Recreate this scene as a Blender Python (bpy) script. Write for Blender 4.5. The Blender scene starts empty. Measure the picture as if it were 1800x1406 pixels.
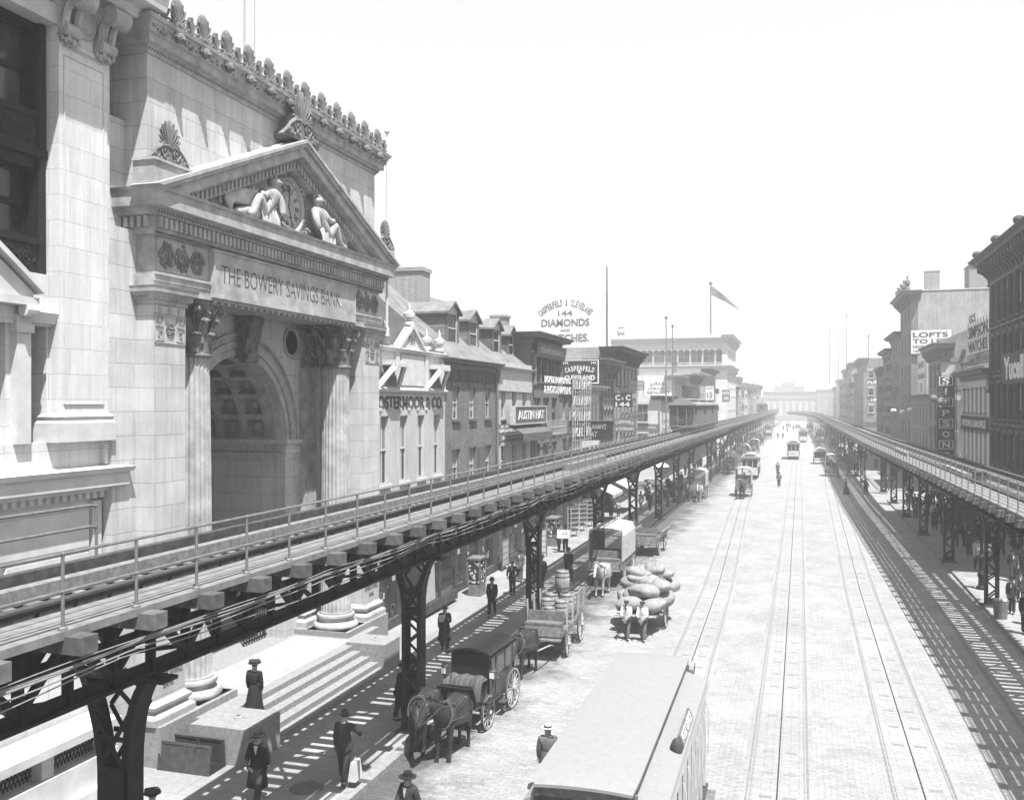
import bpy, math, random
from mathutils import Matrix, Vector
R = math.radians
PI = math.pi
scene = bpy.context.scene
col = scene.collection
random.seed(5)

# ---------------- camera, sky, sun, exposure ----------------
cam = bpy.data.cameras.new('camera')
cam.sensor_width = 36.0
cam.lens = 33.0
cam.shift_y = -7.0 / 1800.0 * -1.0
cam.clip_start = 0.1
cam.clip_end = 4000.0
camo = bpy.data.objects.new('camera', cam)
col.objects.link(camo)
camo.location = (0, 0, 9.5)
camo.rotation_euler = (R(90), 0, math.atan(507 / 1650))
scene.camera = camo

SUN = Vector((-0.29, 0.33, -1.0)).normalized()          # direction the light travels
w = bpy.data.worlds.new('World')
scene.world = w
w.use_nodes = True
wn = w.node_tree
bg = wn.nodes['Background']
sky = wn.nodes.new('ShaderNodeTexSky')
sky.sky_type = 'NISHITA'
sky.sun_disc = False
sky.sun_elevation = math.asin(-SUN.z)
sky.sun_rotation = math.atan2(-SUN.x, -SUN.y)
sky.dust_density = 4.0
bw = wn.nodes.new('ShaderNodeSeparateColor')            # a black-and-white plate sees only the blue of the sky
wn.links.new(sky.outputs[0], bw.inputs[0])
pw = wn.nodes.new('ShaderNodeMath'); pw.operation = 'POWER'; pw.inputs[1].default_value = 0.25
wn.links.new(bw.outputs[2], pw.inputs[0])
ml = wn.nodes.new('ShaderNodeMath'); ml.operation = 'MULTIPLY'; ml.inputs[1].default_value = 3.25    # bright thin summer haze, nearly even
wn.links.new(pw.outputs[0], ml.inputs[0])
wn.links.new(ml.outputs[0], bg.inputs[0])
bg.inputs[1].default_value = 0.085
sl = bpy.data.lights.new('sun', 'SUN')
sl.energy = 5.0
sl.angle = R(0.5)
so = bpy.data.objects.new('sun', sl)
col.objects.link(so)
so.rotation_euler = SUN.to_track_quat('-Z', 'Y').to_euler()
so.location = (30, -30, 80)
scene.view_settings.view_transform = 'Standard'
scene.view_settings.look = 'None'
scene.view_settings.gamma = 1.0
scene.view_settings.use_curve_mapping = False
scene.view_settings.exposure = 1.3
scene.cycles.max_bounces = 6
scene.cycles.diffuse_bounces = 3
scene.cycles.volume_bounces = 1
scene.cycles.caustics_reflective = False
scene.cycles.caustics_refractive = False

# ---------------- materials (all procedural, all grey) ----------------
KAL = 0.74
def _base(name, rough=0.8, metal=0.0):
    m = bpy.data.materials.new(name)
    m.use_nodes = True
    nt = m.node_tree
    b = nt.nodes['Principled BSDF']
    b.inputs['Roughness'].default_value = rough
    b.inputs['Metallic'].default_value = metal
    b.inputs['Specular IOR Level'].default_value = 0.5 if rough < 0.36 or metal > 0 else 0.12
    return m, nt, b

def N(nt, t, **kw):
    n = nt.nodes.new(t)
    for k, v in kw.items():
        setattr(n, k, v)
    return n

def G(v):
    return (v, v, v, 1.0)

def _noise(nt, vec, scale, detail=4.0, rough=0.6):
    n = N(nt, 'ShaderNodeTexNoise')
    n.inputs['Scale'].default_value = scale
    n.inputs['Detail'].default_value = detail
    n.inputs['Roughness'].default_value = rough
    if vec is not None:
        nt.links.new(vec, n.inputs['Vector'])
    return n.outputs['Fac']

def _map(nt, fac, a, b, lo, hi):
    n = N(nt, 'ShaderNodeMapRange')
    n.inputs[1].default_value = a
    n.inputs[2].default_value = b
    n.inputs[3].default_value = lo
    n.inputs[4].default_value = hi
    nt.links.new(fac, n.inputs[0])
    return n.outputs[0]

def _mul(nt, a, b, op='MULTIPLY'):
    n = N(nt, 'ShaderNodeMath', operation=op)
    for i, x in enumerate((a, b)):
        if isinstance(x, (int, float)):
            n.inputs[i].default_value = x
        else:
            nt.links.new(x, n.inputs[i])
    return n.outputs[0]

def _scl(nt, vec, s):
    n = N(nt, 'ShaderNodeVectorMath', operation='MULTIPLY')
    nt.links.new(vec, n.inputs[0])
    n.inputs[1].default_value = s
    return n.outputs[0]

def _bump(nt, b, h, strength, dist):
    n = N(nt, 'ShaderNodeBump')
    n.inputs['Strength'].default_value = strength
    n.inputs['Distance'].default_value = dist
    nt.links.new(h, n.inputs['Height'])
    nt.links.new(n.outputs[0], b.inputs['Normal'])

def _wallvec(nt, sc):
    """(x+y, z) so that a brick pattern runs level round both kinds of wall"""
    t = N(nt, 'ShaderNodeTexCoord')
    s = N(nt, 'ShaderNodeSeparateXYZ')
    nt.links.new(t.outputs['Object'], s.inputs[0])
    c = N(nt, 'ShaderNodeCombineXYZ')
    nt.links.new(_mul(nt, s.outputs[0], s.outputs[1], 'ADD'), c.inputs[0])
    nt.links.new(s.outputs[2], c.inputs[1])
    return t.outputs['Object'], c.outputs[0]

_mc = {}
def plain(name, v, rough=0.8, metal=0.0, ns=3.0, na=0.25, bump=0.0, rnd=0.0):
    if name in _mc: return _mc[name]
    v = v * KAL
    m, nt, b = _base(name, rough, metal)
    t = N(nt, 'ShaderNodeTexCoord')
    f = _noise(nt, t.outputs['Object'], ns)
    f = _map(nt, f, 0.3, 0.7, v * (1 - na), v * (1 + na))
    if rnd:
        oi = N(nt, 'ShaderNodeObjectInfo')
        f = _mul(nt, f, _map(nt, oi.outputs['Random'], 0, 1, 1 - rnd, 1 + rnd))
    nt.links.new(f, b.inputs['Base Color'])
    if bump:
        _bump(nt, b, _noise(nt, t.outputs['Object'], ns * 6), 0.6, bump)
    _mc[name] = m
    return m

def masonry(name, v, bw_, bh, mortar=0.012, mv=0.75, var=0.12, rough=0.85, stain=0.25, bump=0.004, streak=0.2):
    if name in _mc: return _mc[name]
    v = v * KAL
    m, nt, b = _base(name, rough)
    obj, vec = _wallvec(nt, 1)
    br = N(nt, 'ShaderNodeTexBrick')
    br.inputs['Scale'].default_value = 1.0
    br.inputs['Brick Width'].default_value = bw_
    br.inputs['Row Height'].default_value = bh
    br.inputs['Mortar Size'].default_value = mortar
    br.inputs['Mortar Smooth'].default_value = 0.3
    br.inputs['Color1'].default_value = G(1 - var)
    br.inputs['Color2'].default_value = G(1 + var)
    br.inputs['Mortar'].default_value = G(mv)
    br.inputs['Bias'].default_value = 0.0
    nt.links.new(vec, br.inputs['Vector'])
    f = _mul(nt, br.outputs['Color'], v)
    n1 = _map(nt, _noise(nt, obj, 0.7, 5), 0.3, 0.7, 1 - stain, 1 + stain * 0.6)
    n2 = _map(nt, _noise(nt, _scl(nt, obj, (3.0, 3.0, 0.25)), 1.5, 5, 0.7), 0.35, 0.7, 1 - streak, 1 + streak * 0.4)
    n3 = _map(nt, _noise(nt, obj, 25, 3), 0.3, 0.7, 0.92, 1.08)
    f = _mul(nt, _mul(nt, _mul(nt, f, n1), n2), n3)
    nt.links.new(f, b.inputs['Base Color'])
    if bump:
        h = _mul(nt, _map(nt, br.outputs['Fac'], 0, 1, 1, 0), _mul(nt, _noise(nt, obj, 30, 2), 0.3), 'ADD')
        _bump(nt, b, h, 0.7, bump)
    _mc[name] = m
    return m

def paving(name, v, bw_, bh, mortar, mv, gutter=False, var=0.2, patch=0.4, ps=0.25, bump=0.02, rough=0.8, dark=0.0):
    v = v * KAL
    m, nt, b = _base(name, rough)
    t = N(nt, 'ShaderNodeTexCoord')
    obj = t.outputs['Object']
    wob = N(nt, 'ShaderNodeTexNoise'); wob.inputs['Scale'].default_value = 1.3
    nt.links.new(obj, wob.inputs['Vector'])
    ad = N(nt, 'ShaderNodeVectorMath', operation='MULTIPLY_ADD')
    nt.links.new(wob.outputs['Color'], ad.inputs[0]); ad.inputs[1].default_value = (.06, .06, 0)
    nt.links.new(obj, ad.inputs[2])
    vec = ad.outputs[0]
    br = N(nt, 'ShaderNodeTexBrick')
    br.inputs['Scale'].default_value = 1.0
    br.inputs['Brick Width'].default_value = bw_
    br.inputs['Row Height'].default_value = bh
    br.inputs['Mortar Size'].default_value = mortar
    br.inputs['Mortar Smooth'].default_value = 0.6
    br.inputs['Color1'].default_value = G(1 - var)
    br.inputs['Color2'].default_value = G(1 + var)
    br.inputs['Mortar'].default_value = G(mv)
    nt.links.new(vec, br.inputs['Vector'])
    f = _mul(nt, br.outputs['Color'], v)
    n1 = _map(nt, _noise(nt, obj, ps, 6, 0.65), 0.35, 0.65, 1 - patch, 1 + patch * 0.35)
    n2 = _map(nt, _noise(nt, obj, 6, 5, 0.7), 0.3, 0.7, 0.82, 1.12)
    f = _mul(nt, _mul(nt, f, n1), n2)
    if gutter:      # damp dung-stained strip along the left kerb, scattered droppings
        sx = N(nt, 'ShaderNodeSeparateXYZ'); nt.links.new(obj, sx.inputs[0])
        e = _mul(nt, sx.outputs[0], _mul(nt, _noise(nt, obj, .55, 6, .75), 7.0), 'SUBTRACT')
        f = _mul(nt, f, _map(nt, e, -13.2, -11.6, .34, 1.0))
        f = _mul(nt, f, _map(nt, _noise(nt, obj, 1.1, 8, .8), .60, .68, 1.0, .5))
    nt.links.new(f, b.inputs['Base Color'])
    h = _mul(nt, _map(nt, br.outputs['Fac'], 0, 1, 1, 0), _mul(nt, _noise(nt, obj, 20, 2), 0.5), 'ADD')
    _bump(nt, b, h, 0.8, bump)
    return m

def planks(name, v, wd=0.2, axis=0, rough=0.8, gap=0.35, grain=0.25):
    """boards side by side along one axis with dark gaps"""
    if name in _mc: return _mc[name]
    v = v * KAL
    m, nt, b = _base(name, rough)
    t = N(nt, 'ShaderNodeTexCoord')
    s = N(nt, 'ShaderNodeSeparateXYZ')
    nt.links.new(t.outputs['Object'], s.inputs[0])
    c = _mul(nt, s.outputs[axis], 1 / wd)
    fr = N(nt, 'ShaderNodeMath', operation='FRACT'); nt.links.new(c, fr.inputs[0])
    d = _mul(nt, fr.outputs[0], 0.5, 'SUBTRACT')
    ab = N(nt, 'ShaderNodeMath', operation='ABSOLUTE'); nt.links.new(d, ab.inputs[0])
    g = _map(nt, ab.outputs[0], 0.44, 0.48, 1, gap)
    fl = N(nt, 'ShaderNodeMath', operation='FLOOR'); nt.links.new(c, fl.inputs[0])
    wn_ = N(nt, 'ShaderNodeTexWhiteNoise', noise_dimensions='1D'); nt.links.new(fl.outputs[0], wn_.inputs['W'])
    f = _mul(nt, g, _map(nt, wn_.outputs['Value'], 0, 1, v * .85, v * 1.15))
    f = _mul(nt, f, _map(nt, _noise(nt, t.outputs['Object'], 4, 6, .7), .3, .7, 1 - grain, 1 + grain))
    nt.links.new(f, b.inputs['Base Color'])
    _mc[name] = m
    return m

def glass(name, v=0.03, rough=0.08):
    if name in _mc: return _mc[name]
    m, nt, b = _base(name, rough)
    t = N(nt, 'ShaderNodeTexCoord')
    oi = N(nt, 'ShaderNodeObjectInfo')
    f = _map(nt, _noise(nt, t.outputs['Object'], 1.5), .3, .7, v * .5, v * 1.6)
    f = _mul(nt, f, _map(nt, oi.outputs['Random'], 0, 1, .5, 1.8))
    nt.links.new(f, b.inputs['Base Color'])
    _bump(nt, b, _noise(nt, t.outputs['Object'], 1.2, 1), .2, .02)
    _mc[name] = m
    return m

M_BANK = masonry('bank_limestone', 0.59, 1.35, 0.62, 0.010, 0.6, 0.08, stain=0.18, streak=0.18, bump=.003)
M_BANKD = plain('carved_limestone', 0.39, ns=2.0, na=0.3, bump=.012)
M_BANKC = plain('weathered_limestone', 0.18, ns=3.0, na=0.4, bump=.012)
M_INC = plain('incised_letter', 0.10)
M_LEFT = masonry('smooth_ashlar', 0.72, 1.3, 0.6, 0.009, 0.68, 0.06, stain=0.12, streak=0.14, bump=.003)
M_LEFTD = plain('pale_trim_stone', 0.6, ns=1.5, na=0.15)
M_IRONWIN = plain('dark_painted_iron', 0.018, 0.5, ns=4)
M_STEP = plain('granite_steps', 0.28, ns=8, na=0.2)
M_MARBLE = plain('pale_marble_floor', 0.38, 0.5, ns=2, na=0.12)
M_WALKL = paving('flagstone_pavement', 0.32, 2.2, 1.6, 0.012, 0.6, var=0.06, patch=0.22, ps=.35, bump=.004)
M_CURB = plain('granite_kerb', 0.27, ns=6, na=0.25)
M_COB = paving('granite_setts', 0.335, 0.30, 0.135, 0.010, 0.78, gutter=True, var=0.10, patch=0.17, ps=.45, bump=.011)
M_TRACKBED = paving('worn_track_paving', 0.335, 0.45, 0.14, 0.010, 0.7, var=0.06, patch=0.16, ps=.2, bump=.008)
M_RAIL = plain('worn_rail_steel', 0.24, 0.45, 0.3, ns=5)
M_SLOT = plain('dark_cable_slot', 0.03, 0.6)
M_IRON = plain('dark_riveted_iron', 0.016, 0.55, ns=5, na=0.4)
M_IRON2 = plain('lighter_riveted_iron', 0.07, 0.5, ns=5, na=0.3)
M_BEAM = plain('squared_beam_wood', 0.13, ns=7, na=0.3, rnd=.25)
M_TIE = plain('weathered_tie_wood', 0.22, ns=7, na=0.35, rnd=.25)
M_TIMB = plain('dark_guard_timber', 0.075, ns=5, na=0.4)
M_PLANK = plain('grey_walkway_plank', 0.20, ns=5, na=0.25)
M_PIPE = plain('pale_iron_pipe', 0.22, 0.45, 0.4, ns=6)
M_CABLE = plain('cable_sheath', 0.22, 0.6, ns=6)
M_GLASS = glass('window_glass', 0.03)
M_SHADE = plain('pale_window_blind', 0.3, ns=2, na=.15, rnd=.35)
M_WHITE = plain('white_paint', 0.56, 0.6, ns=4, na=0.1)
M_CREAM = masonry('white_painted_brick', 0.58, 0.22, 0.075, 0.008, 0.85, 0.05, stain=.12, streak=.2, bump=.002)
M_CREAMS = plain('pale_stucco', 0.60, ns=2, na=0.12)
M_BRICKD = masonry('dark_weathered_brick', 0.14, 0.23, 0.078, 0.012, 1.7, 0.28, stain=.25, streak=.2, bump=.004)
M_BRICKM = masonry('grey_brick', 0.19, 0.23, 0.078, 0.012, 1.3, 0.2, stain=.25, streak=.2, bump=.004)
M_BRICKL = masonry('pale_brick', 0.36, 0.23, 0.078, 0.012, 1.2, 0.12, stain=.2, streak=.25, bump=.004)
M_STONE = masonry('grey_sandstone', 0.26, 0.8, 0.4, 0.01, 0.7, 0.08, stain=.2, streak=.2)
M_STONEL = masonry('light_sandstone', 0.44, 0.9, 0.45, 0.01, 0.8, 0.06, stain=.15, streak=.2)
M_PALEB = masonry('pale_block_stone', 0.66, 1.0, 0.5, 0.01, 0.8, 0.05, stain=.12, streak=.15)
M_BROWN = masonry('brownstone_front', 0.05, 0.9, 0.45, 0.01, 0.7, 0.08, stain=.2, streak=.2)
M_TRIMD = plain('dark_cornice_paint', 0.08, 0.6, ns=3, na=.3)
M_TRIMM = plain('grey_cornice_paint', 0.17, 0.6, ns=3, na=.25)
M_TRIML = plain('pale_cornice_paint', 0.50, 0.6, ns=3, na=.15)
M_ROOF = plain('grey_roof_felt', 0.19, ns=1.5, na=.3)
M_SHING = planks('weatherboard', 0.22, 0.2, 2)
M_CLAP = planks('vertical_boards', 0.30, 0.22, 1)
M_BLACK = plain('black_lacquer', 0.018, 0.3, ns=6)
M_SIGNB = plain('black_sign_paint', 0.045, 0.6)
M_SIGNG = plain('grey_sign_paint', 0.13, 0.6)
M_SIGNW = plain('white_sign_paint', 0.74, 0.7, ns=2, na=.06)
M_LETD = plain('dark_letter_paint', 0.08, 0.7)
M_LETM = plain('mid_letter_paint', 0.2, 0.7)
M_WOOD = plain('cart_wood', 0.16, 0.7, ns=6, na=.4)
M_WOODL = plain('pale_cart_wood', 0.38, 0.7, ns=6, na=.3)
M_BARREL = planks('barrel_staves', 0.30, 0.1, 0, grain=.3)
M_WHEEL = plain('dusty_wheel_paint', 0.34, 0.7, ns=8, na=.3)
M_CANVAS = plain('pale_canvas', 0.46, 0.9, ns=3, na=.2, bump=.01)
M_CANVD = plain('dark_canvas', 0.12, 0.9, ns=3, na=.35, bump=.01)
M_SACK = plain('burlap_sack', 0.26, 0.95, ns=5, na=.25, bump=.01)
M_LEATHER = plain('harness_leather', 0.10, 0.4, ns=8)
M_HORSE = plain('dark_bay_coat', 0.035, 0.38, ns=3, na=.4)
M_HORSEW = plain('white_horse_coat', 0.36, 0.6, ns=3, na=.2)
M_HORSEB = plain('brown_horse_coat', 0.11, 0.4, ns=3, na=.3)
M_MANE = plain('black_mane', 0.02, 0.6)
M_SKIN = plain('skin', 0.36, 0.6, na=.1)
M_SKIND = plain('tanned_skin', 0.20, 0.6, na=.1)
M_HAIR = plain('dark_hair', 0.03, 0.6)
M_CLOTH = [plain('black_wool', 0.022, 0.9, na=.3), plain('charcoal_wool', 0.05, 0.9, na=.3), plain('grey_wool', 0.13, 0.9, na=.2),
           plain('pale_linen', 0.42, 0.9, na=.12), plain('white_cotton', 0.68, 0.9, na=.06)]
M_TRAMROOF = plain('dusty_tram_roof', 0.265, 0.75, ns=9, na=.07)
M_TRAMW = plain('pale_tram_paint', 0.56, 0.5, ns=3, na=.12)
M_TRAMD = plain('dark_tram_paint', 0.07, 0.4, ns=3, na=.2)
M_TRAIN = plain('train_car_paint', 0.17, 0.5, ns=3, na=.15)
M_BLANKET = planks('striped_blanket', 0.07, 0.14, 1, rough=.9, gap=2.6)
M_MANHOLE = plain('manhole_iron', 0.16, 0.6)
M_PAPER = plain('newsprint', 0.48, 0.9, na=.1)
M_GLOBE = plain('milk_glass', 0.75, 0.3, na=.05)
M_DIRT = plain('bare_ground', 0.25, ns=.3)

# ---------------- mesh builder ----------------
class MB:
    def __init__(s):
        s.v = []; s.f = []; s.mi = []; s.i = 0
    def add(s, vs, fs, M=None):
        n = len(s.v)
        if M is not None:
            s.v += [tuple(M @ Vector(p)) for p in vs]
        else:
            s.v += [tuple(p) for p in vs]
        s.f += [tuple(n + k for k in f) for f in fs]
        s.mi += [s.i] * len(fs)
        return s
    def mat(s, i):
        s.i = i
        return s
    def box(s, x0, x1, y0, y1, z0, z1, M=None):
        vs = [(x0, y0, z0), (x1, y0, z0), (x1, y1, z0), (x0, y1, z0), (x0, y0, z1), (x1, y0, z1), (x1, y1, z1), (x0, y1, z1)]
        fs = [(0, 3, 2, 1), (4, 5, 6, 7), (0, 1, 5, 4), (1, 2, 6, 5), (2, 3, 7, 6), (3, 0, 4, 7)]
        return s.add(vs, fs, M)
    def prism(s, pts, axis, a, b, M=None):
        n = len(pts)
        if axis == 'y':
            A = [(p[0], a, p[1]) for p in pts]; B = [(p[0], b, p[1]) for p in pts]
        elif axis == 'x':
            A = [(a, p[0], p[1]) for p in pts]; B = [(b, p[0], p[1]) for p in pts]
        else:
            A = [(p[0], p[1], a) for p in pts]; B = [(p[0], p[1], b) for p in pts]
        fs = [tuple(range(n))[::-1], tuple(range(n, 2 * n))]
        for i in range(n):
            j = (i + 1) % n
            fs.append((i, j, n + j, n + i))
        return s.add(A + B, fs, M)
    def lathe(s, prof, c=(0, 0, 0), n=16, M=None, flute=0, fd=0.06, caps=True, a0=0, a1=2 * PI):
        vs = []; fs = []
        m = n
        for r, z in prof:
            for k in range(m):
                a = a0 + (a1 - a0) * k / m
                rr = r
                if flute:
                    ph = (k * flute / m) % 1.0
                    rr = r * (1 - fd * abs(math.sin(PI * ph)) ** 0.7)
                vs.append((c[0] + rr * math.cos(a), c[1] + rr * math.sin(a), c[2] + z))
        for i in range(len(prof) - 1):
            for k in range(m):
                k2 = (k + 1) % m
                fs.append((i * m + k, i * m + k2, (i + 1) * m + k2, (i + 1) * m + k))
        if caps:
            fs.append(tuple(range(m))[::-1])
            fs.append(tuple(range((len(prof) - 1) * m, len(prof) * m)))
        return s.add(vs, fs, M)
    def tube(s, path, r, n=6, M=None, flat=None):
        P = [Vector(p) for p in path]
        rs = r if isinstance(r, (list, tuple)) else [r] * len(P)
        vs = []; fs = []
        prev = None
        for i, p in enumerate(P):
            d = (P[min(i + 1, len(P) - 1)] - P[max(i - 1, 0)])
            if d.length < 1e-9: d = Vector((0, 0, 1))
            d.normalize()
            if prev is None:
                up = Vector((0, 0, 1)) if abs(d.z) < 0.9 else Vector((1, 0, 0))
                a = d.cross(up).normalized()
            else:
                a = (prev - d * prev.dot(d))
                a = a.normalized() if a.length > 1e-6 else d.cross(Vector((0, 0, 1))).normalized()
            prev = a
            b = d.cross(a)
            for k in range(n):
                t = 2 * PI * k / n
                fl = flat or (1, 1)
                vs.append(p + a * math.cos(t) * rs[i] * fl[0] + b * math.sin(t) * rs[i] * fl[1])
        for i in range(len(P) - 1):
            for k in range(n):
                k2 = (k + 1) % n
                fs.append((i * n + k, i * n + k2, (i + 1) * n + k2, (i + 1) * n + k))
        fs.append(tuple(range(n))[::-1])
        fs.append(tuple(range((len(P) - 1) * n, len(P) * n)))
        return s.add(vs, fs, M)
    def bar(s, p, q, w_, h_, up=(0, 0, 1), M=None):
        p = Vector(p); q = Vector(q); d = (q - p); L = d.length
        if L < 1e-6: return s
        d.normalize(); up = Vector(up)
        if abs(d.dot(up)) > 0.98: up = Vector((1, 0, 0))
        a = d.cross(up).normalized(); b = a.cross(d)
        vs = []
        for e in (p, q):
            for sx, sy in ((-1, -1), (1, -1), (1, 1), (-1, 1)):
                vs.append(e + a * sx * w_ / 2 + b * sy * h_ / 2)
        fs = [(0, 3, 2, 1), (4, 5, 6, 7), (0, 1, 5, 4), (1, 2, 6, 5), (2, 3, 7, 6), (3, 0, 4, 7)]
        return s.add(vs, fs, M)
    def ball(s, c, r, nu=10, nv=7, M=None, top=PI):
        rx, ry, rz = r if isinstance(r, (tuple, list)) else (r, r, r)
        vs = [(c[0], c[1], c[2] + rz)]; fs = []
        for i in range(1, nv):
            t = top * i / nv
            for k in range(nu):
                a = 2 * PI * k / nu
                vs.append((c[0] + rx * math.sin(t) * math.cos(a), c[1] + ry * math.sin(t) * math.sin(a), c[2] + rz * math.cos(t)))
        vs.append((c[0], c[1], c[2] + rz * math.cos(top)))
        for k in range(nu):
            k2 = (k + 1) % nu
            fs.append((0, 1 + k, 1 + k2))
            for i in range(nv - 2):
                a = 1 + i * nu
                fs.append((a + k, a + nu + k, a + nu + k2, a + k2))
            a = 1 + (nv - 2) * nu
            fs.append((a + k, len(vs) - 1, a + k2))
        return s.add(vs, fs, M)
    def sweep(s, prof, path, closed=False):
        """moulding: prof (out, z) closed polygon; path in plan, outwards = right of travel"""
        P = [Vector((p[0], p[1])) for p in path]
        n = len(P); rings = []
        for i in range(n):
            if closed:
                a = P[(i - 1) % n]; b = P[i]; c_ = P[(i + 1) % n]
            else:
                a = P[max(i - 1, 0)]; b = P[i]; c_ = P[min(i + 1, n - 1)]
            d1 = (b - a) if (b - a).length > 1e-9 else (c_ - b)
            d2 = (c_ - b) if (c_ - b).length > 1e-9 else (b - a)
            d1 = d1.normalized(); d2 = d2.normalized()
            n1 = Vector((d1.y, -d1.x)); n2 = Vector((d2.y, -d2.x))
            m = n1 + n2
            m = m / max(0.2, m.dot(n1)) if m.length > 1e-6 else n1
            rings.append([(b.x + m.x * o, b.y + m.y * o, z) for o, z in prof])
        k = len(prof); vs = [v for r in rings for v in r]; fs = []
        segs = n if closed else n - 1
        for i in range(segs):
            j = (i + 1) % n
            for q in range(k):
                q2 = (q + 1) % k
                fs.append((i * k + q, i * k + q2, j * k + q2, j * k + q))
        if not closed:
            fs.append(tuple(range(k))[::-1]); fs.append(tuple(range((n - 1) * k, n * k)))
        return s.add(vs, fs)
    def mesh(s, name, mats, smooth=False):
        me = bpy.data.meshes.new(name)
        me.from_pydata(s.v, [], s.f)
        if not isinstance(mats, (list, tuple)): mats = [mats]
        for m in mats: me.materials.append(m)
        if len(mats) > 1:
            me.polygons.foreach_set('material_index', s.mi)
        if smooth:
            me.polygons.foreach_set('use_smooth', [True] * len(me.polygons))
            try:
                me.set_sharp_from_angle(angle=R(40 if smooth is True else smooth))
            except Exception:
                pass
        me.update()
        return me
    def build(s, name, mats, parent=None, smooth=False, loc=None, rot=None):
        o = bpy.data.objects.new(name, s.mesh(name, mats, smooth))
        return link(o, parent, loc, rot)

def link(o, parent=None, loc=None, rot=None):
    col.objects.link(o)
    if parent is not None: o.parent = parent
    if loc is not None: o.location = loc
    if rot is not None: o.rotation_euler = (0, 0, rot) if isinstance(rot, (int, float)) else rot
    return o

def tag(o, label=None, cat=None, group=None, kind=None):
    if label: o['label'] = label
    if cat: o['category'] = cat
    if group: o['group'] = group
    if kind: o['kind'] = kind
    return o

def thing(name, loc, rz=0, label=None, cat=None, group=None):
    o = bpy.data.objects.new(name, None)
    o.empty_display_size = 0.3
    link(o, None, loc, rz)
    return tag(o, label, cat, group)

def inst(o, parent, loc, rot=None, name=None):
    c = o.copy() if isinstance(o, bpy.types.Object) else bpy.data.objects.new(name or o.name, o)
    return link(c, parent, loc, rot)

_kids = {}
def copy_tree(o, parent=None, loc=None, rz=None):
    c = o.copy()
    link(c, parent, loc, rz)
    for ch in list(o.children):
        copy_tree(ch, c)
    return c

def place(o, loc, rz, label=None, first=[]):
    """the first use moves the original, later ones copy it with its parts"""
    if o.name not in first:
        first.append(o.name); c = o
        c.location = loc; c.rotation_euler = (0, 0, rz)
    else:
        c = copy_tree(o, None, loc, rz)
    if label: c['label'] = label
    return c

# ---------------- lettering ----------------
_txc = {}
def text_geo(s, size=1.0, off=0.0, depth=0.02, sx=1.0, spacing=1.0):
    key = (s, off, depth, spacing)
    if key not in _txc:
        cu = bpy.data.curves.new('lettering', 'FONT')
        cu.body = s; cu.size = 1.0; cu.extrude = depth / 2; cu.offset = off; cu.resolution_u = 3
        cu.space_character = spacing
        o = bpy.data.objects.new('lettering', cu)
        col.objects.link(o)
        dg = bpy.context.evaluated_depsgraph_get()
        me = bpy.data.meshes.new_from_object(o.evaluated_get(dg))
        vs = [tuple(v.co) for v in me.vertices]; fs = [tuple(p.vertices) for p in me.polygons]
        bpy.data.objects.remove(o); bpy.data.curves.remove(cu); bpy.data.meshes.remove(me)
        _txc[key] = (vs, fs)
    vs, fs = _txc[key]
    return vs, fs

def put_text(mb, s, cy, cz, width, height, x=0.0, mode='wall', off=0.0, depth=0.03, spacing=1.0, tilt=0.0):
    """mode wall: reads along +y on a wall facing +x. mode front: reads along +x on a face towards -y (x is then the y of the face)"""
    vs, fs = text_geo(s, 1.0, off, depth, 1.0, spacing)
    if not vs: return
    x0 = min(v[0] for v in vs); x1 = max(v[0] for v in vs)
    y0 = min(v[1] for v in vs); y1 = max(v[1] for v in vs)
    kx = width / (x1 - x0); ky = height / (y1 - y0)
    out = []
    for v in vs:
        a = (v[0] - (x0 + x1) / 2) * kx; b = (v[1] - (y0 + y1) / 2) * ky; d = v[2]
        b2 = b + a * math.tan(tilt)
        if mode == 'wall': out.append((x + d, cy + a, cz + b2))
        else: out.append((cy + a, x - d, cz + b2))
    mb.add(out, fs)

def arc_text(mb, s, cx, cz, rad, span, h, face, mode='front', off=0.01, depth=0.04, wmul=1.0, down=False):
    """letters set round an arc; (cx, cz) is the arc centre"""
    n = len(s)
    for i, ch in enumerate(s):
        if ch == ' ': continue
        a = -span / 2 + span * (i + 0.5) / n
        vs, fs = text_geo(ch, 1, off, depth)
        if not vs: continue
        x0 = min(v[0] for v in vs); x1 = max(v[0] for v in vs); y0 = min(v[1] for v in vs); y1 = max(v[1] for v in vs)
        wch = span * rad / n * 0.74 * wmul
        if ch in 'I1': wch *= 0.4
        kx = wch / (x1 - x0); ky = h / (y1 - y0)
        ca, sa = math.cos(a), math.sin(a)
        out = []
        for v in vs:
            p = (v[0] - (x0 + x1) / 2) * kx; q = (v[1] - (y0 + y1) / 2) * ky
            X = p * ca + (q + rad) * sa; Z = -p * sa + (q + rad) * ca
            if down:
                X = p * ca - (q - rad) * sa * -1; Z = p * sa + (q - rad) * ca
                X = p * ca - (q - rad) * sa
            if mode == 'front': out.append((cx + X, face - v[2], cz + Z))
            else: out.append((face + v[2], cx + X, cz + Z))
        mb.add(out, fs)
ORD = ['first', 'second', 'third', 'fourth', 'fifth', 'sixth', 'seventh', 'eighth', 'ninth', 'tenth', 'eleventh', 'twelfth', 'thirteenth',
       'fourteenth', 'fifteenth', 'sixteenth', 'seventeenth', 'eighteenth', 'nineteenth', 'twentieth', 'twenty-first', 'twenty-second', 'twenty-third',
       'twenty-fourth', 'twenty-fifth', 'twenty-sixth', 'twenty-seventh', 'twenty-eighth', 'twenty-ninth', 'thirtieth'] + ['thirty-' + a for a in
       ('first', 'second', 'third', 'fourth', 'fifth', 'sixth', 'seventh', 'eighth', 'ninth')] + ['fortieth']

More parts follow.
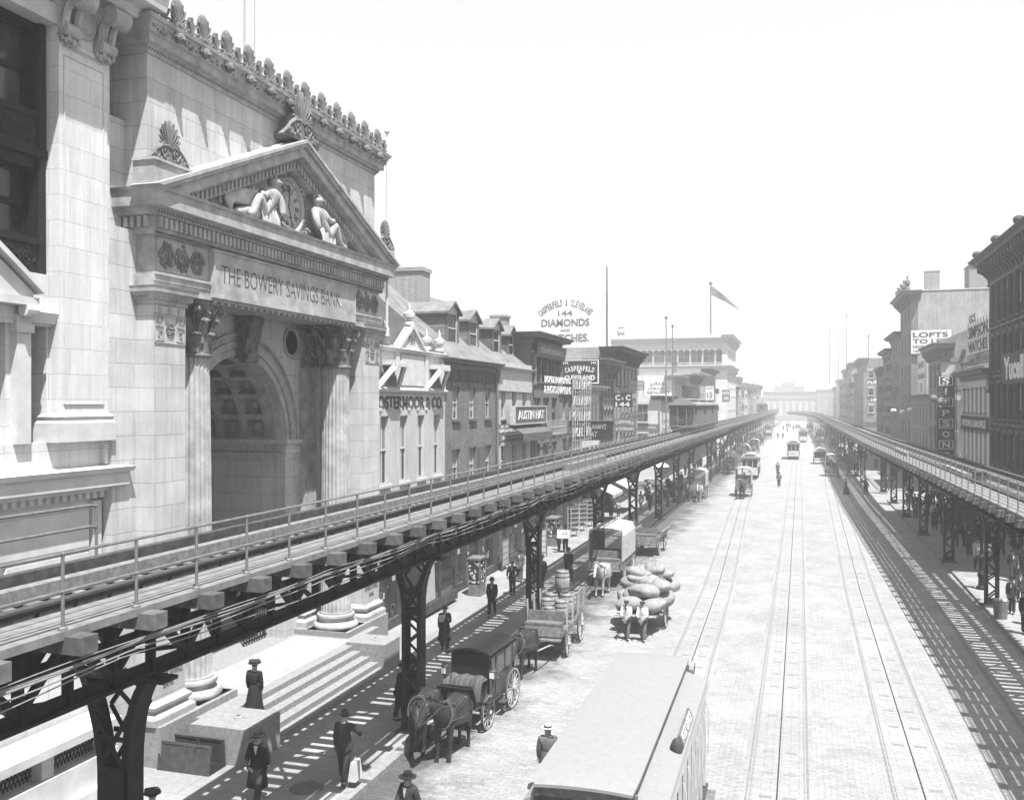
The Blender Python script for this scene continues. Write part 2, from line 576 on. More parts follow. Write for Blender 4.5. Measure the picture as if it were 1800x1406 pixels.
def lerp_path(tab, y):
    if y <= tab[0][0]: return tab[0][1]
    for (y0, x0), (y1, x1) in zip(tab, tab[1:]):
        if y <= y1: return x0 + (x1 - x0) * (y - y0) / (y1 - y0)
    return tab[-1][1]

# ---------------- the setting ----------------
m = MB(); m.add([(-700, -60, -.02), (700, -60, -.02), (700, 1500, -.02), (-700, 1500, -.02)], [(0, 1, 2, 3)])
tag(m.build('ground', M_DIRT), kind='structure')
KL = [(-30, -10.2), (28, -10.2), (55, -10.8), (85, -11.2), (400, -11.4)]
KR = [(-30, 8.1), (200, 8.1), (330, 7.4), (400, 5.0), (520, -2)]
m = MB(); m.box(-11.9, 8.6, -30, 700, -.015, 0)
m.box(-60, -11.9, 101.5, 113.5, -.015, 0); m.box(8.6, 60, 100.5, 110.5, -.015, 0)
tag(m.build('roadway', M_COB), kind='structure')
YS = [-30, 10, 28, 40, 55, 70, 85, 101]
def walk(name, tab, y0, y1, xb, sgn, rc=0.0):
    ys = [y0] + [y for y in (28, 55, 85, 330, 400) if y0 < y < y1] + [y1]
    ed = [(lerp_path(tab, y), y) for y in ys]
    if rc:      # rounded corner at the far end
        x, y = ed[-1]; ed = ed[:-1] + [(x, y - rc), (x + sgn * rc * .3, y - rc * .3), (x + sgn * rc, y)]
    inner = [(x + sgn * .3, y) for x, y in ed]
    if rc: inner[-1] = (ed[-1][0], ed[-1][1] - .3)
    pl = inner + [(xb, ed[-1][1] - (.3 if rc else 0)), (xb, ed[0][1])]
    m = MB(); m.prism(pl, 'z', -.02, .15)
    o = m.build(name, M_WALKL); tag(o, kind='structure')
    k = MB()
    for (a, b), (c_, d) in zip(zip(ed, inner), list(zip(ed, inner))[1:]):
        n = max(1, int(math.dist(a, c_) / 2.2))
        for i in range(n):
            f0, f1 = i / n, (i + 1) / n - .004
            q = [(a[0] + (c_[0] - a[0]) * f, a[1] + (c_[1] - a[1]) * f) for f in (f0, f1)]
            r = [(b[0] + (d[0] - b[0]) * f, b[1] + (d[1] - b[1]) * f) for f in (f0, f1)]
            k.prism([q[0], q[1], r[1], r[0]], 'z', -.02, .153 + random.uniform(-.004, .004))
    ko = k.build('kerb', M_CURB); tag(ko, kind='structure')
walk('pavement_left', KL, -30, 101.5, -20, -1)
walk('pavement_left_beyond', KL, 113.5, 640, -20, -1)
walk('pavement_right', KR, -30, 100.5, 18, 1, 2.0)
walk('pavement_right_beyond', KR, 110.5, 430, 18, 1)

T1 = [(-10, -3.65), (30, -3.75), (50, -4.1), (90, -5.4), (118, -6.1), (170, -6.2), (420, -9.5)]
T2 = [(-10, -.55), (400, -.5)]
T3 = [(-10, 2.85), (50, 2.9), (110, 3.5), (170, 4.2), (420, 3)]
T4 = [(-10, 5.55), (400, 5.5)]
beds = MB(); rails = MB(); slots = MB(); yokes = MB()
for ti, T in enumerate((T1, T2, T3, T4)):
    ys = list(range(-10, 120, 4)) + list(range(120, 401, 20))
    for y0, y1 in zip(ys, ys[1:]):
        xa, xb = lerp_path(T, y0), lerp_path(T, y1)
        def strip(mb, o, wd, z):
            mb.prism([(xa + o - wd / 2, y0), (xa + o + wd / 2, y0), (xb + o + wd / 2, y1), (xb + o - wd / 2, y1)], 'z', -.01, z)
        if ti < 3: strip(beds, 0, 1.75, .005)
        for sg in (-1, 1):
            strip(rails, sg * .72, .05, .014); strip(rails, sg * .64, .025, .010)
        if ti < 3: strip(slots, 0, .034, .010)
    if ti < 3:
        for k in range(90):
            y = -6 + k * 1.55
            x = lerp_path(T, y)
            if k % 2 == ti % 2 or random.random() < .4:
                yokes.box(x - .42, x - .12, y, y + .16, 0, .009); yokes.box(x + .14, x + .46, y, y + .16, 0, .009)
tag(beds.build('track_bed', M_TRACKBED), kind='structure')
tag(rails.build('street_rails', M_RAIL), kind='structure')
tag(slots.build('cable_slots', M_SLOT), kind='structure')
tag(yokes.build('track_cover_plates', plain('worn_plate_iron', .22, .5, na=.15)), kind='structure')

for (x, y, lb) in ((-10.95, 21.9, 'round iron manhole cover in the pavement behind the man with the white bundle'), (-11.5, 20.4, 'round iron manhole cover in the pavement nearest the camera')):
    m = MB(); m.lathe([(.42, 0), (.42, .012), (.36, .012), (.36, .006)], n=28)
    for k in range(-6, 7):
        q = math.sqrt(max(0, .33 ** 2 - (k * .05) ** 2))
        if q > .05: m.box(k * .05 - .012, k * .05 + .012, -q, q, .006, .013)
    tag(m.build('manhole_cover', M_MANHOLE, None, loc=(x, y, .15)), lb, 'manhole cover')

# ---------------- elevated railways ----------------
def along(mb, fx, sgn, o0, o1, z0, z1, ys):
    vs = []; fs = []
    for y in ys:
        x = fx(y)
        a, b = x + sgn * o0, x + sgn * o1
        vs += [(a, y, z0), (b, y, z0), (b, y, z1), (a, y, z1)]
    for i in range(len(ys) - 1):
        for k in range(4):
            k2 = (k + 1) % 4
            fs.append((i * 4 + k, i * 4 + k2, i * 4 + 4 + k2, i * 4 + 4 + k))
    fs.append((0, 1, 2, 3)); n = 4 * (len(ys) - 1); fs.append((n, n + 1, n + 2, n + 3))
    mb.add(vs, fs)

def elevated(name, label, fx, sgn, zd, ys, y0, y1, wid, gd=1.12):
    """fx(y) street-side edge of the walkway; sgn the way away from the street; zd walkway top"""
    root = thing(name, (0, 0, 0), 0, label, 'elevated railway')
    s = wid / 2.8
    zt = zd - .07
    P = lambda n, mb, mt, **k: mb.build(n, mt, root, **k)
    m = MB()
    for k in range(4):
        along(m, fx, sgn, .235 * k * s, (.235 * k + .2) * s, zd - .05, zd + (0.002 if k % 2 else 0), ys)
    along(m, fx, sgn, -.03, -.002, zd - .11, zd + .004, ys)
    P('walkway', m, M_PLANK)
    m = MB()
    for o in (1.16, 2.59):
        along(m, fx, sgn, (o - .035) * s, (o + .035) * s, zt + .11, zt + .15, ys)
        along(m, fx, sgn, (o - .01) * s, (o + .01) * s, zt + .02, zt + .11, ys)
        along(m, fx, sgn, (o - .065) * s, (o + .065) * s, zt, zt + .02, ys)
    P('rail', m, M_RAIL)
    m = MB()
    yy = ys[0]
    while yy < 110:
        if (int(yy * 10) % 7) != 3: a, b = sorted((fx(yy) + sgn * .93 * s, fx(yy) + sgn * 1.07 * s)); m.box(a, b, yy, yy + .62, zt - .02, zt + .13)
        yy += .71
    P('contact_rail_guard', m, M_TIMB)
    m = MB(); along(m, fx, sgn, 2.02 * s, 2.24 * s, zt, zt + .24, ys); P('guard_timber', m, M_TIE)
    m = MB(); along(m, fx, sgn, 2.76 * s, 2.95 * s, zt, zt + .3, ys); P('guard_timber', m, M_TIMB)
    m = MB(); along(m, fx, sgn, .955 * s, .99 * s, zt + .1, zt + .17, ys); along(m, fx, sgn, .90 * s, 1.06 * s, zt + .2, zt + .23, ys)
    P('contact_rail', m, M_IRON2)
    # ties: one long beam under every railing post, short ties between
    sp = 1.41
    nl = int((y1 - y0) / sp)
    me_long = MB().box(-.15, .15, -.30, 2.98 * s, -.23, 0).mesh('cross_beam', M_BEAM)
    me_tie = MB().box(-.095, .095, .98 * s, 2.98 * s, -.2, 0).mesh('tie', M_TIE)
    me_post = MB()
    me_post.tube([(0, 0, 0), (0, 0, .99)], .024, 6); me_post.lathe([(.06, 0), (.06, .03), (.03, .05)], n=8)
    me_post.ball((0, 0, .99), .034, 6, 4); me_post.ball((0, 0, .5), .036, 6, 4)
    me_post = me_post.mesh('post', M_PIPE)
    far_b = MB(); far_t = MB(); far_p = MB()
    rl = MB()
    pts = [(fx(y) + sgn * .04, y, zd + .99) for y in ys]; rl.tube(pts, .024, 6)
    pts = [(fx(y) + sgn * .04, y, zd + .5) for y in ys]; rl.tube(pts, .02, 6)
    ro = P('railing', rl, M_PIPE)
    for k in range(nl):
        y = y0 + k * sp
        x = fx(y)
        if k < 96:
            # local x of the tie mesh runs along the track, local y away from the street
            c = bpy.data.objects.new('cross_beam', me_long); link(c, root, (x, y + .1, zt - .0), -PI / 2 if sgn > 0 else PI / 2)
            if sgn > 0: c.rotation_euler = (0, 0, -PI / 2); c.scale = (1, 1, 1)
            c.rotation_euler = (0, 0, PI / 2) if sgn < 0 else (0, 0, -PI / 2)
            c = bpy.data.objects.new('post', me_post); link(c, ro, (x + sgn * .04, y, zd))
        else:
            a, b = sorted((x - sgn * .3, x + sgn * 2.98 * s))
            far_b.box(a, b, y - .05, y + .25, zt - .23, zt)
            far_p.bar((x + sgn * .04, y, zd), (x + sgn * .04, y, zd + .99), .05, .05)
        for j in (1, 2):
            yy = y + .1 + j * sp / 3
            if k < 48:
                c = bpy.data.objects.new('tie', me_tie); link(c, root, (fx(yy), yy, zt - .004), PI / 2 if sgn < 0 else -PI / 2)
            elif k < 170:
                a, b = sorted((fx(yy) + sgn * .98 * s, fx(yy) + sgn * 2.98 * s))
                far_t.box(a, b, yy - .11, yy + .11, zt - .2, zt - .004)
    if far_b.v: tag(P('cross_beam', far_b, M_BEAM), kind='stuff')
    if far_t.v: tag(P('tie', far_t, M_TIE), kind='stuff')
    if far_p.v: tag(far_p.build('post', M_PIPE, ro), kind='stuff')
    # lattice girders
    zg1, zg0 = zt - .24, zt - .24 - gd
    for go in (.95, 2.5):
        m = MB()
        along(m, fx, sgn, (go - .16) * s, (go + .16) * s, zg1 - .05, zg1, ys)
        along(m, fx, sgn, (go - .02) * s, (go + .02) * s, zg1 - .2, zg1 - .05, ys)
        along(m, fx, sgn, (go - .16) * s, (go + .16) * s, zg0, zg0 + .04, ys)
        along(m, fx, sgn, (go - .02) * s, (go + .02) * s, zg0 + .04, zg0 + .22, ys)
        n = int((min(y1, 220) - y0) / .9)
        for k in range(n):
            a = y0 + k * .9; b = a + .9
            xa, xb = fx(a) + sgn * go * s, fx(b) + sgn * go * s
            if k % 2: m.bar((xa, a, zg0 + .15), (xb, b, zg1 - .1), .10, .10, up=(1, 0, 0))
            else: m.bar((xa, a, zg1 - .1), (xb, b, zg0 + .15), .13, .13, up=(1, 0, 0))
            m.bar((xa, a, zg0), (xa, a, zg1), .16, .07, up=(0, 1, 0))
        if y1 > 220:
            along(m, fx, sgn, (go - .01) * s, (go + .01) * s, zg0, zg1, [y for y in ys if y >= 200])
        P('lattice_girder', m, M_IRON)
    m = MB()
    for k in range(int((min(y1, 160) - y0) / 3.6)):
        y = y0 + 3.6 * k; x = fx(y)
        m.bar((x + sgn * .95 * s, y, zg0 + .1), (x + sgn * 2.5 * s, y + 1.8, zg0 + .1), .1, .06)
        m.bar((x + sgn * 2.5 * s, y + 1.8, zg0 + .1), (x + sgn * .95 * s, y + 3.6, zg0 + .1), .1, .06)
    P('wind_brace', m, M_IRON)
    return root, zg0

LX = lambda y: -9.1
ysL = [-8, 10, 40, 100, 200, 320, 436]
elL, zgL = elevated('elevated_railway', 'elevated railway on the left side of the street with board walkway and pipe railing', LX, -1, 6.57, ysL, -7.0, 430, 2.8)
RT = [(-10, 6.75), (32, 6.7), (52, 6.35), (92, 5.55), (180, 4.95), (260, 4.8), (330, 3.8), (380, 1.5), (415, -2.2), (438, -6.8)]
def RX(y): return lerp_path(RT, y)
ysR = [-8, 32, 42, 52, 66, 80, 92, 120, 150, 180, 220, 260, 295, 330, 355, 380, 398, 415, 427, 438]
elR, zgR = elevated('elevated_railway', 'elevated railway on the right side of the street curving left in the distance', RX, 1, 5.98, ysR, 14.0, 430, 3.1, .82)

m = MB()
for z in (7.68, 7.30): m.tube([(-12.2, 6, z), (-12.2, 13.9, z), (-12.2, 14.05, z - .03)], .028, 6)
for y in (8.0, 11.0, 14.05): m.tube([(-12.2, y, 6.5), (-12.2, y, 7.68)], .028, 6)
m.build('end_railing', M_PIPE, elL)
# cables slung along the street side of the left line
cb = MB()
random.seed(3)
for j, (dz, r, off, amp) in enumerate(((-.36, .014, -.10, .03), (-.40, .020, -.06, .04), (-.45, .012, -.12, .06), (-.52, .010, -.08, .16), (-.31, .010, -.14, .02), (-.42, .012, .1, .05))):
    pts = []
    y = -4.0
    while y < 130:
        ph = (y / (5.6 if j != 3 else 11.0)) % 1.0
        z = 6.5 + dz - amp * 4 * ph * (1 - ph) + .012 * math.sin(y * 1.7 + j)
        pts.append((-9.1 - off + .02 * math.sin(y * .9 + j * 2), y, z))
        y += .45 if y < 40 else 1.4
    cb.tube(pts, r, 5)
cbo = cb.build('signal_cables', M_CABLE, elL)

def make_column(zt, name='iron_column'):
    """lattice column: two plate channels laced with zigzag bars, flared to the girders above"""
    root = thing(name, (0, 0, 0))
    zs = zt - 1.5
    def side(z):     # half width of the laced panel
        return .25
    m = MB()
    for sg in (-1, 1):
        m.box(sg * .27 - .025, sg * .27 + .025, -.19, .19, .08, zs)
        for yy in (-.19, .16):
            m.box(min(sg * .27, sg * .17), max(sg * .27, sg * .17), yy, yy + .03, .08, zs)
    for yy in (-.205, .205):
        z = .35; k = 0
        while z < zs - .1:
            z2 = min(z + .42, zs)
            a, b = (-.24, .24) if k % 2 else (.24, -.24)
            m.bar((a, yy, z), (b, yy, z2), .075, .018, up=(0, 1, 0))
            z = z2; k += 1
        m.box(-.26, .26, yy - .01, yy + .01, .08, .35)
        m.box(-.26, .26, yy - .01, yy + .01, zs - .15, zs)
    m.build('shaft', M_IRON, root)
    m = MB()
    for sg in (-1, 1):
        pr = []
        for i in range(9):
            t = i / 8
            pr.append((sg * (.27 + .50 * (1 - math.cos(t * PI / 2))) if sg > 0 else sg * (.27 + .38 * t ** 1.6), zs + (zt - zs) * (t if sg < 0 else math.sin(t * PI / 2))))
        for (xa, za), (xb, zb) in zip(pr, pr[1:]):
            m.bar((xa, 0, za), (xb, 0, zb), .05, .38, up=(0, 1, 0))
            m.bar((xa - sg * .05, -.18, za), (xb - sg * .05, -.18, zb), .1, .03, up=(0, 1, 0))
    for yy in (-.205, .205):
        for (a, b) in (((-.25, zs), (.42, zs + 1.05)), ((.25, zs), (-.36, zs + .9)), ((-.36, zs + .9), (.1, zt)), ((.42, zs + 1.05), (-.1, zt)), ((-.3, zs + .5), (.3, zs + .5))):
            m.bar((a[0], yy, a[1]), (b[0], yy, b[1]), .08, .018, up=(0, 1, 0))
    m.box(-1.15, .95, -.2, .2, zt - .06, zt)
    m.build('bracket', M_IRON, root)
    m = MB(); m.box(-.42, .42, -.34, .34, 0, .05); m.box(-.33, .33, -.27, .27, .05, .10)
    for sx in (-.37, .37):
        for sy in (-.28, .28): m.lathe([(.03, .05), (.03, .09)], c=(sx, sy, 0), n=6)
    m.build('base_plate', M_IRON2, root)
    return root
colL = make_column(zgL - .15)
_first = []
yL = [-.8, 12.7, 24.9, 38.3, 52.4, 64.4, 77.4, 90.0, 103] + [116 + 13 * k for k in range(24)]
xL = [(12.7, -10.55), (24.9, -10.6), (38.3, -10.8), (52.4, -10.95), (77, -11.15), (90, -11.3), (400, -11.3)]
for i, y in enumerate(yL):
    if y < 5: continue
    c = place(colL, (lerp_path(xL, y) if y < 110 else -10.6, y, .15), 0, '%s iron lattice column from the camera under the left elevated railway' % ORD[i - 1], _first)
    tag(c, cat='iron column', group='columns of the left elevated railway')
    if i == 1: col0 = c
mm = MB(); mm.box(-.25, .25, -.24, -.225, .1, zgL - 1.6); mm.build('cover_plate', M_IRON, col0)
colR = make_column(zgR - .15)
yR = [36, 48, 60.8, 72.8, 84, 95, 106.5, 118.5] + [130.5 + 12 * k for k in range(22)]
for i, y in enumerate(yR[1:]):
    x = 8.45 if y < 110 else RX(y) + 1.7
    c = place(colR, (x if y < 60 else min(x, 8.4), y, .15), PI, '%s iron lattice column from the camera under the right elevated railway' % ORD[i], _first)
    tag(c, cat='iron column', group='columns of the right elevated railway')
# ---------------- grown bodies ----------------
def skin_geo(nodes, edges, sub=1, k=1.14):
    """nodes: (x, y, z, r) or (x, y, z, rx, ry); node 0 is the root"""
    me = bpy.data.meshes.new('sk')
    me.from_pydata([n[:3] for n in nodes], edges, [])
    o = bpy.data.objects.new('sk', me)
    col.objects.link(o)
    o.modifiers.new('s', 'SKIN')
    if not me.skin_vertices: me.skin_vertices.new()
    sv = me.skin_vertices[0].data
    for i, n in enumerate(nodes):
        sv[i].radius = (n[3] * k, (n[4] if len(n) > 4 else n[3]) * k)
        sv[i].use_root = (i == 0)
    o.modifiers[0].use_smooth_shade = True
    if sub:
        sm = o.modifiers.new('d', 'SUBSURF'); sm.levels = sub; sm.render_levels = sub
    dg = bpy.context.evaluated_depsgraph_get()
    m2 = bpy.data.meshes.new_from_object(o.evaluated_get(dg))
    vs = [tuple(v.co) for v in m2.vertices]; fs = [tuple(p.vertices) for p in m2.polygons]
    bpy.data.objects.remove(o); bpy.data.meshes.remove(me); bpy.data.meshes.remove(m2)
    return vs, fs

def V3(*a): return Vector(a)

class Pose:
    def __init__(s, legL=(0, 0), legR=(0, 0), armL=(0, 8, 10), armR=(0, 8, 10), lean=0, head=0, sit=False):
        s.legL, s.legR, s.armL, s.armR, s.lean, s.head, s.sit = legL, legR, armL, armR, lean, head, sit

POSES = {
    'walk': Pose((24, 6), (-18, 14), (-20, 8, 12), (22, 8, 16)),
    'walk2': Pose((-16, 20), (22, 4), (18, 8, 20), (-16, 8, 8)),
    'stand': Pose((2, 0), (-3, 2), (4, 9, 14), (2, 8, 10)),
    'lean': Pose((8, 0), (-6, 4), (30, 10, 60), (10, 8, 20), lean=6),
    'read': Pose((2, 0), (-2, 0), (28, 6, 85), (28, 6, 85), head=18),
    'carry': Pose((16, 8), (-14, 12), (-8, 6, 6), (40, 28, 12), lean=3),
    'paper': Pose((18, 6), (-12, 14), (25, 6, 100), (-4, 8, 8)),
    'push': Pose((20, 10), (-16, 8), (24, 5, 60), (24, 5, 60), lean=5, head=8),
    'drive': Pose((82, 78), (80, 74), (32, 8, 50), (32, 8, 50), sit=True),
    'pocket': Pose((3, 0), (-4, 3), (-12, 22, 45), (-10, 20, 40)),
}

_pg = {}
def person_geo(pose, coat='sack', child=False):
    key = (pose, coat)
    if key in _pg: return _pg[key]
    P = POSES[pose]
    hipz = .92
    J = {}
    ln = math.tan(R(P.lean))
    pel = V3(0, 0, hipz)
    def tor(z, x=0): return V3(x, ln * (z - hipz), z)
    legs = {}
    for sd, (a, b) in ((-1, P.legL), (1, P.legR)):
        h = V3(sd * .095, 0, hipz - .04)
        k = h + .43 * V3(0, math.sin(R(a)), -math.cos(R(a)))
        an = k + .41 * V3(0, math.sin(R(a - b)), -math.cos(R(a - b)))
        legs[sd] = (h, k, an, R(a - b))
    dz = -min(l[2].z for l in legs.values()) + .075 if not P.sit else -min(l[2].z for l in legs.values()) + .08
    up = V3(0, 0, dz)
    for sd in legs: h, k, an, t = legs[sd]; legs[sd] = (h + up, k + up, an + up, t)
    arms = {}
    for sd, (a, o, e) in ((-1, P.armL), (1, P.armR)):
        sh = tor(1.40, sd * .18) + up
        d = V3(sd * math.sin(R(o)), math.sin(R(a)) * math.cos(R(o)), -math.cos(R(a)) * math.cos(R(o)))
        el = sh + .285 * d
        a2 = a + e
        inn = .25 if e > 40 else .05
        d2 = V3(-sd * inn, math.sin(R(a2)), -math.cos(R(a2))).normalized()
        wr = el + .25 * d2
        arms[sd] = (sh, el, wr, d2)
    hd = R(P.head)
    nk = tor(1.47) + up; hc = nk + V3(0, .02 + .12 * math.sin(hd), .145 * math.cos(hd))
    out = {}
    # body: one grown surface from the pelvis to head, hands and feet
    n = [tuple(pel + up) + (.11, .09), tuple(tor(1.15) + up) + (.10, .08), tuple(tor(1.36) + up) + (.13, .09), tuple(nk) + (.055,),
         tuple(hc - V3(0, 0, .03)) + (.078, .088), tuple(hc + V3(0, -.005, .07)) + (.075, .09)]
    e = [(0, 1), (1, 2), (2, 3), (3, 4), (4, 5)]
    for sd in (-1, 1):
        h, k, an, t = legs[sd]; b = len(n)
        n += [tuple(h) + (.085,), tuple(k) + (.055,), tuple(an) + (.04,), tuple(an + V3(0, .12, -.035)) + (.035,)]
        e += [(0, b), (b, b + 1), (b + 1, b + 2), (b + 2, b + 3)]
        sh, el, wr, d2 = arms[sd]; b = len(n)
        n += [tuple(sh) + (.055,), tuple(el) + (.04,), tuple(wr) + (.028,), tuple(wr + d2 * .07) + (.034, .02)]
        e += [(2, b), (b, b + 1), (b + 1, b + 2), (b + 2, b + 3)]
    mb = MB(); mb.add(*skin_geo(n, e, 1))
    mb.tube([hc + V3(0, .085, .02), hc + V3(0, .115, -.012)], [.010, .018], 5)       # nose
    for sx in (-1, 1):
        mb.ball(hc + V3(sx * .082, 0, .01), (.014, .025, .035), 5, 4)                 # ears
    for sd in (-1, 1):
        sh, el, wr, d2 = arms[sd]
        palm = wr + d2 * .08
        side = V3(0, 0, 1).cross(d2); side = side.normalized() if side.length > .1 else V3(0, 1, 0)
        curl = V3(-sd, 0, 0)
        for q, L in ((-1.5, .055), (-.5, .07), (.5, .075), (1.5, .065)):
            p0 = palm + side * q * .017 + d2 * .01
            mb.tube([p0, p0 + d2 * L * .6 + curl * .008, p0 + d2 * L * .85 + curl * .03], .0085, 4)
        p0 = wr + d2 * .035 + side * .03
        mb.tube([p0, p0 + side * .03 + d2 * .02, p0 + side * .03 + d2 * .05], .010, 4)
    mb.mat(1)
    mb.ball(hc + V3(0, -.022, .045), (.086, .088, .082), 8, 6)                        # hair
    for sx in (-1, 1): mb.ball(hc + V3(sx * .032, .082, .025), (.012, .008, .008), 5, 4)
    mb.ball(hc + V3(0, .088, -.045), (.028, .012, .010), 6, 4)                        # moustache / mouth
    out['body'] = mb.mesh('person', [M_SKIN, M_HAIR], 70)
    out['head'] = hc + V3(0, 0, .095)
    # trousers and shoes
    if coat != 'dress':
        n = [tuple(pel + up) + (.15, .12)]; e = []
        for sd in (-1, 1):
            h, k, an, t = legs[sd]; b = len(n)
            n += [tuple(h - V3(0, 0, .04)) + (.105,), tuple(k) + (.08,), tuple(an + V3(0, 0, .02)) + (.075,)]
            e += [(0, b), (b, b + 1), (b + 1, b + 2)]
        mb = MB(); mb.add(*skin_geo(n, e, 1)); out['trousers'] = mb.mesh('trousers', M_CLOTH[0], 70)
        mb = MB()
        for sd in (-1, 1):
            h, k, an, t = legs[sd]
            mb.ball(an + V3(0, .06, -.03), (.048, .14, .048), 8, 5)
        out['shoes'] = mb.mesh('shoes', M_BLACK, True)
    # coat with sleeves
    n = [tuple(tor(1.0) + up) + (.165, .13), tuple(tor(1.18) + up) + (.165, .125), tuple(tor(1.36) + up) + (.17, .125), tuple(tor(1.45) + up) + (.085, .08)]
    e = [(0, 1), (1, 2), (2, 3)]
    if coat == 'dress': n[0] = n[0][:3] + (.135, .125); n[1] = n[1][:3] + (.155, .135)
    for sd in (-1, 1):
        sh, el, wr, d2 = arms[sd]; b = len(n)
        n += [tuple(sh) + (.085,), tuple(el) + (.065,), tuple(wr) + (.052,)]
        e += [(2, b), (b, b + 1), (b + 1, b + 2)]
    mb = MB(); mb.add(*skin_geo(n, e, 1))
    if coat == 'sack': prof = [(.175, 1.12), (.19, .98), (.215, .84), (.21, .82), (.15, .86)]
    elif coat == 'long': prof = [(.175, 1.15), (.2, .95), (.235, .7), (.27, .42), (.25, .41), (.1, .8)]
    elif coat == 'shirt': prof = [(.17, 1.1), (.175, .98), (.165, .9), (.1, .9)]
    else: prof = None
    if prof and not P.sit:
        vs = []; m_ = 16; fs = []
        for r_, z in prof:
            for k in range(m_):
                a = 2 * PI * k / m_
                wv = 1 + (.06 * math.sin(3 * a + 1) if z < .9 else 0)
                vs.append((r_ * math.cos(a) * wv, r_ * .80 * math.sin(a) * wv + ln * (z - hipz), z + dz))
        for i in range(len(prof) - 1):
            for k in range(m_):
                k2 = (k + 1) % m_
                fs.append((i * m_ + k, i * m_ + k2, (i + 1) * m_ + k2, (i + 1) * m_ + k))
        mb.add(vs, fs)
    if coat != 'dress':
        mb.mat(1)        # shirt front, collar
        mb.prism([(-.045, tor(1.44).z + dz), (.045, tor(1.44).z + dz), (.0, 1.22 + dz)], 'y', ln * .45 + .09, ln * .45 + .137)
        mb.lathe([(.066, 1.455 + dz), (.062, 1.50 + dz)], c=(0, ln * .5 + .0, 0), n=10)
    out['coat'] = mb.mesh('coat', [M_CLOTH[0], M_CLOTH[4]], 70)
    if coat == 'dress':
        mb = MB(); vs = []; fs = []; m_ = 24
        prof = [(.125, 1.1), (.17, .98), (.21, .8), (.26, .45), (.34, .12), (.36, .02), (.2, .02)]
        for r_, z in prof:
            for k in range(m_):
                a = 2 * PI * k / m_
                wv = 1 + .07 * math.sin(7 * a) * (1.1 - z)
                bk = .10 * max(0, -math.sin(a)) * (1 - z) if z < .9 else 0
                vs.append((r_ * math.cos(a) * wv, (r_ * .95 + bk) * math.sin(a) * wv, z))
        for i in range(len(prof) - 1):
            for k in range(m_):
                k2 = (k + 1) % m_
                fs.append((i * m_ + k, i * m_ + k2, (i + 1) * m_ + k2, (i + 1) * m_ + k))
        mb.add(vs, fs); out['skirt'] = mb.mesh('skirt', M_CLOTH[0], True)
    out['arms'] = arms
    _pg[key] = out
    return out

_hats = {}
def hat_mesh(k):
    if k in _hats: return _hats[k]
    m = MB()
    if k == 'bowler':
        m.lathe([(.155, .0), (.16, .012), (.105, .015), (.10, .07), (.075, .12), (.03, .14), (.001, .142)], n=14)
        me = m.mesh('hat', M_BLACK, True)
    elif k == 'wide':
        m.lathe([(.20, -.01), (.205, .004), (.105, .012), (.10, .08), (.09, .115), (.001, .10)], n=14)
        me = m.mesh('hat', M_CLOTH[0], True)
    elif k == 'straw':
        m.lathe([(.18, .0), (.182, .012), (.10, .012), (.098, .09), (.001, .095)], n=14); m.mat(1); m.lathe([(.101, .014), (.101, .05)], n=14, caps=False)
        me = m.mesh('hat', [M_PAPER, M_HAIR], False)
    elif k == 'cap':
        m.lathe([(.10, -.01), (.125, .03), (.11, .06), (.001, .075)], n=12); m.ball((0, .11, .0), (.07, .06, .012), 8, 4)
        me = m.mesh('hat', M_CLOTH[1], True)
    elif k == 'lady':
        m.lathe([(.19, .02), (.20, .035), (.10, .05), (.09, .10), (.001, .11)], n=14)
        rr = random.Random(4)
        for q in range(12):
            a = q * PI / 6; m.ball((.13 * math.cos(a), .13 * math.sin(a), .075 + rr.random() * .03), (.055, .045, .04), 6, 4)
        me = m.mesh('hat', M_CLOTH[1], True)
    elif k == 'helmet':
        m.lathe([(.15, -.01), (.14, .02), (.115, .08), (.06, .16), (.001, .18)], n=14)
        me = m.mesh('hat', M_CLOTH[2], True)
    _hats[k] = me
    return me

def recol(o, i, mat):
    o.material_slots[i].link = 'OBJECT'; o.material_slots[i].material = mat

def person(x, y, z, face, label, pose='walk', coat='sack', hat='bowler', c1=0, c2=0, h=1.68, shirt=4, cat='person', group=None):
    """face: degrees, 0 walks away up the street, 180 comes towards the camera"""
    g = person_geo(pose, coat)
    o = bpy.data.objects.new('person', g['body'])
    link(o, None, (x, y, z), R(face))
    s = h / 1.74
    o.scale = (s, s, s)
    tag(o, label, cat, group)
    c = link(bpy.data.objects.new('coat', g['coat']), o); recol(c, 0, M_CLOTH[c1]); recol(c, 1, M_CLOTH[shirt])
    if 'trousers' in g:
        t = link(bpy.data.objects.new('trousers', g['trousers']), o); recol(t, 0, M_CLOTH[c2])
        link(bpy.data.objects.new('shoes', g['shoes']), o)
    if 'skirt' in g:
        t = link(bpy.data.objects.new('skirt', g['skirt']), o); recol(t, 0, M_CLOTH[c2])
    if hat:
        hh = link(bpy.data.objects.new('hat', hat_mesh(hat)), o, g['head'] - Vector((0, 0, .045)))
        if hat == 'cap' and c1 == 3: pass
    return o

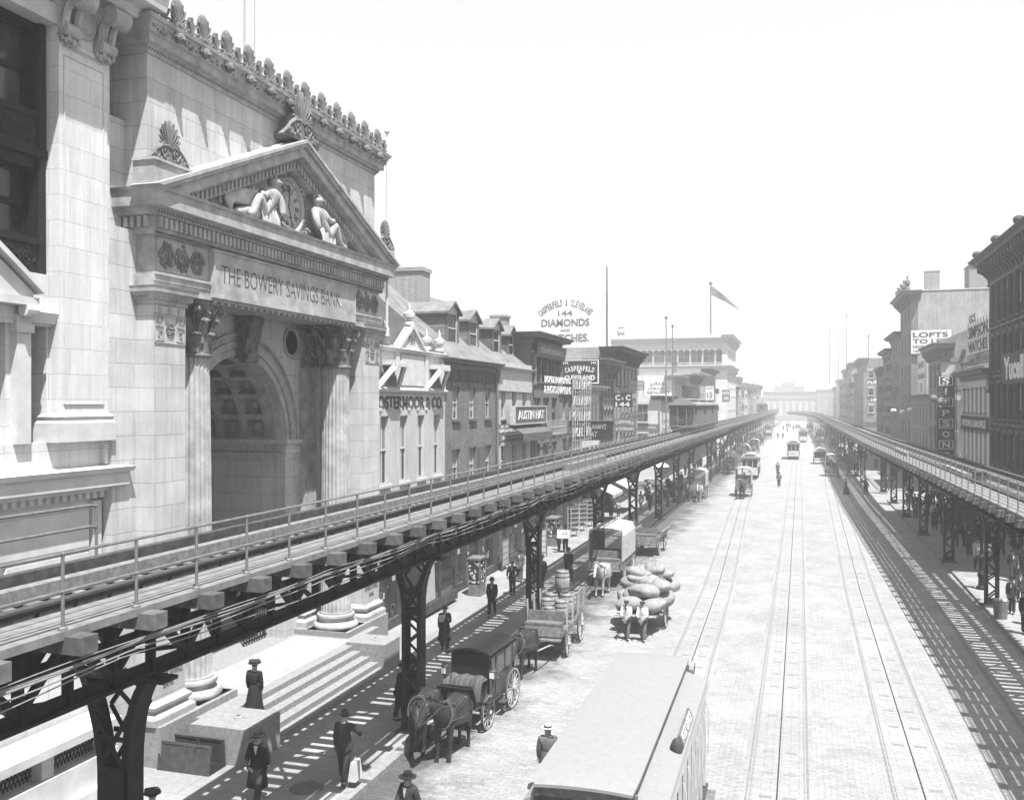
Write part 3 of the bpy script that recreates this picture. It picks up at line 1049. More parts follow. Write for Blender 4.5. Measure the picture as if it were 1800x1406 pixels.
# ---------------- horse ----------------
def horse_geo(headdown=0.0, lift=0, turn=0.0):
    hw = headdown
    n = [(0, -.15, 1.12, .27, .29), (0, -.55, 1.16, .27, .27), (0, -.80, 1.12, .18, .20), (0, .25, 1.10, .25, .29), (0, .55, 1.15, .19, .24)]
    e = [(0, 1), (1, 2), (0, 3), (3, 4)]
    nb = V3(0, .68, 1.30)
    nm = V3(turn * .15, .95, 1.55 - hw * .25); nt_ = V3(turn * .35, 1.16, 1.82 - hw * .55)
    pl = nt_ + V3(turn * .12, .10, -.02); mz = nt_ + V3(turn * .3, .36, -.36 - hw * .08); no = nt_ + V3(turn * .36, .46, -.47 - hw * .1)
    b = len(n)
    n += [tuple(nb) + (.15, .21), tuple(nm) + (.10, .15), tuple(nt_) + (.085, .11), tuple(pl) + (.085, .10), tuple(mz) + (.055, .065), tuple(no) + (.05, .05)]
    e += [(4, b), (b, b + 1), (b + 1, b + 2), (b + 2, b + 3), (b + 3, b + 4), (b + 4, b + 5)]
    for sx in (-1, 1):
        fy = .06 if sx > 0 else -.05
        b = len(n)
        n += [(sx * .15, .48, .98, .12, .13), (sx * .155, .50 + fy, .72, .075), (sx * .155, .52 + fy, .50, .058), (sx * .155, .52 + fy, .25, .036), (sx * .155, .53 + fy, .13, .043), (sx * .155, .58 + fy, .04, .058)]
        e += [(3, b)] + [(b + i, b + i + 1) for i in range(5)]
        b = len(n); hy = -.06 if sx > 0 else .05
        n += [(sx * .15, -.66, 1.0, .15, .18), (sx * .16, -.62 + hy, .80, .10, .13), (sx * .16, -.84 + hy, .54, .055, .07), (sx * .16, -.80 + hy, .28, .038), (sx * .16, -.80 + hy, .13, .045), (sx * .16, -.75 + hy, .04, .06)]
        e += [(1, b)] + [(b + i, b + i + 1) for i in range(5)]
    mb = MB(); mb.add(*skin_geo(n, e, 2, 1.30))
    for sx in (-1, 1):
        p = nt_ + V3(sx * .06, 0, .08)
        mb.tube([p, p + V3(sx * .02, .03, .09), p + V3(sx * .02, .03, .15)], [.035, .03, .005], 5)
        mb.mat(1)
        mb.lathe([(.075, 0), (.062, .075)], c=(sx * .155, .60 + (.06 if sx > 0 else -.05), -.0), n=8)
        mb.lathe([(.075, 0), (.062, .075)], c=(sx * .16, -.74 + (-.06 if sx > 0 else .05), -.0), n=8)
        mb.ball(pl + (mz - pl) * .3 + V3(sx * .07, 0, .03), .018, 5, 4)
        mb.mat(0)
    mane = MB()
    for i in range(9):
        t = i / 8
        p = nb.lerp(nt_, t) + V3(0, -.02 - .1 * (1 - abs(t - .5)), .13 + .04 * t)
        mane.tube([p + V3(0, 0, .03), p + V3(.08, -.03, -.06), p + V3(.12, -.03, -.18)], [.03, .04, .01], 5)
    mane.tube([nt_ + V3(0, .02, .12), pl + V3(0, .09, .0), pl + V3(0, .13, -.1)], [.03, .035, .008], 5)
    tail = MB(); tail.tube([(0, -.98, 1.18), (0, -1.07, 1.05), (0, -1.10, .8), (0, -1.07, .5)], [.04, .06, .075, .02], 7)
    har = MB()
    def ring(yc, zc, rx, rz, w_, tilt=0.0):
        pts = []
        for i in range(17):
            a = 2 * PI * i / 16
            pts.append((rx * math.sin(a), yc + tilt * math.cos(a), zc + rz * math.cos(a)))
        har.tube(pts, w_, 5)
    ring(.56, 1.22, .27, .35, .028, -.10)      # collar
    ring(.18, 1.11, .315, .355, .011); ring(-.42, 1.15, .325, .335, .010)
    for sx in (-1, 1):
        har.tube([(sx * .28, .60, 1.12), (sx * .325, .1, 1.05), (sx * .33, -.5, 1.03), (sx * .34, -1.2, .95)], .014, 5)
        har.tube([(sx * .02, .5, 1.56), (sx * .23, .1, 1.38), (sx * .14, -.6, 1.50)], .012, 5)
        har.tube([tuple(no + V3(sx * .06, -.08, .05)), tuple(nm + V3(sx * .14, 0, .05)), (sx * .15, .3, 1.42), (sx * .12, -.5, 1.50)], .008, 5)
        har.tube([tuple(nt_ + V3(sx * .09, .02, .05)), tuple(mz + V3(sx * .06, -.02, .02)), tuple(no + V3(sx * .05, -.02, .03))], .012, 5)
        bl = pl.lerp(mz, .3) + V3(sx * .085, 0, .02)
        har.box(bl.x - .012, bl.x + .012, bl.y - .06, bl.y + .06, bl.z - .06, bl.z + .06)
    har.box(-.05, .05, .12, .24, 1.44, 1.50)
    return mb, mane, tail, har
def make_horse(mat, **k):
    a, b, c, d = horse_geo(**k)
    o = bpy.data.objects.new('horse', a.mesh('horse', [mat, M_HAIR], 75)); link(o, None, (0, 0, -50))
    b.build('mane', M_MANE if mat != M_HORSEW else M_HORSEW, o, True); c.build('tail', M_MANE if mat != M_HORSEW else M_HORSEW, o, True); d.build('harness', M_LEATHER if mat == M_HORSEW else M_WHEEL2, o)
    return o
M_WHEEL2 = plain('worn_harness', 0.09, 0.5, ns=8)
# ---------------- carved ornament helpers ----------------
def spiral(mb, cx, cy, cz, r, turns, tr, plane='yz', flip=1, a0=0.0, n=5, taper=.35):
    pts = []; rs = []
    N_ = int(turns * 12) + 1
    for i in range(N_):
        t = i / (N_ - 1)
        rad = r * (1 - t) + r * .12 * t
        a = a0 + flip * turns * 2 * PI * t
        p, q = rad * math.cos(a), rad * math.sin(a)
        pts.append((cx, cy + p, cz + q) if plane == 'yz' else (cx + p, cy, cz + q))
        rs.append(tr * (1 - taper * t))
    mb.tube(pts, rs, n)
    mb.ball((cx, cy, cz), tr * 1.3, 6, 4)

def anthemion(mb, x, y, z, w_, h_, d, petals=9, volutes=True, plane='yz'):
    """upright palmette leaf standing at z, facing out"""
    for k in range(petals):
        t = (k / (petals - 1) - .5) * 2
        a = t * 1.25
        L = h_ * (1 - .38 * abs(t) ** 1.5)
        p0 = Vector((0, .04 * w_ * t, h_ * .06)); p1 = Vector((0, math.sin(a) * L * .55 * w_ / h_ * 1.1, math.cos(a) * L * .55 + .03)); p2 = Vector((0, math.sin(a) * L * .72 * w_ / h_ * 1.1, math.cos(a) * L * .95))
        f = lambda p: (x, y + p.y, z + p.z) if plane == 'yz' else (x + p.y, y, z + p.z)
        wd = w_ / petals * .55
        mb.tube([f(p0), f(p1), f(p2), f(p2 * 1.04)], [wd * .3, wd * .9, wd, wd * .3], 5, flat=None)
    if volutes:
        for sg in (-1, 1):
            c = (x, y + sg * w_ * .32, z + h_ * .08) if plane == 'yz' else (x + sg * w_ * .32, y, z + h_ * .08)
            spiral(mb, c[0], c[1], c[2], h_ * .13, 1.2, d * .22, plane, sg, PI / 2)

def scrollwork(mb, x, y0, y1, z0, z1, tr=.03, seed=1):
    rr = random.Random(seed)
    H_ = z1 - z0; zc = (z0 + z1) / 2
    n = max(1, round((y1 - y0) / (H_ * .95)))
    st = (y1 - y0) / n
    for i in range(n):
        yc = y0 + st * (i + .5); fl = 1 if i % 2 else -1
        spiral(mb, x, yc, zc, H_ * .36, 1.8, tr, 'yz', fl, -fl * PI / 2)
        for k in range(34):
            a = k * .9 + rr.random()
            q = H_ * (.18 + .28 * rr.random())
            mb.ball((x + rr.uniform(-.01, .015), yc + q * math.cos(a) * st / H_ * .95, zc + q * math.sin(a)), (tr * .9, tr * (1 + rr.random() * 1.2), tr * (1 + rr.random())), 5, 3)
    wv = [(x, y0 + (y1 - y0) * i / 40, zc + H_ * .36 * math.sin(i / 40 * n * PI)) for i in range(41)]
    mb.tube(wv, tr, 5)

def capital(root, mat, x, y, z0, h_, r, name='capital', half=False):
    m = MB()
    m.lathe([(r, 0), (r * 1.02, .05), (r * .92, .1), (r * .95, h_ * .6), (r * 1.15, h_ * .85), (r * 1.25, h_ * .9)], c=(x, y, z0), n=20)
    m.lathe([(r * 1.0, -.03), (r * 1.12, .0), (r * 1.12, .05), (r, .08)], c=(x, y, z0), n=24)
    def leaf(a, zb, L, out, wd):
        ca, sa = math.cos(a), math.sin(a)
        prof = [(r * .98, 0), (r * 1.02, L * .4), (r * 1.06 + out * .3, L * .75), (r * 1.05 + out * .85, L), (r * 1.05 + out, L * .9), (r * 1.03 + out * .9, L * .78)]
        ws = [wd, wd * 1.1, wd * 1.05, wd * .8, wd * .55, wd * .2]
        vs = []; fs = []
        for (rad, z), w_ in zip(prof, ws):
            for t, dr in ((-1, -.03), (-.5, .02), (0, .045), (.5, .02), (1, -.03)):
                tt = t * w_
                rr_ = rad + dr
                vs.append((x + rr_ * ca - tt * sa, y + rr_ * sa + tt * ca, z0 + zb + z + (.02 if abs(t) == .5 else 0)))
        for i in range(len(prof) - 1):
            for k in range(4):
                a_ = i * 5 + k
                fs.append((a_, a_ + 1, a_ + 6, a_ + 5))
        m.add(vs, fs)
        for t in (-1, -.5, .5, 1):      # lobes at the lip
            rad = r * 1.05 + out * .8
            m.ball((x + rad * ca - t * wd * .75 * sa, y + rad * sa + t * wd * .75 * ca, z0 + zb + L * .93), (wd * .3, wd * .3, wd * .22), 5, 3)
    for k in range(8): leaf(k * PI / 4, .08, h_ * .36, r * .30, r * .30)
    for k in range(8): leaf(k * PI / 4 + PI / 8, h_ * .22, h_ * .44, r * .38, r * .28)
    ab = r * 1.38
    for k in range(4):
        a = PI / 4 + k * PI / 2
        ca, sa = math.cos(a), math.sin(a)
        for off in (-.09, .09):
            pts = []; rs = []
            for i in range(22):
                t = i / 21
                if t < .45:
                    u = t / .45
                    rad = r * (.95 + .62 * u ** 1.6); z = h_ * (.50 + .36 * u)
                else:
                    u = (t - .45) / .55; q = r * .20 * (1 - u * .8); an = PI / 2 - u * 2.6 * PI
                    rad = r * 1.57 + q * math.cos(an) ; z = h_ * .86 - r * .2 + q * math.sin(an)
                pts.append((x + rad * ca - off * r * sa, y + rad * sa + off * r * ca, z0 + z)); rs.append(r * .075)
            m.tube(pts, rs, 5)
        a = k * PI / 2
        m.ball((x + r * 1.28 * math.cos(a), y + r * 1.28 * math.sin(a), z0 + h_ * .93), r * .15, 7, 5)
        for sg in (-1, 1):
            aa = a + sg * .28
            m.tube([(x + r * math.cos(a + sg * .5), y + r * math.sin(a + sg * .5), z0 + h_ * .55), (x + r * 1.2 * math.cos(aa), y + r * 1.2 * math.sin(aa), z0 + h_ * .82), (x + r * 1.3 * math.cos(a + sg * .1), y + r * 1.3 * math.sin(a + sg * .1), z0 + h_ * .75)], r * .06, 5)
    pts = []
    for k in range(4):
        a = PI / 4 + k * PI / 2
        for da, q in ((-.06, 1.72), (.06, 1.72), (PI / 4 * .6, 1.30), (PI / 4, 1.24), (PI / 4 * 1.4, 1.30)):
            pts.append((x + r * q * math.cos(a + da), y + r * q * math.sin(a + da)))
    m.prism(pts, 'z', z0 + h_ * .9, z0 + h_)
    return m.build(name, mat, root, True)

def statue(root, nodes, edges, extra=None, mat=None):
    mb = MB(); mb.add(*skin_geo(nodes, edges, 1))
    if extra: extra(mb)
    return mb

# ---------------- the savings bank ----------------
BX, BY = -16.0, 27.3
bank = thing('savings_bank', (BX, BY, 0), 0, 'pale stone savings bank with a fluted columned portico, sculpted pediment and tall coffered arch', 'bank')
HW = 6.8
# piers either side of the portico (antae)
for sg in (-1, 1):
    m = MB()
    a, b = sorted((sg * 5.5, sg * HW))
    m.box(-1.9, 0, a, b, 1.75, 12.1)
    m.build('pier', M_BANK, bank)
    m = MB()
    pth = [(-1.9, a), (0, a), (0, b), (-1.9, b)]
    m.sweep([(0, 1.2), (.20, 1.2), (.20, 1.36), (.16, 1.42), (.06, 1.46), (.06, 1.52), (.12, 1.58), (.13, 1.66), (.03, 1.75), (0, 1.8)], pth)
    m.build('pier_base', M_BANKD, bank)
    m = MB()
    m.sweep([(0, 12.08), (.05, 12.1), (.06, 12.2), (.14, 12.24), (.16, 12.34), (.24, 12.4), (.25, 12.5), (.27, 12.55), (0, 12.55)], pth)
    m.mat(1)
    for k in range(int((b - a) / .085)):
        m.ball((.13, a + .05 + k * .085, 12.29), (.04, .032, .045), 5, 3)
    for k in range(int(1.3 / .085)):
        m.ball((-.08 - k * .085, -HW - .13 if sg < 0 else a - .13, 12.29), (.032, .04, .045), 5, 3)
    m.mat(0)
    for k in range(3): m.lathe([(.09, 0), (.09, .02), (.06, .025)], n=12, M=Matrix.Translation((0, a + .25 + k * .4, 11.97)) @ Matrix.Rotation(PI / 2, 4, 'Y'))
    # Greek key panel with a rosette
    def key(y, z, s, fl):
        P_ = [(0, 0), (1, 0), (1, 1), (.35, 1), (.35, .45), (.68, .45)]
        pp = [(.012, y + (p[0] - .5) * s * fl, z + (p[1] - .5) * s) for p in P_]
        for q0, q1 in zip(pp, pp[1:]): m.bar(q0, q1, .03, .05, up=(1, 0, 0))
    c_ = (a + b) / 2
    for sy in (-1, 1):
        for sz in (-1, 1): key(c_ + sy * .45, 11.48 + sz * .19, .26, -sy)
    for q in ((-.62, -.62, 11.1, 11.86), (.62, .62, 11.1, 11.86)):
        m.bar((.012, c_ + q[0], q[2]), (.012, c_ + q[1], q[3]), .03, .03, up=(1, 0, 0))
    for zz in (11.1, 11.86): m.bar((.012, c_ - .62, zz), (.012, c_ + .62, zz), .03, .03, up=(1, 0, 0))
    for yy in (-.27, .27): m.bar((.012, c_ + yy, 11.16), (.012, c_ + yy, 11.8), .03, .03, up=(1, 0, 0))
    m.mat(1)
    for k in range(10):
        an = k * PI / 5; m.ball((.03, c_ + .14 * math.cos(an), 11.48 + .15 * math.sin(an)), (.02, .055, .045), 5, 4)
    m.ball((.05, c_, 11.48), .05, 6, 4)
    m.build('pier_capital', [M_BANKD, M_BANKC], bank)
    # incised name low on the pier
    m = MB()
    cc = c_ - .05
    if sg > 0:
        put_text(m, 'THE', cc, 2.62, .28, .17, .004, depth=.012); put_text(m, 'BOWERY SAVINGS', cc, 2.36, 1.1, .17, .004, depth=.012); put_text(m, 'BANK', cc, 2.1, .42, .17, .004, depth=.012)
    else:
        put_text(m, 'THE', cc, 2.68, .28, .18, .004, depth=.012); put_text(m, 'BOWERY SAVINGS', cc, 2.40, 1.15, .18, .004, depth=.012); put_text(m, 'BANK', cc, 2.13, .44, .18, .004, depth=.012)
    m.build('pier_inscription', M_INC, bank)

# columns
for sg in (-1, 1):
    x, y = -.62, sg * 4.35
    m = MB()
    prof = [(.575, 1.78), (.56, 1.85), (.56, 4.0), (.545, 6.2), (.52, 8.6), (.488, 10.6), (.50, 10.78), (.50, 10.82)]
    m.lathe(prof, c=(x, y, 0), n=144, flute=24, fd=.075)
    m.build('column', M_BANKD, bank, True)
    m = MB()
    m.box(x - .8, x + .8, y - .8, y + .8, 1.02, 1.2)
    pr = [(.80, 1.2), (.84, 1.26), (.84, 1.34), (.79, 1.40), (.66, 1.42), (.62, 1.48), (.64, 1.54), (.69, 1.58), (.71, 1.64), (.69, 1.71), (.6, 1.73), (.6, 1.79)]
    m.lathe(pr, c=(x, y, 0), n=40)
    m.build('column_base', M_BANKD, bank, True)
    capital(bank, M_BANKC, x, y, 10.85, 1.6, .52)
    # pilaster on the inner wall behind
    m = MB()
    m.box(-1.9, -1.68, y - .5, y + .5, 1.2, 10.85)
    for k in range(7):
        yy = y - .5 + (k + .5) / 7
        m.box(-1.68, -1.64, yy - .045, yy + .045, 1.9, 10.7)
    m.sweep([(0, 1.2), (.18, 1.2), (.18, 1.4), (.05, 1.5), (.1, 1.65), (.02, 1.8), (0, 1.8)], [(-1.9, y - .5), (-1.68, y - .5), (-1.68, y + .5), (-1.9, y + .5)])
    m.build('pilaster', M_BANKD, bank)
    m = MB(); anthemion(m, -1.60, y - .25, 10.9, .55, .6, .2, 5); anthemion(m, -1.60, y + .25, 10.9, .55, .6, .2, 5); anthemion(m, -1.58, y, 11.4, .7, .7, .2, 5)
    for q in (-1, 1): spiral(m, -1.55, y + q * .5, 12.0, .22, 1.5, .05, 'yz', q, PI / 2)
    m.box(-1.9, -1.45, y - .72, y + .72, 12.3, 12.5)
    m.build('pilaster_capital', M_BANKC, bank)

# inner wall with the great arch
m = MB()
RA, ZS = 2.9, 8.2
pl = [(-5.5, 1.0), (-RA, 1.0), (-RA, ZS)] + [(-RA * math.cos(PI * k / 32), ZS + RA * math.sin(PI * k / 32)) for k in range(1, 32)] + [(RA, ZS), (RA, 1.0), (5.5, 1.0), (5.5, 12.7), (-5.5, 12.7)]
m.prism(pl, 'x', -2.3, -1.9)
m.box(-9, -1.92, 5.52, 6.79, .2, 12.6); m.box(-9, -1.92, -6.79, -5.52, .2, 12.6)
m.box(-9, -2.31, 3.45, 5.5, .2, 12.6); m.box(-9, -2.31, -5.5, -3.45, .2, 12.6)
m.box(-9, -2.31, -3.44, 3.44, 11.65, 12.6); m.box(-9.6, -9.01, -6.8, 6.8, .2, 12.6)
m.build('portico_wall', M_BANK, bank)
m = MB()
def ring_arc(mb, r0, r1, x0, x1, n=40):
    for k in range(n):
        a, b = PI * k / n, PI * (k + 1) / n
        q = [(-r1 * math.cos(a), ZS + r1 * math.sin(a)), (-r1 * math.cos(b), ZS + r1 * math.sin(b)), (-r0 * math.cos(b), ZS + r0 * math.sin(b)), (-r0 * math.cos(a), ZS + r0 * math.sin(a))]
        mb.prism(q, 'x', x0, x1)
ring_arc(m, 2.9, 3.12, -1.898, -1.86); ring_arc(m, 3.16, 3.38, -1.898, -1.80); ring_arc(m, 3.42, 3.58, -1.898, -1.86); ring_arc(m, 3.58, 3.66, -1.898, -1.76)
for k in range(56):
    a = PI * (k + .5) / 56; m.ball((-1.85, -3.50 * math.cos(a), ZS + 3.50 * math.sin(a)), (.035, .05, .05), 5, 3)
for k in range(72):
    a = PI * (k + .5) / 72; m.ball((-1.86, -3.14 * math.cos(a), ZS + 3.14 * math.sin(a)), (.03, .025, .025), 5, 3)
m.build('archivolt', M_BANKD, bank)
# keystone console
m = MB()
m.box(-1.9, -1.45, -.30, .30, 11.0, 12.6)
for yy in (-.3, -.1, .1, .3):
    m.tube([(-1.42, yy, 12.5), (-1.25, yy, 12.2), (-1.35, yy, 11.7), (-1.5, yy, 11.3), (-1.4, yy, 11.0)], .07, 6)
for zz, rr_, xx in ((12.25, .30, -1.5), (11.05, .2, -1.55)):
    m.lathe([(rr_, -.36), (rr_, .36)], n=16, M=Matrix.Translation((xx, 0, zz)) @ Matrix.Rotation(PI / 2, 4, 'X'))
    for sg in (-1, 1): spiral(m, xx, sg * .37, zz, rr_ * .85, 1.6, .035, 'xz', sg)
m.build('keystone', M_BANKC, bank)
for sg in (-1, 1):
    m = MB(); M_ = Matrix.Translation((-1.89, sg * 3.3, 11.75)) @ Matrix.Rotation(PI / 2, 4, 'Y')
    m.lathe([(.001, 0), (.44, .0), (.46, .05), (.52, .08), (.58, .05), (.58, 0)], n=32, M=M_)
    m.build('roundel', M_BANKD, bank)
# barrel vault with coffers
m = MB()
X0, X1 = -8.8, -2.3
RB = 3.2
NV = 44
for k in range(NV):
    a, b = PI * k / NV, PI * (k + 1) / NV
    m.add([(X0, -RB * math.cos(a), ZS + RB * math.sin(a)), (X1, -RB * math.cos(a), ZS + RB * math.sin(a)), (X1, -RB * math.cos(b), ZS + RB * math.sin(b)), (X0, -RB * math.cos(b), ZS + RB * math.sin(b))], [(0, 1, 2, 3)])
nx = 6; pitch = (X1 - .35 - X0) / nx
def arc_rib(x0, x1, r0):
    n = 36
    for k in range(n):
        a, b = PI * k / n, PI * (k + 1) / n
        q = [(-RB * math.cos(a), ZS + RB * math.sin(a)), (-RB * math.cos(b), ZS + RB * math.sin(b)), (-r0 * math.cos(b), ZS + r0 * math.sin(b)), (-r0 * math.cos(a), ZS + r0 * math.sin(a))]
        m.prism(q, 'x', x0, x1)
arc_rib(X1 - .38, X1, 2.88)
for i in range(nx + 1): arc_rib(X0 + i * pitch - .12, X0 + i * pitch + .12, 2.9)
na = 11
for i in range(na + 1):
    a = PI * i / na
    for k in range(nx):
        xa, xb = X0 + k * pitch + .12, X0 + (k + 1) * pitch - .12
        t = .10 / 3
        q = [(-rr_ * math.cos(a + s_), ZS + rr_ * math.sin(a + s_)) for rr_, s_ in ((RB, -t), (RB, t), (2.905, t), (2.905, -t))]
        m.prism(q, 'x', xa, xb)
for i in range(na):
    a = PI * (i + .5) / na
    for k in range(nx):
        cx = X0 + (k + .5) * pitch
        for (rx_, dd) in ((.24, 3.14), (.17, 3.08), (.08, 3.03)):
            M_ = Matrix.Translation((cx, -dd * math.cos(a), ZS + dd * math.sin(a))) @ Matrix.Rotation(PI / 2 - a if False else (a - PI / 2), 4, 'X').inverted()
            m.lathe([(rx_, -.03), (rx_, .0), (rx_ * .7, .03)], n=10, M=Matrix.Translation((cx, -dd * math.cos(a), ZS + dd * math.sin(a))) @ Matrix.Rotation(PI / 2 - a, 4, 'X') @ Matrix.Rotation(PI, 4, 'X'))
m.build('coffered_vault', M_BANKD, bank)
m = MB()
for sg in (-1, 1):
    a, b = sorted((sg * 2.9, sg * 3.44)); m.box(X0, -2.32, a, b, 1.0, 7.55)
    pt = [(X0, -2.92), (-1.9, -2.92), (-1.9, -4.8)] if sg < 0 else [(-1.9, 4.8), (-1.9, 2.92), (X0, 2.92)]
    # impost moulding round the reveal and along the wall
    pr = [(-.05, 7.55), (.04, 7.55), (.05, 7.68), (.12, 7.72), (.12, 7.80), (.05, 7.84), (.06, 7.98), (.16, 8.04), (.20, 8.2), (-.05, 8.2)]
    if sg > 0: m.sweep(pr, [(-1.9, 3.84), (-1.9, 2.9), (X0, 2.9)][::-1] if False else [(X0, 2.9), (-1.9, 2.9), (-1.9, 3.84)])
    else: m.sweep(pr, [(-1.9, -3.84), (-1.9, -2.9), (X0, -2.9)])
    for k in range(40):
        m.box(-2.0 - k * .16 - .08, -2.0 - k * .16, *(sorted((sg * 2.78, sg * 2.9))), 7.72, 7.82)
m.box(X0 - .2, X0, -3.4, 3.4, 1.0, 11.6)
m.build('vault_side_wall', M_BANK, bank)
m = MB(); m.box(X0, X0 + .15, -1.6, 1.6, 1.0, 5.6); m.mat(1); m.box(X0 + .15, X0 + .2, -1.3, -.05, 1.1, 5.2); m.box(X0 + .15, X0 + .2, .05, 1.3, 1.1, 5.2)
m.build('inner_door', [M_BANKD, M_IRONWIN], bank)
# iron gate folded back beside the arch
m = MB()
gx = -2.6
for k in range(9): m.tube([(gx - .02, 1.35 + k * .17, 1.05), (gx - .02, 1.35 + k * .17, 3.3)], .022, 5)
for zz in (1.1, 1.75, 2.6, 3.25): m.box(gx - .04, gx, 1.3, 2.8, zz, zz + .07)
for zz in (1.9, 2.25, 2.75, 3.0):
    for k in range(8): m.lathe([(.06, 0), (.06, .03)], n=8, M=Matrix.Translation((gx, 1.43 + k * .17, zz)) @ Matrix.Rotation(PI / 2, 4, 'Y'))
m.build('iron_gate', M_IRONWIN, bank)

# entablature
m = MB()
m.box(-1.9, -.02, -6.8, 6.8, 12.55, 14.0)
for sg in (-1, 1):
    a, b = sorted((sg * 4.45, sg * 6.85))
    m.box(-.02, .03, a, b, 12.56, 12.70); m.box(-.02, .06, a, b, 12.70, 12.86); m.box(-.02, .10, a, b, 12.86, 12.93)
m.box(-1.9, -.5, -6.86, -6.8, 12.56, 12.9)
m.build('entablature', M_BANKD, bank)
for sg in (-1, 1):
    m = MB(); a, b = sorted((sg * 4.6, sg * 6.7))
    m.box(-.02, .01, a, b, 12.98, 13.84)
    m.mat(1); scrollwork(m, .03, a + .06, b - .06, 13.02, 13.80, .036, 3 + sg); m.mat(0)
    m.build('carved_frieze', [M_BANKD, M_BANKC], bank)
m = MB()
m.box(-.02, .14, -4.42, 4.42, 12.55, 13.88)
m.sweep([(0, 12.5), (.05, 12.5), (.05, 12.56), (0, 12.56)], [(-.02, -4.42), (.14, -4.42), (.14, 4.42), (-.02, 4.42)])
for (a, b, c, d) in ((-4.42, 4.42, 13.82, 13.88), (-4.42, 4.42, 12.56, 12.61), (-4.42, -4.36, 12.61, 13.82), (4.36, 4.42, 12.61, 13.82)):
    m.box(.14, .17, a, b, c, d)
pn = m.build('inscription_panel', M_BANKD, bank)
m = MB()
put_text(m, 'THE BOWERY SAVINGS BANK.', -.35, 13.22, 7.35, .52, .142, depth=.012, off=-.012)
m.build('lettering', M_INC, pn)
# soffit beneath
m = MB(); m.box(-1.68, .1, -5.4, 5.4, 12.42, 12.54)
for k in range(26):
    m.box(.02, .09, -4.3 + k * .34, -4.2 + k * .34, 12.34, 12.42)
m.build('soffit', M_BANKD, bank)

CP = [(-1.0, -6.8), (0, -6.8), (0, 6.8), (-1.0, 6.8)]
m = MB()
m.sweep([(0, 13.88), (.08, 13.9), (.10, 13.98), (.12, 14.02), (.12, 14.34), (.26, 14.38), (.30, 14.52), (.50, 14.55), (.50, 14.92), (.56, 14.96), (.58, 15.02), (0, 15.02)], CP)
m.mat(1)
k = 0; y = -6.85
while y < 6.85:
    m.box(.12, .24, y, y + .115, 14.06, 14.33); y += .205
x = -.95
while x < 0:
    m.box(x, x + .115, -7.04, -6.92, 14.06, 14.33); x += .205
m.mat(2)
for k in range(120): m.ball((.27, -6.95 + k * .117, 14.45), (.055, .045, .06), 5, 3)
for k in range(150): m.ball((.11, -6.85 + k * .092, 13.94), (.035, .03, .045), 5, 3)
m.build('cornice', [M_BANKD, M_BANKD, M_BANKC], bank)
# pediment
APZ, HB = 18.05, 7.35
def chev(mb, x0, x1, a, b):
    yo = HB * (APZ + a - 15.02) / 3.03; yi = HB * (APZ + b - 15.02) / 3.03
    for sg in (-1, 1):
        mb.prism([(sg * yo, 15.02), (0, APZ + a), (0, APZ + b), (sg * yi, 15.02)], 'x', x0, x1)
m = MB()
chev(m, -.2, .66, .06, -.04); chev(m, -.2, .60, -.04, -.16); chev(m, -.2, .50, -.16, -.48); chev(m, -.2, .30, -.48, -.58); chev(m, -.2, .10, -.58, -.84); chev(m, -.2, .16, -.84, -.89)
zl = lambda y, b: APZ + b - 3.03 * abs(y) / HB
y = .08
while y < 5.7:
    for sg in (-1, 1):
        a, b = sorted((sg * y, sg * (y + .115)))
        m.prism([(a, zl(a, -.59)), (b, zl(b, -.59)), (b, zl(b, -.83)), (a, zl(a, -.83))], 'x', .10, .24)
    y += .205
m.mat(1)
y = .05
while y < 6.2:
    for sg in (-1, 1):
        m.ball((.27, sg * y, zl(y, -.55)), (.05, .045, .06), 5, 3)
        m.ball((.50, sg * y, zl(y, -.17)), (.03, .03, .04), 4, 3)
    y += .13
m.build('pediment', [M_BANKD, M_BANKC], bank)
# tympanum sculpture: clock between two reclining figures, a lion and a horse
ck = MB()
Mc = Matrix.Translation((-.19, 0, 15.98)) @ Matrix.Rotation(PI / 2, 4, 'Y')
ck.lathe([(.98, 0), (1.0, .16), (.90, .2), (.82, .12), (.82, .08), (.001, .08)], n=48, M=Mc)
ck.mat(1)
for k in range(36):
    a = k * PI / 18; ck.ball((0.0, .95 * math.cos(a), 15.98 + .95 * math.sin(a)), (.05, .05, .05), 5, 3)
ck.mat(2)
NUM = ['XII', 'I', 'II', 'III', 'IV', 'V', 'VI', 'VII', 'VIII', 'IX', 'X', 'XI']
for k, s_ in enumerate(NUM):
    a = k * PI / 6
    vs, fs = text_geo(s_, 1, .01, .02)
    x0 = min(v[0] for v in vs); x1 = max(v[0] for v in vs)
    o_ = []
    for v in vs:
        p = (v[0] - (x0 + x1) / 2) * .22; q = v[1] * .33 + .48
        o_.append((-.10 + v[2], p * math.cos(a) + q * math.sin(a), 15.98 - p * math.sin(a) + q * math.cos(a)))
    ck.add(o_, fs)
ck.bar((-.07, 0, 15.98), (-.07, .18, 15.6), .03, .05, up=(1, 0, 0)); ck.bar((-.06, 0, 15.98), (-.06, .1, 16.6), .02, .04, up=(1, 0, 0))
ck.mat(0); ck.lathe([(.36, 0), (.34, .04), (.001, .04)], n=24, M=Matrix.Translation((-.11, 0, 15.98)) @ Matrix.Rotation(PI / 2, 4, 'Y'))
ck.build('clock', [M_BANKD, M_BANKC, M_INC], bank)
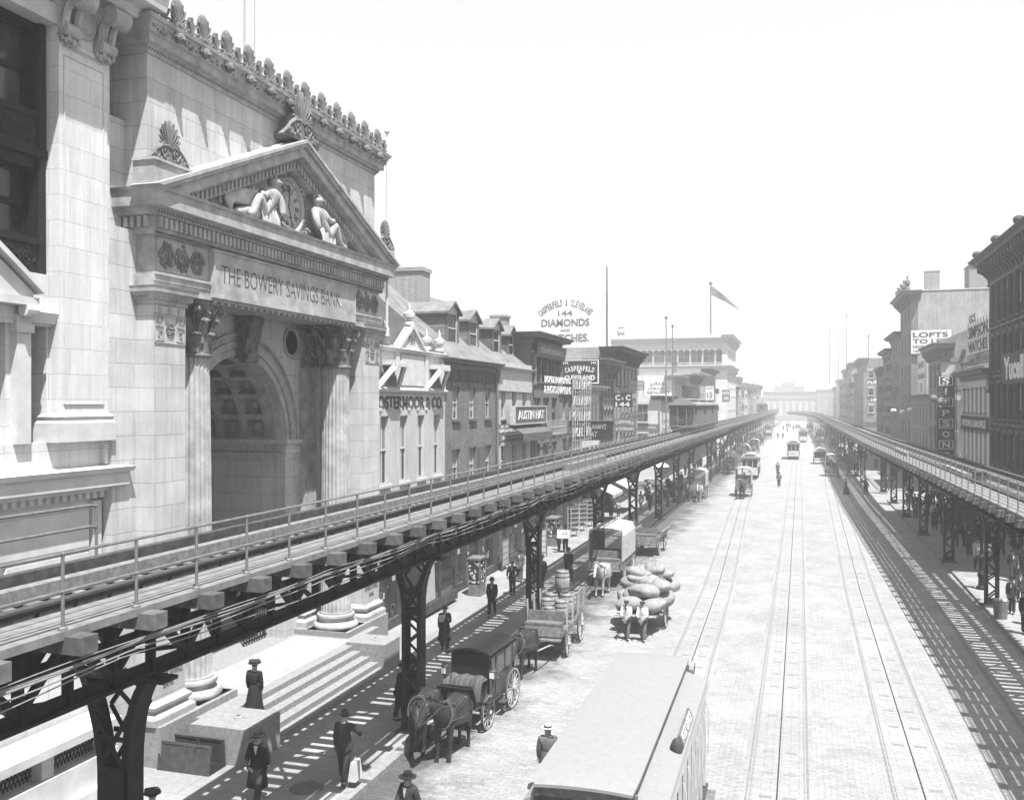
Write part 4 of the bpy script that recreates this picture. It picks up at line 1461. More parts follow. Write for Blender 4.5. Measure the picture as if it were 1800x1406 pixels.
def reclining(sg):
    f = lambda y, z, x, *r: (x + .06, sg * (y + .12), 15.02 + z) + tuple(q * 1.38 for q in r)
    n = [f(1.62, .34, .10, .20, .18), f(1.48, .72, .08, .17, .15), f(1.36, 1.02, .10, .24, .16), f(1.30, 1.22, .12, .085), f(1.24, 1.40, .22, .14, .15), f(1.22, 1.52, .21, .12),
         f(1.95, .34, .22, .15), f(2.32, .78, .27, .115), f(2.62, .22, .30, .075), f(2.85, .10, .32, .06),
         f(2.05, .24, .05, .15), f(2.65, .26, .12, .11), f(3.2, .15, .14, .075), f(3.38, .12, .2, .06),
         f(1.06, 1.0, .20, .10), f(.98, .68, .30, .085), f(1.05, .38, .38, .06),
         f(1.70, 1.02, .18, .10), f(1.98, .82, .26, .08), f(2.22, .88, .34, .06)]
    e = [(0, 1), (1, 2), (2, 3), (3, 4), (4, 5), (0, 6), (6, 7), (7, 8), (8, 9), (0, 10), (10, 11), (11, 12), (12, 13), (2, 14), (14, 15), (15, 16), (2, 17), (17, 18), (18, 19)]
    m = MB(); m.add(*skin_geo(n, e, 2))
    hx, hy, hz_ = n[4][:3]
    rr = random.Random(2)
    for k in range(40):
        a = rr.random() * 2 * PI; b = rr.random() * PI * .5
        m.ball((hx - .05 + .14 * math.cos(a) * math.cos(b), hy + .15 * math.sin(a) * math.cos(b), hz_ + .08 + .13 * math.sin(b)), .05, 5, 4)
    m.tube([(hx + .13, hy + .03, hz_ + .04), (hx + .2, hy + .05, hz_ - .02)], [.02, .035], 5)
    # cloth over the lap, falling in soft folds
    vs = []; fs = []
    nu, nv = 22, 10
    for i in range(nu + 1):
        for j in range(nv + 1):
            u = i / nu; v = j / nv
            y = 1.35 + 1.0 * u; z = (.62 + .22 * math.sin(u * PI * .9)) * (1 - v) + .02
            x = .22 + .20 * math.sin(v * PI * .5) + .035 * math.sin(u * 26 + v * 2)
            vs.append((x, sg * y, 15.02 + z))
    for i in range(nu):
        for j in range(nv):
            a = i * (nv + 1) + j; fs.append((a, a + 1, a + nv + 2, a + nv + 1))
    m.add(vs, fs)
    return m
for sg in (-1, 1): reclining(sg).build('reclining_figure', M_BANKD, bank, 70)
def beast(sg, lion):
    f = lambda y, z, x, *r: (x + .02, sg * (y + .35), 15.02 + z * .82) + tuple(q * 1.3 for q in r)
    n = [f(2.75, .75, -.02, .16, .17), f(2.3, .85, 0, .17, .18), f(3.2, .7, -.02, .15, .17),
         f(2.05, .95, .06, .17, .18), f(1.88, .95, .12, .13), f(1.78, .85, .16, .07),
         f(2.3, .5, .12, .08), f(2.28, .1, .14, .055), f(3.3, .45, .1, .09), f(3.2, .1, .1, .05),
         f(3.4, .75, -.05, .04), f(3.6, .55, 0, .03), f(3.55, .3, 0, .035)]
    e = [(0, 1), (0, 2), (1, 3), (3, 4), (4, 5), (1, 6), (6, 7), (2, 8), (8, 9), (2, 10), (10, 11), (11, 12)]
    m = MB(); m.add(*skin_geo(n, e, 2))
    rr = random.Random(7)
    for k in range(46 if lion else 16):
        a = rr.random() * 2 * PI; q = .2 + .08 * rr.random()
        m.ball((.06 + rr.random() * .12, sg * (2.42 + q * math.cos(a) * .9), 15.80 + q * math.sin(a)), (.05, .05, .07), 5, 4)
    return m
beast(-1, True).build('carved_lion', M_BANKD, bank, 70); beast(1, False).build('carved_horse', M_BANKD, bank, 70)
m = MB()
rr = random.Random(9)
for k in range(60):
    t = k / 59; yy = -.95 + 1.9 * t
    m.ball((.12 + .06 * rr.random(), yy + rr.uniform(-.05, .05), 15.34 - .26 * math.sin(PI * t) + rr.uniform(-.07, .07)), rr.uniform(.05, .09), 6, 4)
m.build('garland', M_BANKC, bank)

m = MB()
for sg in (-1, 1):
    for (y, z, r_) in ((4.35, 15.3, .24), (4.85, 15.2, .16), (3.7, 15.62, .2), (.95, 16.6, .16)):
        spiral(m, -.13, sg * y, z, r_, 1.5, .05, 'yz', sg, PI / 2)
        for k in range(9): m.ball((-.12, sg * y + r_ * 1.2 * math.cos(k * .7), z + r_ * .9 * abs(math.sin(k * .7))), (.06, .07, .05), 5, 4)
m.build('foliage_relief', M_BANKD, bank)
# attic storey, cornice and cresting
m = MB(); m.box(-9, -.2, -HW, HW, 14.0, 18.62); m.box(-9, -.9, -7.7, -HW - .002, .2, 16.9)
m.box(-9, -.55, -7.7, -HW - .002, .2, 14.0)
m.build('attic_wall', M_BANK, bank)
AP_ = [(-4, -HW), (-.2, -HW), (-.2, HW), (-4, HW)]
m = MB()
m.sweep([(-.1, 18.60), (.04, 18.60), (.06, 18.66), (.14, 18.74), (.15, 18.80), (.28, 18.82), (.28, 19.02), (.34, 19.05), (.44, 19.32), (.50, 19.34), (.52, 19.44), (-.1, 19.44)], AP_)
m.mat(1)
for k in range(128): m.ball((-.09, -HW - .05 + k * .108, 18.72), (.045, .035, .05), 5, 3)
rr = random.Random(11)
for k in range(300): m.ball((.16 + rr.random() * .05, -HW - .3 + k * .0477, 19.09 + .2 * rr.random()), (.035, .04, .045), 5, 3)
for k in range(12):
    y = -6.1 + 1.12 * k
    m.ball((.30, y, 19.18), (.13, .13, .14), 8, 6); m.ball((.42, y, 19.12), (.06, .08, .06), 6, 4)
    for q in range(7): m.ball((.26, y + .16 * math.cos(q * PI / 6), 19.2 + .15 * math.sin(q * PI / 6)), .05, 5, 3)
m.build('attic_cornice', [M_BANKD, M_BANKC], bank)
ma = MB(); anthemion(ma, .03, 0, .02, .62, .74, .25, 9); ma.ball((-.02, 0, .40), (.07, .29, .42), 14, 8); ma.ball((-.02, 0, .1), (.08, .36, .12), 8, 5); mea = ma.mesh('antefix', M_BANKC, True)
mbm = MB(); anthemion(mbm, .03, 0, .02, .36, .5, .2, 5, False); mbm.ball((-.02, 0, .26), (.06, .17, .28), 10, 6); meb = mbm.mesh('antefix', M_BANKC, True)
for k in range(-1, 13):
    y = -6.1 + 1.12 * k
    if abs(y) < 7.0: link(bpy.data.objects.new('antefix', mea), bank, (.22, y, 19.44))
    if abs(y + .56) < 7.0: link(bpy.data.objects.new('antefix', meb), bank, (.22, y + .56, 19.44))
# acroteria
def acro(y, z, s, name='acroterion', yaw=0):
    m = MB()
    anthemion(m, .05, 0, .42 * s, .9 * s, .85 * s, .3 * s, 11, False)
    m.ball((-.02, 0, .8 * s), (.08 * s, .34 * s, .42 * s), 12, 7)
    for sg in (-1, 1):
        spiral(m, .08, sg * .26 * s, .36 * s, .19 * s, 1.7, .045 * s, 'yz', -sg, PI / 2)
        spiral(m, .08, sg * .62 * s, .18 * s, .15 * s, 1.6, .04 * s, 'yz', sg, PI / 2)
        m.tube([(.08, sg * .1 * s, .5 * s), (.08, sg * .4 * s, .45 * s), (.08, sg * .62 * s, .30 * s), (.08, sg * .85 * s, .05 * s)], [.05 * s, .06 * s, .05 * s, .02 * s], 6)
        for k in range(5): m.ball((.1, sg * (.15 + .14 * k) * s, (.12 + .05 * math.sin(k * 2)) * s), (.05 * s, .07 * s, .06 * s), 5, 4)
    m.prism([(-.9 * s, 0), (.9 * s, 0), (.3 * s, .45 * s), (-.3 * s, .45 * s)], 'x', -.1 * s, .04 * s)
    return m
m = acro(0, 0, .92); m.build('acroterion', M_BANKC, bank, True, (.25, -6.55, 15.72))
m = MB(); m.box(-.2, .45, -7.35, -5.9, 15.0, 15.70); m.sweep([(0, 15.66), (.05, 15.66), (.05, 15.73), (0, 15.73)], [(-.2, -7.35), (.45, -7.35), (.45, -5.9), (-.2, -5.9)]); m.build('acroterion_pedestal', M_BANKD, bank)
m = acro(0, 0, .92); m.build('acroterion', M_BANKC, bank, True, (.25, 6.75, 15.62))
m = MB(); m.box(-.2, .45, 6.1, 7.3, 15.0, 15.6); m.build('acroterion_pedestal', M_BANKD, bank)
m = acro(0, 0, 1.28)
m.prism([(-.9, .0), (.05, .0), (.05, .45), (-.05, .9), (-.35, .75), (-.75, .3)], 'y', -.42, .42)
m.lathe([(.14, -.5), (.14, .5)], n=14, M=Matrix.Translation((-.5, -.55, .12)) @ Matrix.Rotation(PI / 2, 4, 'Y'))
m.build('acroterion', M_BANKC, bank, True, (.38, 0, 18.05))

# steps, flank blocks, stylobate
m = MB()
for k in range(5):
    m.box(-.6 if k == 4 else .0, 2.25 - .33 * k, -4.62, 2.66, .15 + .17 * k if k else .1, .15 + .17 * (k + 1) - (.0 if k < 4 else .002))
m.build('front_steps', M_STEP, bank)
m = MB(); m.box(-9, .62, -5.5, 5.5, .1, 1.0); m.build('porch_floor', M_STEP, bank)
m = MB(); m.box(-1.7, .55, -3.3, 3.3, 1.0, 1.006); m.mat(1)
for (a, b, c, d) in ((-1.55, -1.47, -3.1, 3.1), (.32, .40, -3.1, 3.1), (-1.47, .32, -3.1, -3.02), (-1.47, .32, 3.02, 3.1)): m.box(a, b, c, d, 1.006, 1.010)
m.build('marble_paving', [M_MARBLE, M_BANKD], bank)
for a, b in ((-6.95, -3.5), (3.5, 6.95)):
    m = MB(); m.box(-1.9, .32, a, b, .1, 1.2); m.build('stylobate', M_STEP, bank)
m = MB(); m.box(.66, 2.40, -6.2, -4.63, .1, 1.1); m.lathe([(.14, 0), (.13, .03), (.04, .05), (.05, .09), (.02, .12)], c=(1.6, -5.4, 1.1), n=12)
m.build('step_block', M_STEP, bank)
m = MB(); m.box(.66, 2.15, 2.67, 3.95, .1, 1.1); m.lathe([(.14, 0), (.13, .03), (.04, .05), (.05, .09), (.02, .12)], c=(1.5, 3.3, 1.1), n=12)
m.build('step_block', M_STEP, bank)

# open cellar hatch by the left flank block
hat = thing('cellar_hatch', (-14.95, 20.6, .15), 0, 'open iron cellar hatch with two raised leaves in front of the stone step block', 'hatch')
m = MB(); m.box(-.8, .75, -.25, .36, .0, .012); m.build('pit_shade_sheet', M_IRONWIN, hat)  # flat dark sheet on the pavement, paints in the shade of the cellar pit
for y, t in ((-.28, -.16), (.42, .10)):
    m = MB()
    Mx = Matrix.Translation((0, y, .0)) @ Matrix.Rotation(t, 4, 'X')
    m.box(-.8, .75, -.02, .02, 0, .72, Mx)
    m.mat(1)
    for (a, b, c, d) in ((-.8, .75, .66, .72), (-.8, .75, 0, .06), (-.8, -.74, .06, .66), (.69, .75, .06, .66), (-.05, .01, .06, .66)): m.box(a, b, -.035, -.02, c, d, Mx)
    m.build('hatch_leaf', [M_IRON2, M_IRON2], hat)
m = MB(); m.tube([(.3, -.3, .7), (.3, .38, .35)], .012, 5); m.build('stay_bar', M_PIPE, hat)
m = MB(); m.box(-.3, .7, -.5, .1, .004, .012); 

# flagpoles at the bank
def flagpole(x, y, z0, z1, r, label, ball=True, finial=.0):
    m = MB()
    m.tube([(0, 0, 0), (0, 0, (z1 - z0) * .6), (0, 0, z1 - z0)], [r, r * .9, r * .6], 8)
    if ball: m.ball((0, 0, z1 - z0 + r * 1.2), r * 2.0, 10, 7)
    m.lathe([(r * 1.9, 0), (r * 1.9, .3), (r, .4)], n=8)
    o = m.build('flagpole', M_WHITE if y < 60 else M_TRIMM, None, False, (x, y, z0)); return tag(o, label, 'flagpole')
flagpole(-16.9, 26.3, 17.0, 27.5, .20, 'thick white flagpole rising behind the roof cresting of the bank')
flagpole(-15.78, 34.35, 12.2, 20.3, .055, 'slim pale flagpole with a ball top at the right edge of the bank')
# ---------------- street buildings ----------------
_win = {}
def window_set(w_, h_, style, lod, var):
    key = (round(w_, 2), round(h_, 2), style, lod, var)
    if key in _win: return _win[key]
    rr = random.Random(str(key))
    fr = MB()
    t = .05 if lod else .07
    x0, x1 = -.20, -.12
    fr.box(x0, x1, -w_ / 2, -w_ / 2 + t, 0, h_); fr.box(x0, x1, w_ / 2 - t, w_ / 2, 0, h_)
    fr.box(x0, x1, -w_ / 2 + t, w_ / 2 - t, h_ - t, h_); fr.box(x0, x1, -w_ / 2 + t, w_ / 2 - t, 0, t)
    fr.box(x0 + .01, x1 + .01, -w_ / 2 + t, w_ / 2 - t, h_ * .5 - .03, h_ * .5 + .03)
    if lod >= 2 or style == 'muntin': fr.box(x0 + .015, x1 - .01, -.015, .015, t, h_ - t)
    pn = MB()
    pn.box(-.24, -.17, -w_ / 2 + t * .5, w_ / 2 - t * .5, .01, h_ - .01)
    pn.mat(1)
    op = (0, .25, .45, .5, .75, .95)[var % 6]
    if op > 0: pn.box(-.169, -.163, -w_ / 2 + t, w_ / 2 - t, h_ * (1 - op), h_ - t * .5)
    pn.mat(0)
    sill = MB(); sill.box(-.12, .12, -w_ / 2 - .1, w_ / 2 + .1, -.12, 0)
    lin = MB()
    if style == 'hood':
        lin.box(.001, .12, -w_ / 2 - .15, w_ / 2 + .15, h_ + .03, h_ + .22); lin.box(.001, .2, -w_ / 2 - .2, w_ / 2 + .2, h_ + .22, h_ + .3)
        for sg in (-1, 1): a, b = sorted((sg * (w_ / 2 + .02), sg * (w_ / 2 + .14))); lin.box(.001, .1, a, b, h_ - .25, h_ + .03)
    elif style == 'arch':
        n = 10; r0 = w_ / 2; r1 = w_ / 2 + .2
        for k in range(n):
            a, b = PI * k / n, PI * (k + 1) / n
            q = [(-r1 * math.cos(a), h_ + .55 * r1 * math.sin(a)), (-r1 * math.cos(b), h_ + .55 * r1 * math.sin(b)), (-r0 * math.cos(b), h_ + .55 * r0 * math.sin(b)), (-r0 * math.cos(a), h_ + .55 * r0 * math.sin(a))]
            lin.prism(q, 'x', .001, .12)
        pn.mat(0); pn.prism([(-r0 * math.cos(PI * k / n), h_ + .01 + .55 * r0 * math.sin(PI * k / n)) for k in range(n + 1)], 'x', .001, .02)
    elif style != 'none':
        lin.box(.001, .05, -w_ / 2 - .12, w_ / 2 + .12, h_ + .002, h_ + .2)
    if lod == 0:
        nf = len(fr.v)
        fr.mat(0); m = MB(); m.v = fr.v + pn.v; m.f = fr.f + [tuple(i + nf for i in f) for f in pn.f]; m.mi = [0] * len(fr.f) + [1 + k for k in pn.mi]
        s_ = MB(); 
        for src in (sill, lin):
            n0 = len(m.v); m.v += src.v; m.f += [tuple(i + n0 for i in f) for f in src.f]; m.mi += [3] * len(src.f)
        r = (m, None, None, None)
    else: r = (fr, pn, sill, lin if lin.v else None)
    _win[key] = r
    return r

_wm = {}
def put_window(root, y, z, w_, h_, style='flat', lod=1, frame=None, trim=None, var=None, M=None, x=0.0, side=False):
    var = random.randrange(6) if var is None else var
    frame = frame or M_WHITE; trim = trim or M_TRIML
    fr, pn, sill, lin = window_set(w_, h_, style, lod, var)
    key = (id(fr), frame.name, trim.name)
    if key not in _wm:
        if lod == 0: _wm[key] = (fr.mesh('window', [frame, M_GLASS, M_SHADE, trim]), None, None, None)
        else: _wm[key] = (fr.mesh('window', frame), pn.mesh('pane', [M_GLASS, M_SHADE]), sill.mesh('sill', trim), lin.mesh('lintel', trim) if lin else None)
    ms = _wm[key]
    o = bpy.data.objects.new('window', ms[0])
    if side: link(o, root, (y, x, z), -PI / 2)
    else: link(o, root, (x, y, z))
    for nme, me in zip(('pane', 'sill', 'lintel'), ms[1:]):
        if me: link(bpy.data.objects.new(nme, me), o)
    return o

def front_wall(mb, W, z0, H, rows, y_off=0.0, x0=-.3, x1=0.0):
    """a wall pierced by rows of (sill, head, [(centre, width)...])"""
    rows = sorted(rows)
    z = z0
    for (a, b, ws) in rows:
        mb.box(x0, x1, y_off, y_off + W, z, a)
        y = y_off
        for c, w_ in sorted(ws):
            mb.box(x0, x1, y, c - w_ / 2, a, b); y = c + w_ / 2
        mb.box(x0, x1, y, y_off + W, a, b)
        z = b
    mb.box(x0, x1, y_off, y_off + W, z, H)

def cornice_prof(h_, p, z):
    return [(-.02, z), (.12 * p, z + .02 * h_), (.15 * p, z + .15 * h_), (.2 * p, z + .5 * h_), (.72 * p, z + .58 * h_), (.76 * p, z + .78 * h_), (.92 * p, z + .86 * h_), (p, z + .92 * h_), (p, z + h_), (-.02, z + h_)]

def add_cornice(root, W, z, h_, p, mat, nb=0, bh=.5, name='cornice', D=1.2):
    m = MB()
    m.sweep(cornice_prof(h_, p, z), [(-D, 0), (0, 0), (0, W), (-D, W)])
    for k in range(nb):
        y = (k + .5) * W / nb
        b = p * .72
        m.prism([(0.0, z - bh), (.25 * b, z - bh), (.4 * b, z - bh * .4), (b, z + .3 * h_), (b, z + .565 * h_), (0, z + .565 * h_)], 'y', y - .09, y + .09)
    return m.build(name, mat, root)

def evenly(W, n, w_, m=0.0):
    p = (W - 2 * m) / n
    return [(m + (k + .5) * p, w_) for k in range(n)]

def building(name, side, ya, yb, H, wall, label, rows=(), trim=None, frame=None, cornice=(0.9, .7, 8, .5), lod=1, depth=14, X=None, style='flat',
             shop='dark', roof=True, cat='building', sidewall=None, base=4.0, group=None, shoplod=0, parapet=0):
    W = yb - ya
    if side == 'L': root = thing(name, (X if X is not None else -16.3, ya, 0), 0, label, cat, group)
    else: root = thing(name, (X if X is not None else 14.2, yb, 0), PI, label, cat, group)
    trim = trim or M_TRIMM
    m = MB()
    R_ = []
    for r in rows:
        a, b, n, w_ = r[:4]
        R_.append((a, b, evenly(W, n, w_, r[4] if len(r) > 4 else .25)))
    front_wall(m, W, base, H, R_)
    m.box(-depth, -.302, 0.001, W - .001, 0.0, H)
    m.box(-.3, -.25, 0.0, W, 0.0, base)
    m.mat(1); m.box(-depth, -.31, .02, W - .02, H, H + .02)
    if parapet: m.mat(0); m.box(-.4, -.02, 0, W, H, H + parapet)
    m.build('wall', [wall, M_ROOF], root)
    for (a, b, ws) in R_:
        for c, w_ in ws: put_window(root, c, a, w_, b - a, style, lod, frame, trim)
    if cornice:
        add_cornice(root, W, H - cornice[0], cornice[0] + .03, cornice[1], trim, cornice[2], cornice[3])
    shopfront(root, W, base, trim, shoplod, shop)
    if sidewall: sidewall(root)
    return root

def shopfront(root, W, zt, trim, lod, kind='dark', n=None):
    n = n or max(2, round(W / 2.4))
    mt = {'dark': M_TRIMD, 'light': M_TRIML, 'mid': M_TRIMM}[kind]
    m = MB()
    m.box(-.25, .10, 0.0, W, zt - .75, zt - .08); m.box(-.25, .28, 0.0, W, zt - .08, zt + .06)
    m.box(-.25, .05, 0, W, .1, .55)
    p = W / n
    door = random.randrange(n)
    for k in range(n + 1):
        y = min(max(k * p, .12), W - .12)
        m.box(-.25, .08, y - .11, y + .11, .55, zt - .75)
    for k in range(n):
        if k != door and lod: m.box(-.2, .02, k * p + .11, (k + 1) * p - .11, zt - 1.35, zt - 1.28)
    m.build('shop_front', mt, root)
    for k in range(n):
        g = MB(); g.box(-.249, -.12, k * p + .11, (k + 1) * p - .11, .55, zt - .75)
        if lod:
            rr = random.Random(k + int(W * 10))
            g.mat(1)
            for q in range(12):
                a = rr.uniform(k * p + .2, (k + 1) * p - .4); z = rr.uniform(.6, zt - 1.9); s_ = rr.uniform(.06, .28)
                g.mat(1 if rr.random() < .25 else 2); g.box(-.118, -.10, a, a + s_ * 1.1, z, z + s_)
        g.build('display_window' if k != door else 'shop_door', [M_GLASS, M_PAPER, M_CLOTH[2]], root)

def fire_escape(root, yc, w_, zs, mat=None):
    mat = mat or M_IRON2
    for i, z in enumerate(zs):
        m = MB()
        d = .95
        for k in range(5): m.box(.05 + k * .2, .10 + k * .2, yc - w_ / 2, yc + w_ / 2, z, z + .03)
        for zz in (z + .45, z + .9):
            m.box(d, d + .03, yc - w_ / 2, yc + w_ / 2, zz, zz + .03)
            for sg in (-1, 1): m.box(0, d, yc + sg * w_ / 2 - .015, yc + sg * w_ / 2 + .015, zz, zz + .03)
        n = int(w_ / .22)
        for k in range(n + 1): m.box(d, d + .02, yc - w_ / 2 + k * w_ / n - .01, yc - w_ / 2 + k * w_ / n + .01, z, z + .9)
        if i + 1 < len(zs):
            sg = 1 if i % 2 else -1
            a = (.55, yc - sg * w_ * .35, z); b = (.55, yc + sg * w_ * .3, zs[i + 1])
            for xx in (.4, .75): m.bar((xx, a[1], a[2]), (xx, b[1], b[2]), .05, .03)
            for k in range(9):
                t = k / 9; m.box(.4, .75, a[1] + (b[1] - a[1]) * t - .05, a[1] + (b[1] - a[1]) * t + .05, a[2] + (b[2] - a[2]) * t, a[2] + (b[2] - a[2]) * t + .02)
        m.build('fire_escape', mat, root)

def sign(name, loc, rz, w_, h_, lines, label, board=None, letter=None, frame=None, thick=.08, tilt=0, posts=None):
    """board faces local +x and reads along local +y; lines: (text, centre y, centre z, width, height[, 'arc'])"""
    root = thing(name, loc, rz, label, 'sign')
    if tilt: root.rotation_euler = (0, R(tilt), rz)
    if board:
        m = MB(); m.box(-thick, 0, -w_ / 2, w_ / 2, -h_ / 2, h_ / 2); m.build('board', board, root)
    if frame:
        m = MB(); f = .07 * max(1, h_ / 2)
        m.box(-thick, .03, -w_ / 2 - f, -w_ / 2, -h_ / 2 - f, h_ / 2 + f); m.box(-thick, .03, w_ / 2, w_ / 2 + f, -h_ / 2 - f, h_ / 2 + f)
        m.box(-thick, .03, -w_ / 2, w_ / 2, h_ / 2, h_ / 2 + f); m.box(-thick, .03, -w_ / 2, w_ / 2, -h_ / 2 - f, -h_ / 2)
        m.build('frame', frame, root)
    m = MB()
    for L in lines:
        if len(L) > 5 and L[5] == 'arc': arc_text(m, L[0], L[1], L[2] - L[6], L[6], L[3] / L[6], L[4], .012, 'wall', off=.015)
        elif L[0].startswith('='): m.box(.003, .012, L[1] - L[3] / 2, L[1] + L[3] / 2, L[2] - L[4] / 2, L[2] + L[4] / 2)
        else: put_text(m, L[0], L[1], L[2], L[3], L[4], .012, depth=.03, off=L[5] if len(L) > 5 else .012)
    if m.v: m.build('lettering', letter or M_SIGNW, root)
    if posts:
        m = MB()
        for (p, q) in posts: m.bar(p, q, .12, .12)
        m.build('scaffold', M_WOOD, root)
    return root

CAMF = -PI / 2      # facing back down the street towards the camera

# ---- L0: the ornate stone building at the left edge ----
L0 = thing('stone_office_building', (-16.55, 0, 0), 0, 'tall pale stone building with dark iron window bays at the left edge, beside the bank', 'building')
m = MB()
m.box(-10, -.005, 17.85, 19.45, 8.6, 19.5)                    # broad pilaster
m.box(-10, -.08, 19.45, 19.62, 8.0, 19.5)
m.box(-10, -.85, 4, 17.85, 0, 22)
m.box(-10, -.12, 4.0, 16.0, 10.9, 12.5)                        # band over the lower windows
m.box(-10, -.2, 16.0, 17.85, 11.3, 12.5)
for a, b in ((16.6, 17.2), (17.78, 17.85), (4, 15.4)): m.box(-1.2, -.3, a, b, 8.0, 11.3)
m.box(-10, -.22, 4.0, 19.6, 7.85, 8.6)
m.box(-10, -.35, 4, 19.55, .2, 7.2)
m.build('wall', M_LEFT, L0)
m = MB()
m.sweep([(0, 7.15), (.10, 7.15), (.10, 7.3), (.28, 7.34), (.30, 7.42), (.48, 7.46), (.48, 7.78), (.56, 7.80), (.60, 7.92), (0, 8.0)], [(-.35, 3), (-.35, 19.62), (-1.5, 19.62)][::1])
m.mat(1)
for k in range(64): m.box(-.25, -.12, 3.6 + k * .25, 3.73 + k * .25, 7.18, 7.34)
m.build('ledge', [M_LEFTD, M_LEFTD], L0)
m = MB()
for (a, b) in ((17.95, 19.35),):
    for z in (8.6, 9.0): pass
    m.sweep([(0, 8.6), (.12, 8.6), (.12, 9.05), (.06, 9.12), (.10, 9.2), (.02, 9.26), (0, 9.3)], [(-1, 17.80), (-.005, 17.80), (-.005, 19.5), (-.5, 19.5)])
    for yy in (18.0, 19.30): m.bar((.01, yy, 9.5), (.01, yy, 17.7), .035, .02, up=(1, 0, 0))
    for zz in (9.5, 17.7, 17.9): m.bar((.01, 18.0, zz), (.01, 19.30, zz), .02, .035, up=(1, 0, 0))
m.build('pilaster_moulding', M_LEFTD, L0)
# capital consoles and the deep cornice over them
m = MB()
for yc in (18.05, 19.2):
    for sg in (-.18, .18):
        m.tube([(0, yc + sg, 18.1), (.14, yc + sg, 18.3), (.22, yc + sg, 18.7), (.42, yc + sg, 19.0), (.62, yc + sg, 19.2)], [.07, .09, .10, .10, .08], 6)
    m.lathe([(.16, -.25), (.16, .25)], n=14, M=Matrix.Translation((.16, yc, 18.25)) @ Matrix.Rotation(PI / 2, 4, 'X'))
    m.lathe([(.24, -.27), (.24, .27)], n=16, M=Matrix.Translation((.50, yc, 18.95)) @ Matrix.Rotation(PI / 2, 4, 'X'))
    for k in range(9): m.ball((.1 + .05 * (k % 3), yc - .22 + .055 * k, 18.05 - .06 * (k % 2)), (.07, .06, .09), 5, 4)
m.lathe([(.40, 0), (.42, .06), (.34, .10), (.3, .04), (.001, .1)], n=28, M=Matrix.Translation((.0, 18.62, 18.7)) @ Matrix.Rotation(PI / 2, 4, 'Y'))
m.build('scroll_console', M_BANKD, L0, True)
m = MB()
m.sweep([(0, 19.3), (.45, 19.3), (.55, 19.5), (.95, 19.55), (1.0, 19.9), (1.15, 20.3), (1.15, 20.5), (0, 20.5)], [(0, 3), (0, 19.55), (-1.6, 19.55)])
m.box(-9, 0, 3, 19.5, 19.5, 22)
m.build('cornice', M_LEFTD, L0)
m = MB()
m.sweep([(0, 17.95), (.04, 17.95), (.06, 18.05), (0, 18.1)], [(-.01, 17.9), (-.01, 19.5)])
m.box(-1.0, -.02, 16.0, 17.86, 18.35, 18.8)
m.build('lintel_block', M_LEFTD, L0)
# dark iron window bay between the pilasters
def bay(ya, yb, z0, z1, x=-.72):
    b = MB()
    b.box(x - .2, x - .12, ya, yb, z0, z1)
    g = b.build('window', M_IRONWIN, L0)
    b = MB()
    n = max(1, round((yb - ya) / 1.3)); p = (yb - ya) / n
    for k in range(n + 1):
        y = ya + k * p
        b.box(x - .12, x + .28, y - .13, y + .13, z0, z1); b.lathe([(.11, 0), (.1, z1 - z0)], c=(x + .3, y, z0), n=10)
    b.box(x - .12, x + .3, ya, yb, z0, z0 + .75); b.box(x - .12, x + .35, ya, yb, z0 + .7, z0 + .85)
    b.box(x - .12, x + .25, ya, yb, z1 - .35, z1)
    for k in range(n):
        scrollwork(b, x + .3, ya + k * p + .18, ya + (k + 1) * p - .18, z0 + .12, z0 + .62, .035, k)
    b.build('window_surround', M_IRONWIN, g, True)
    for k in range(n):
        for (za, zb) in ((z0 + .9, (z0 + z1) / 2 + .25), ((z0 + z1) / 2 + .25, z1 - .35)):
            f = MB(); y0_, y1_ = ya + k * p + .16, ya + (k + 1) * p - .16
            for q in ((y0_, y0_ + .07, za, zb), (y1_ - .07, y1_, za, zb), (y0_, y1_, za, za + .07), (y0_, y1_, zb - .07, zb)): f.box(x - .11, x - .02, *q)
            f.mat(1); f.box(x - .115, x - .09, y0_ + .07, y1_ - .07, za + .07, zb - .07)
            f.build('sash', [M_IRONWIN, M_GLASS], g)
bay(13.6, 17.74, 12.5, 15.3); bay(13.6, 17.74, 15.42, 18.6)
b = MB(); b.box(-1.25, -.32, 13.6, 17.84, 15.22, 15.42); b.build('iron_balcony_ledge', M_IRONWIN, L0)
# little pediment over the lower window
m = MB()
m.prism([(14.4, 12.0), (15.7, 12.9), (17.0, 12.0), (17.0, 11.85), (14.4, 11.85)], 'x', -.25, .08); m.prism([(14.3, 11.98), (15.7, 13.0), (17.15, 11.98), (17.15, 12.12), (15.7, 13.14), (14.3, 12.12)], 'x', -.25, .25)
m.box(-.25, .15, 14.3, 17.1, 11.7, 11.88)
for yc in (14.7, 16.9): m.lathe([(.15, -.16), (.15, .16)], n=12, M=Matrix.Translation((.05, yc, 11.6)) @ Matrix.Rotation(PI / 2, 4, 'X'))
m.box(-.31, -.1, 16.72, 17.12, 8.6, 11.5); m.box(-.31, -.05, 16.67, 17.17, 11.1, 11.3)
m.sweep([(0, 11.35), (.1, 11.35), (.2, 11.6), (0, 11.7)], [(-.2, 16.9), (-.2, 17.86)])
m.build('window_pediment', M_LEFTD, L0)
m = MB(); m.box(-.9, -.84, 17.2, 17.78, 8.62, 11.3); m.box(-.9, -.84, 15.4, 16.6, 8.62, 11.3)
m.mat(1); m.box(-.84, -.78, 17.2, 17.78, 9.9, 9.98)
m.build('tall_window', [M_GLASS, M_IRONWIN], L0)
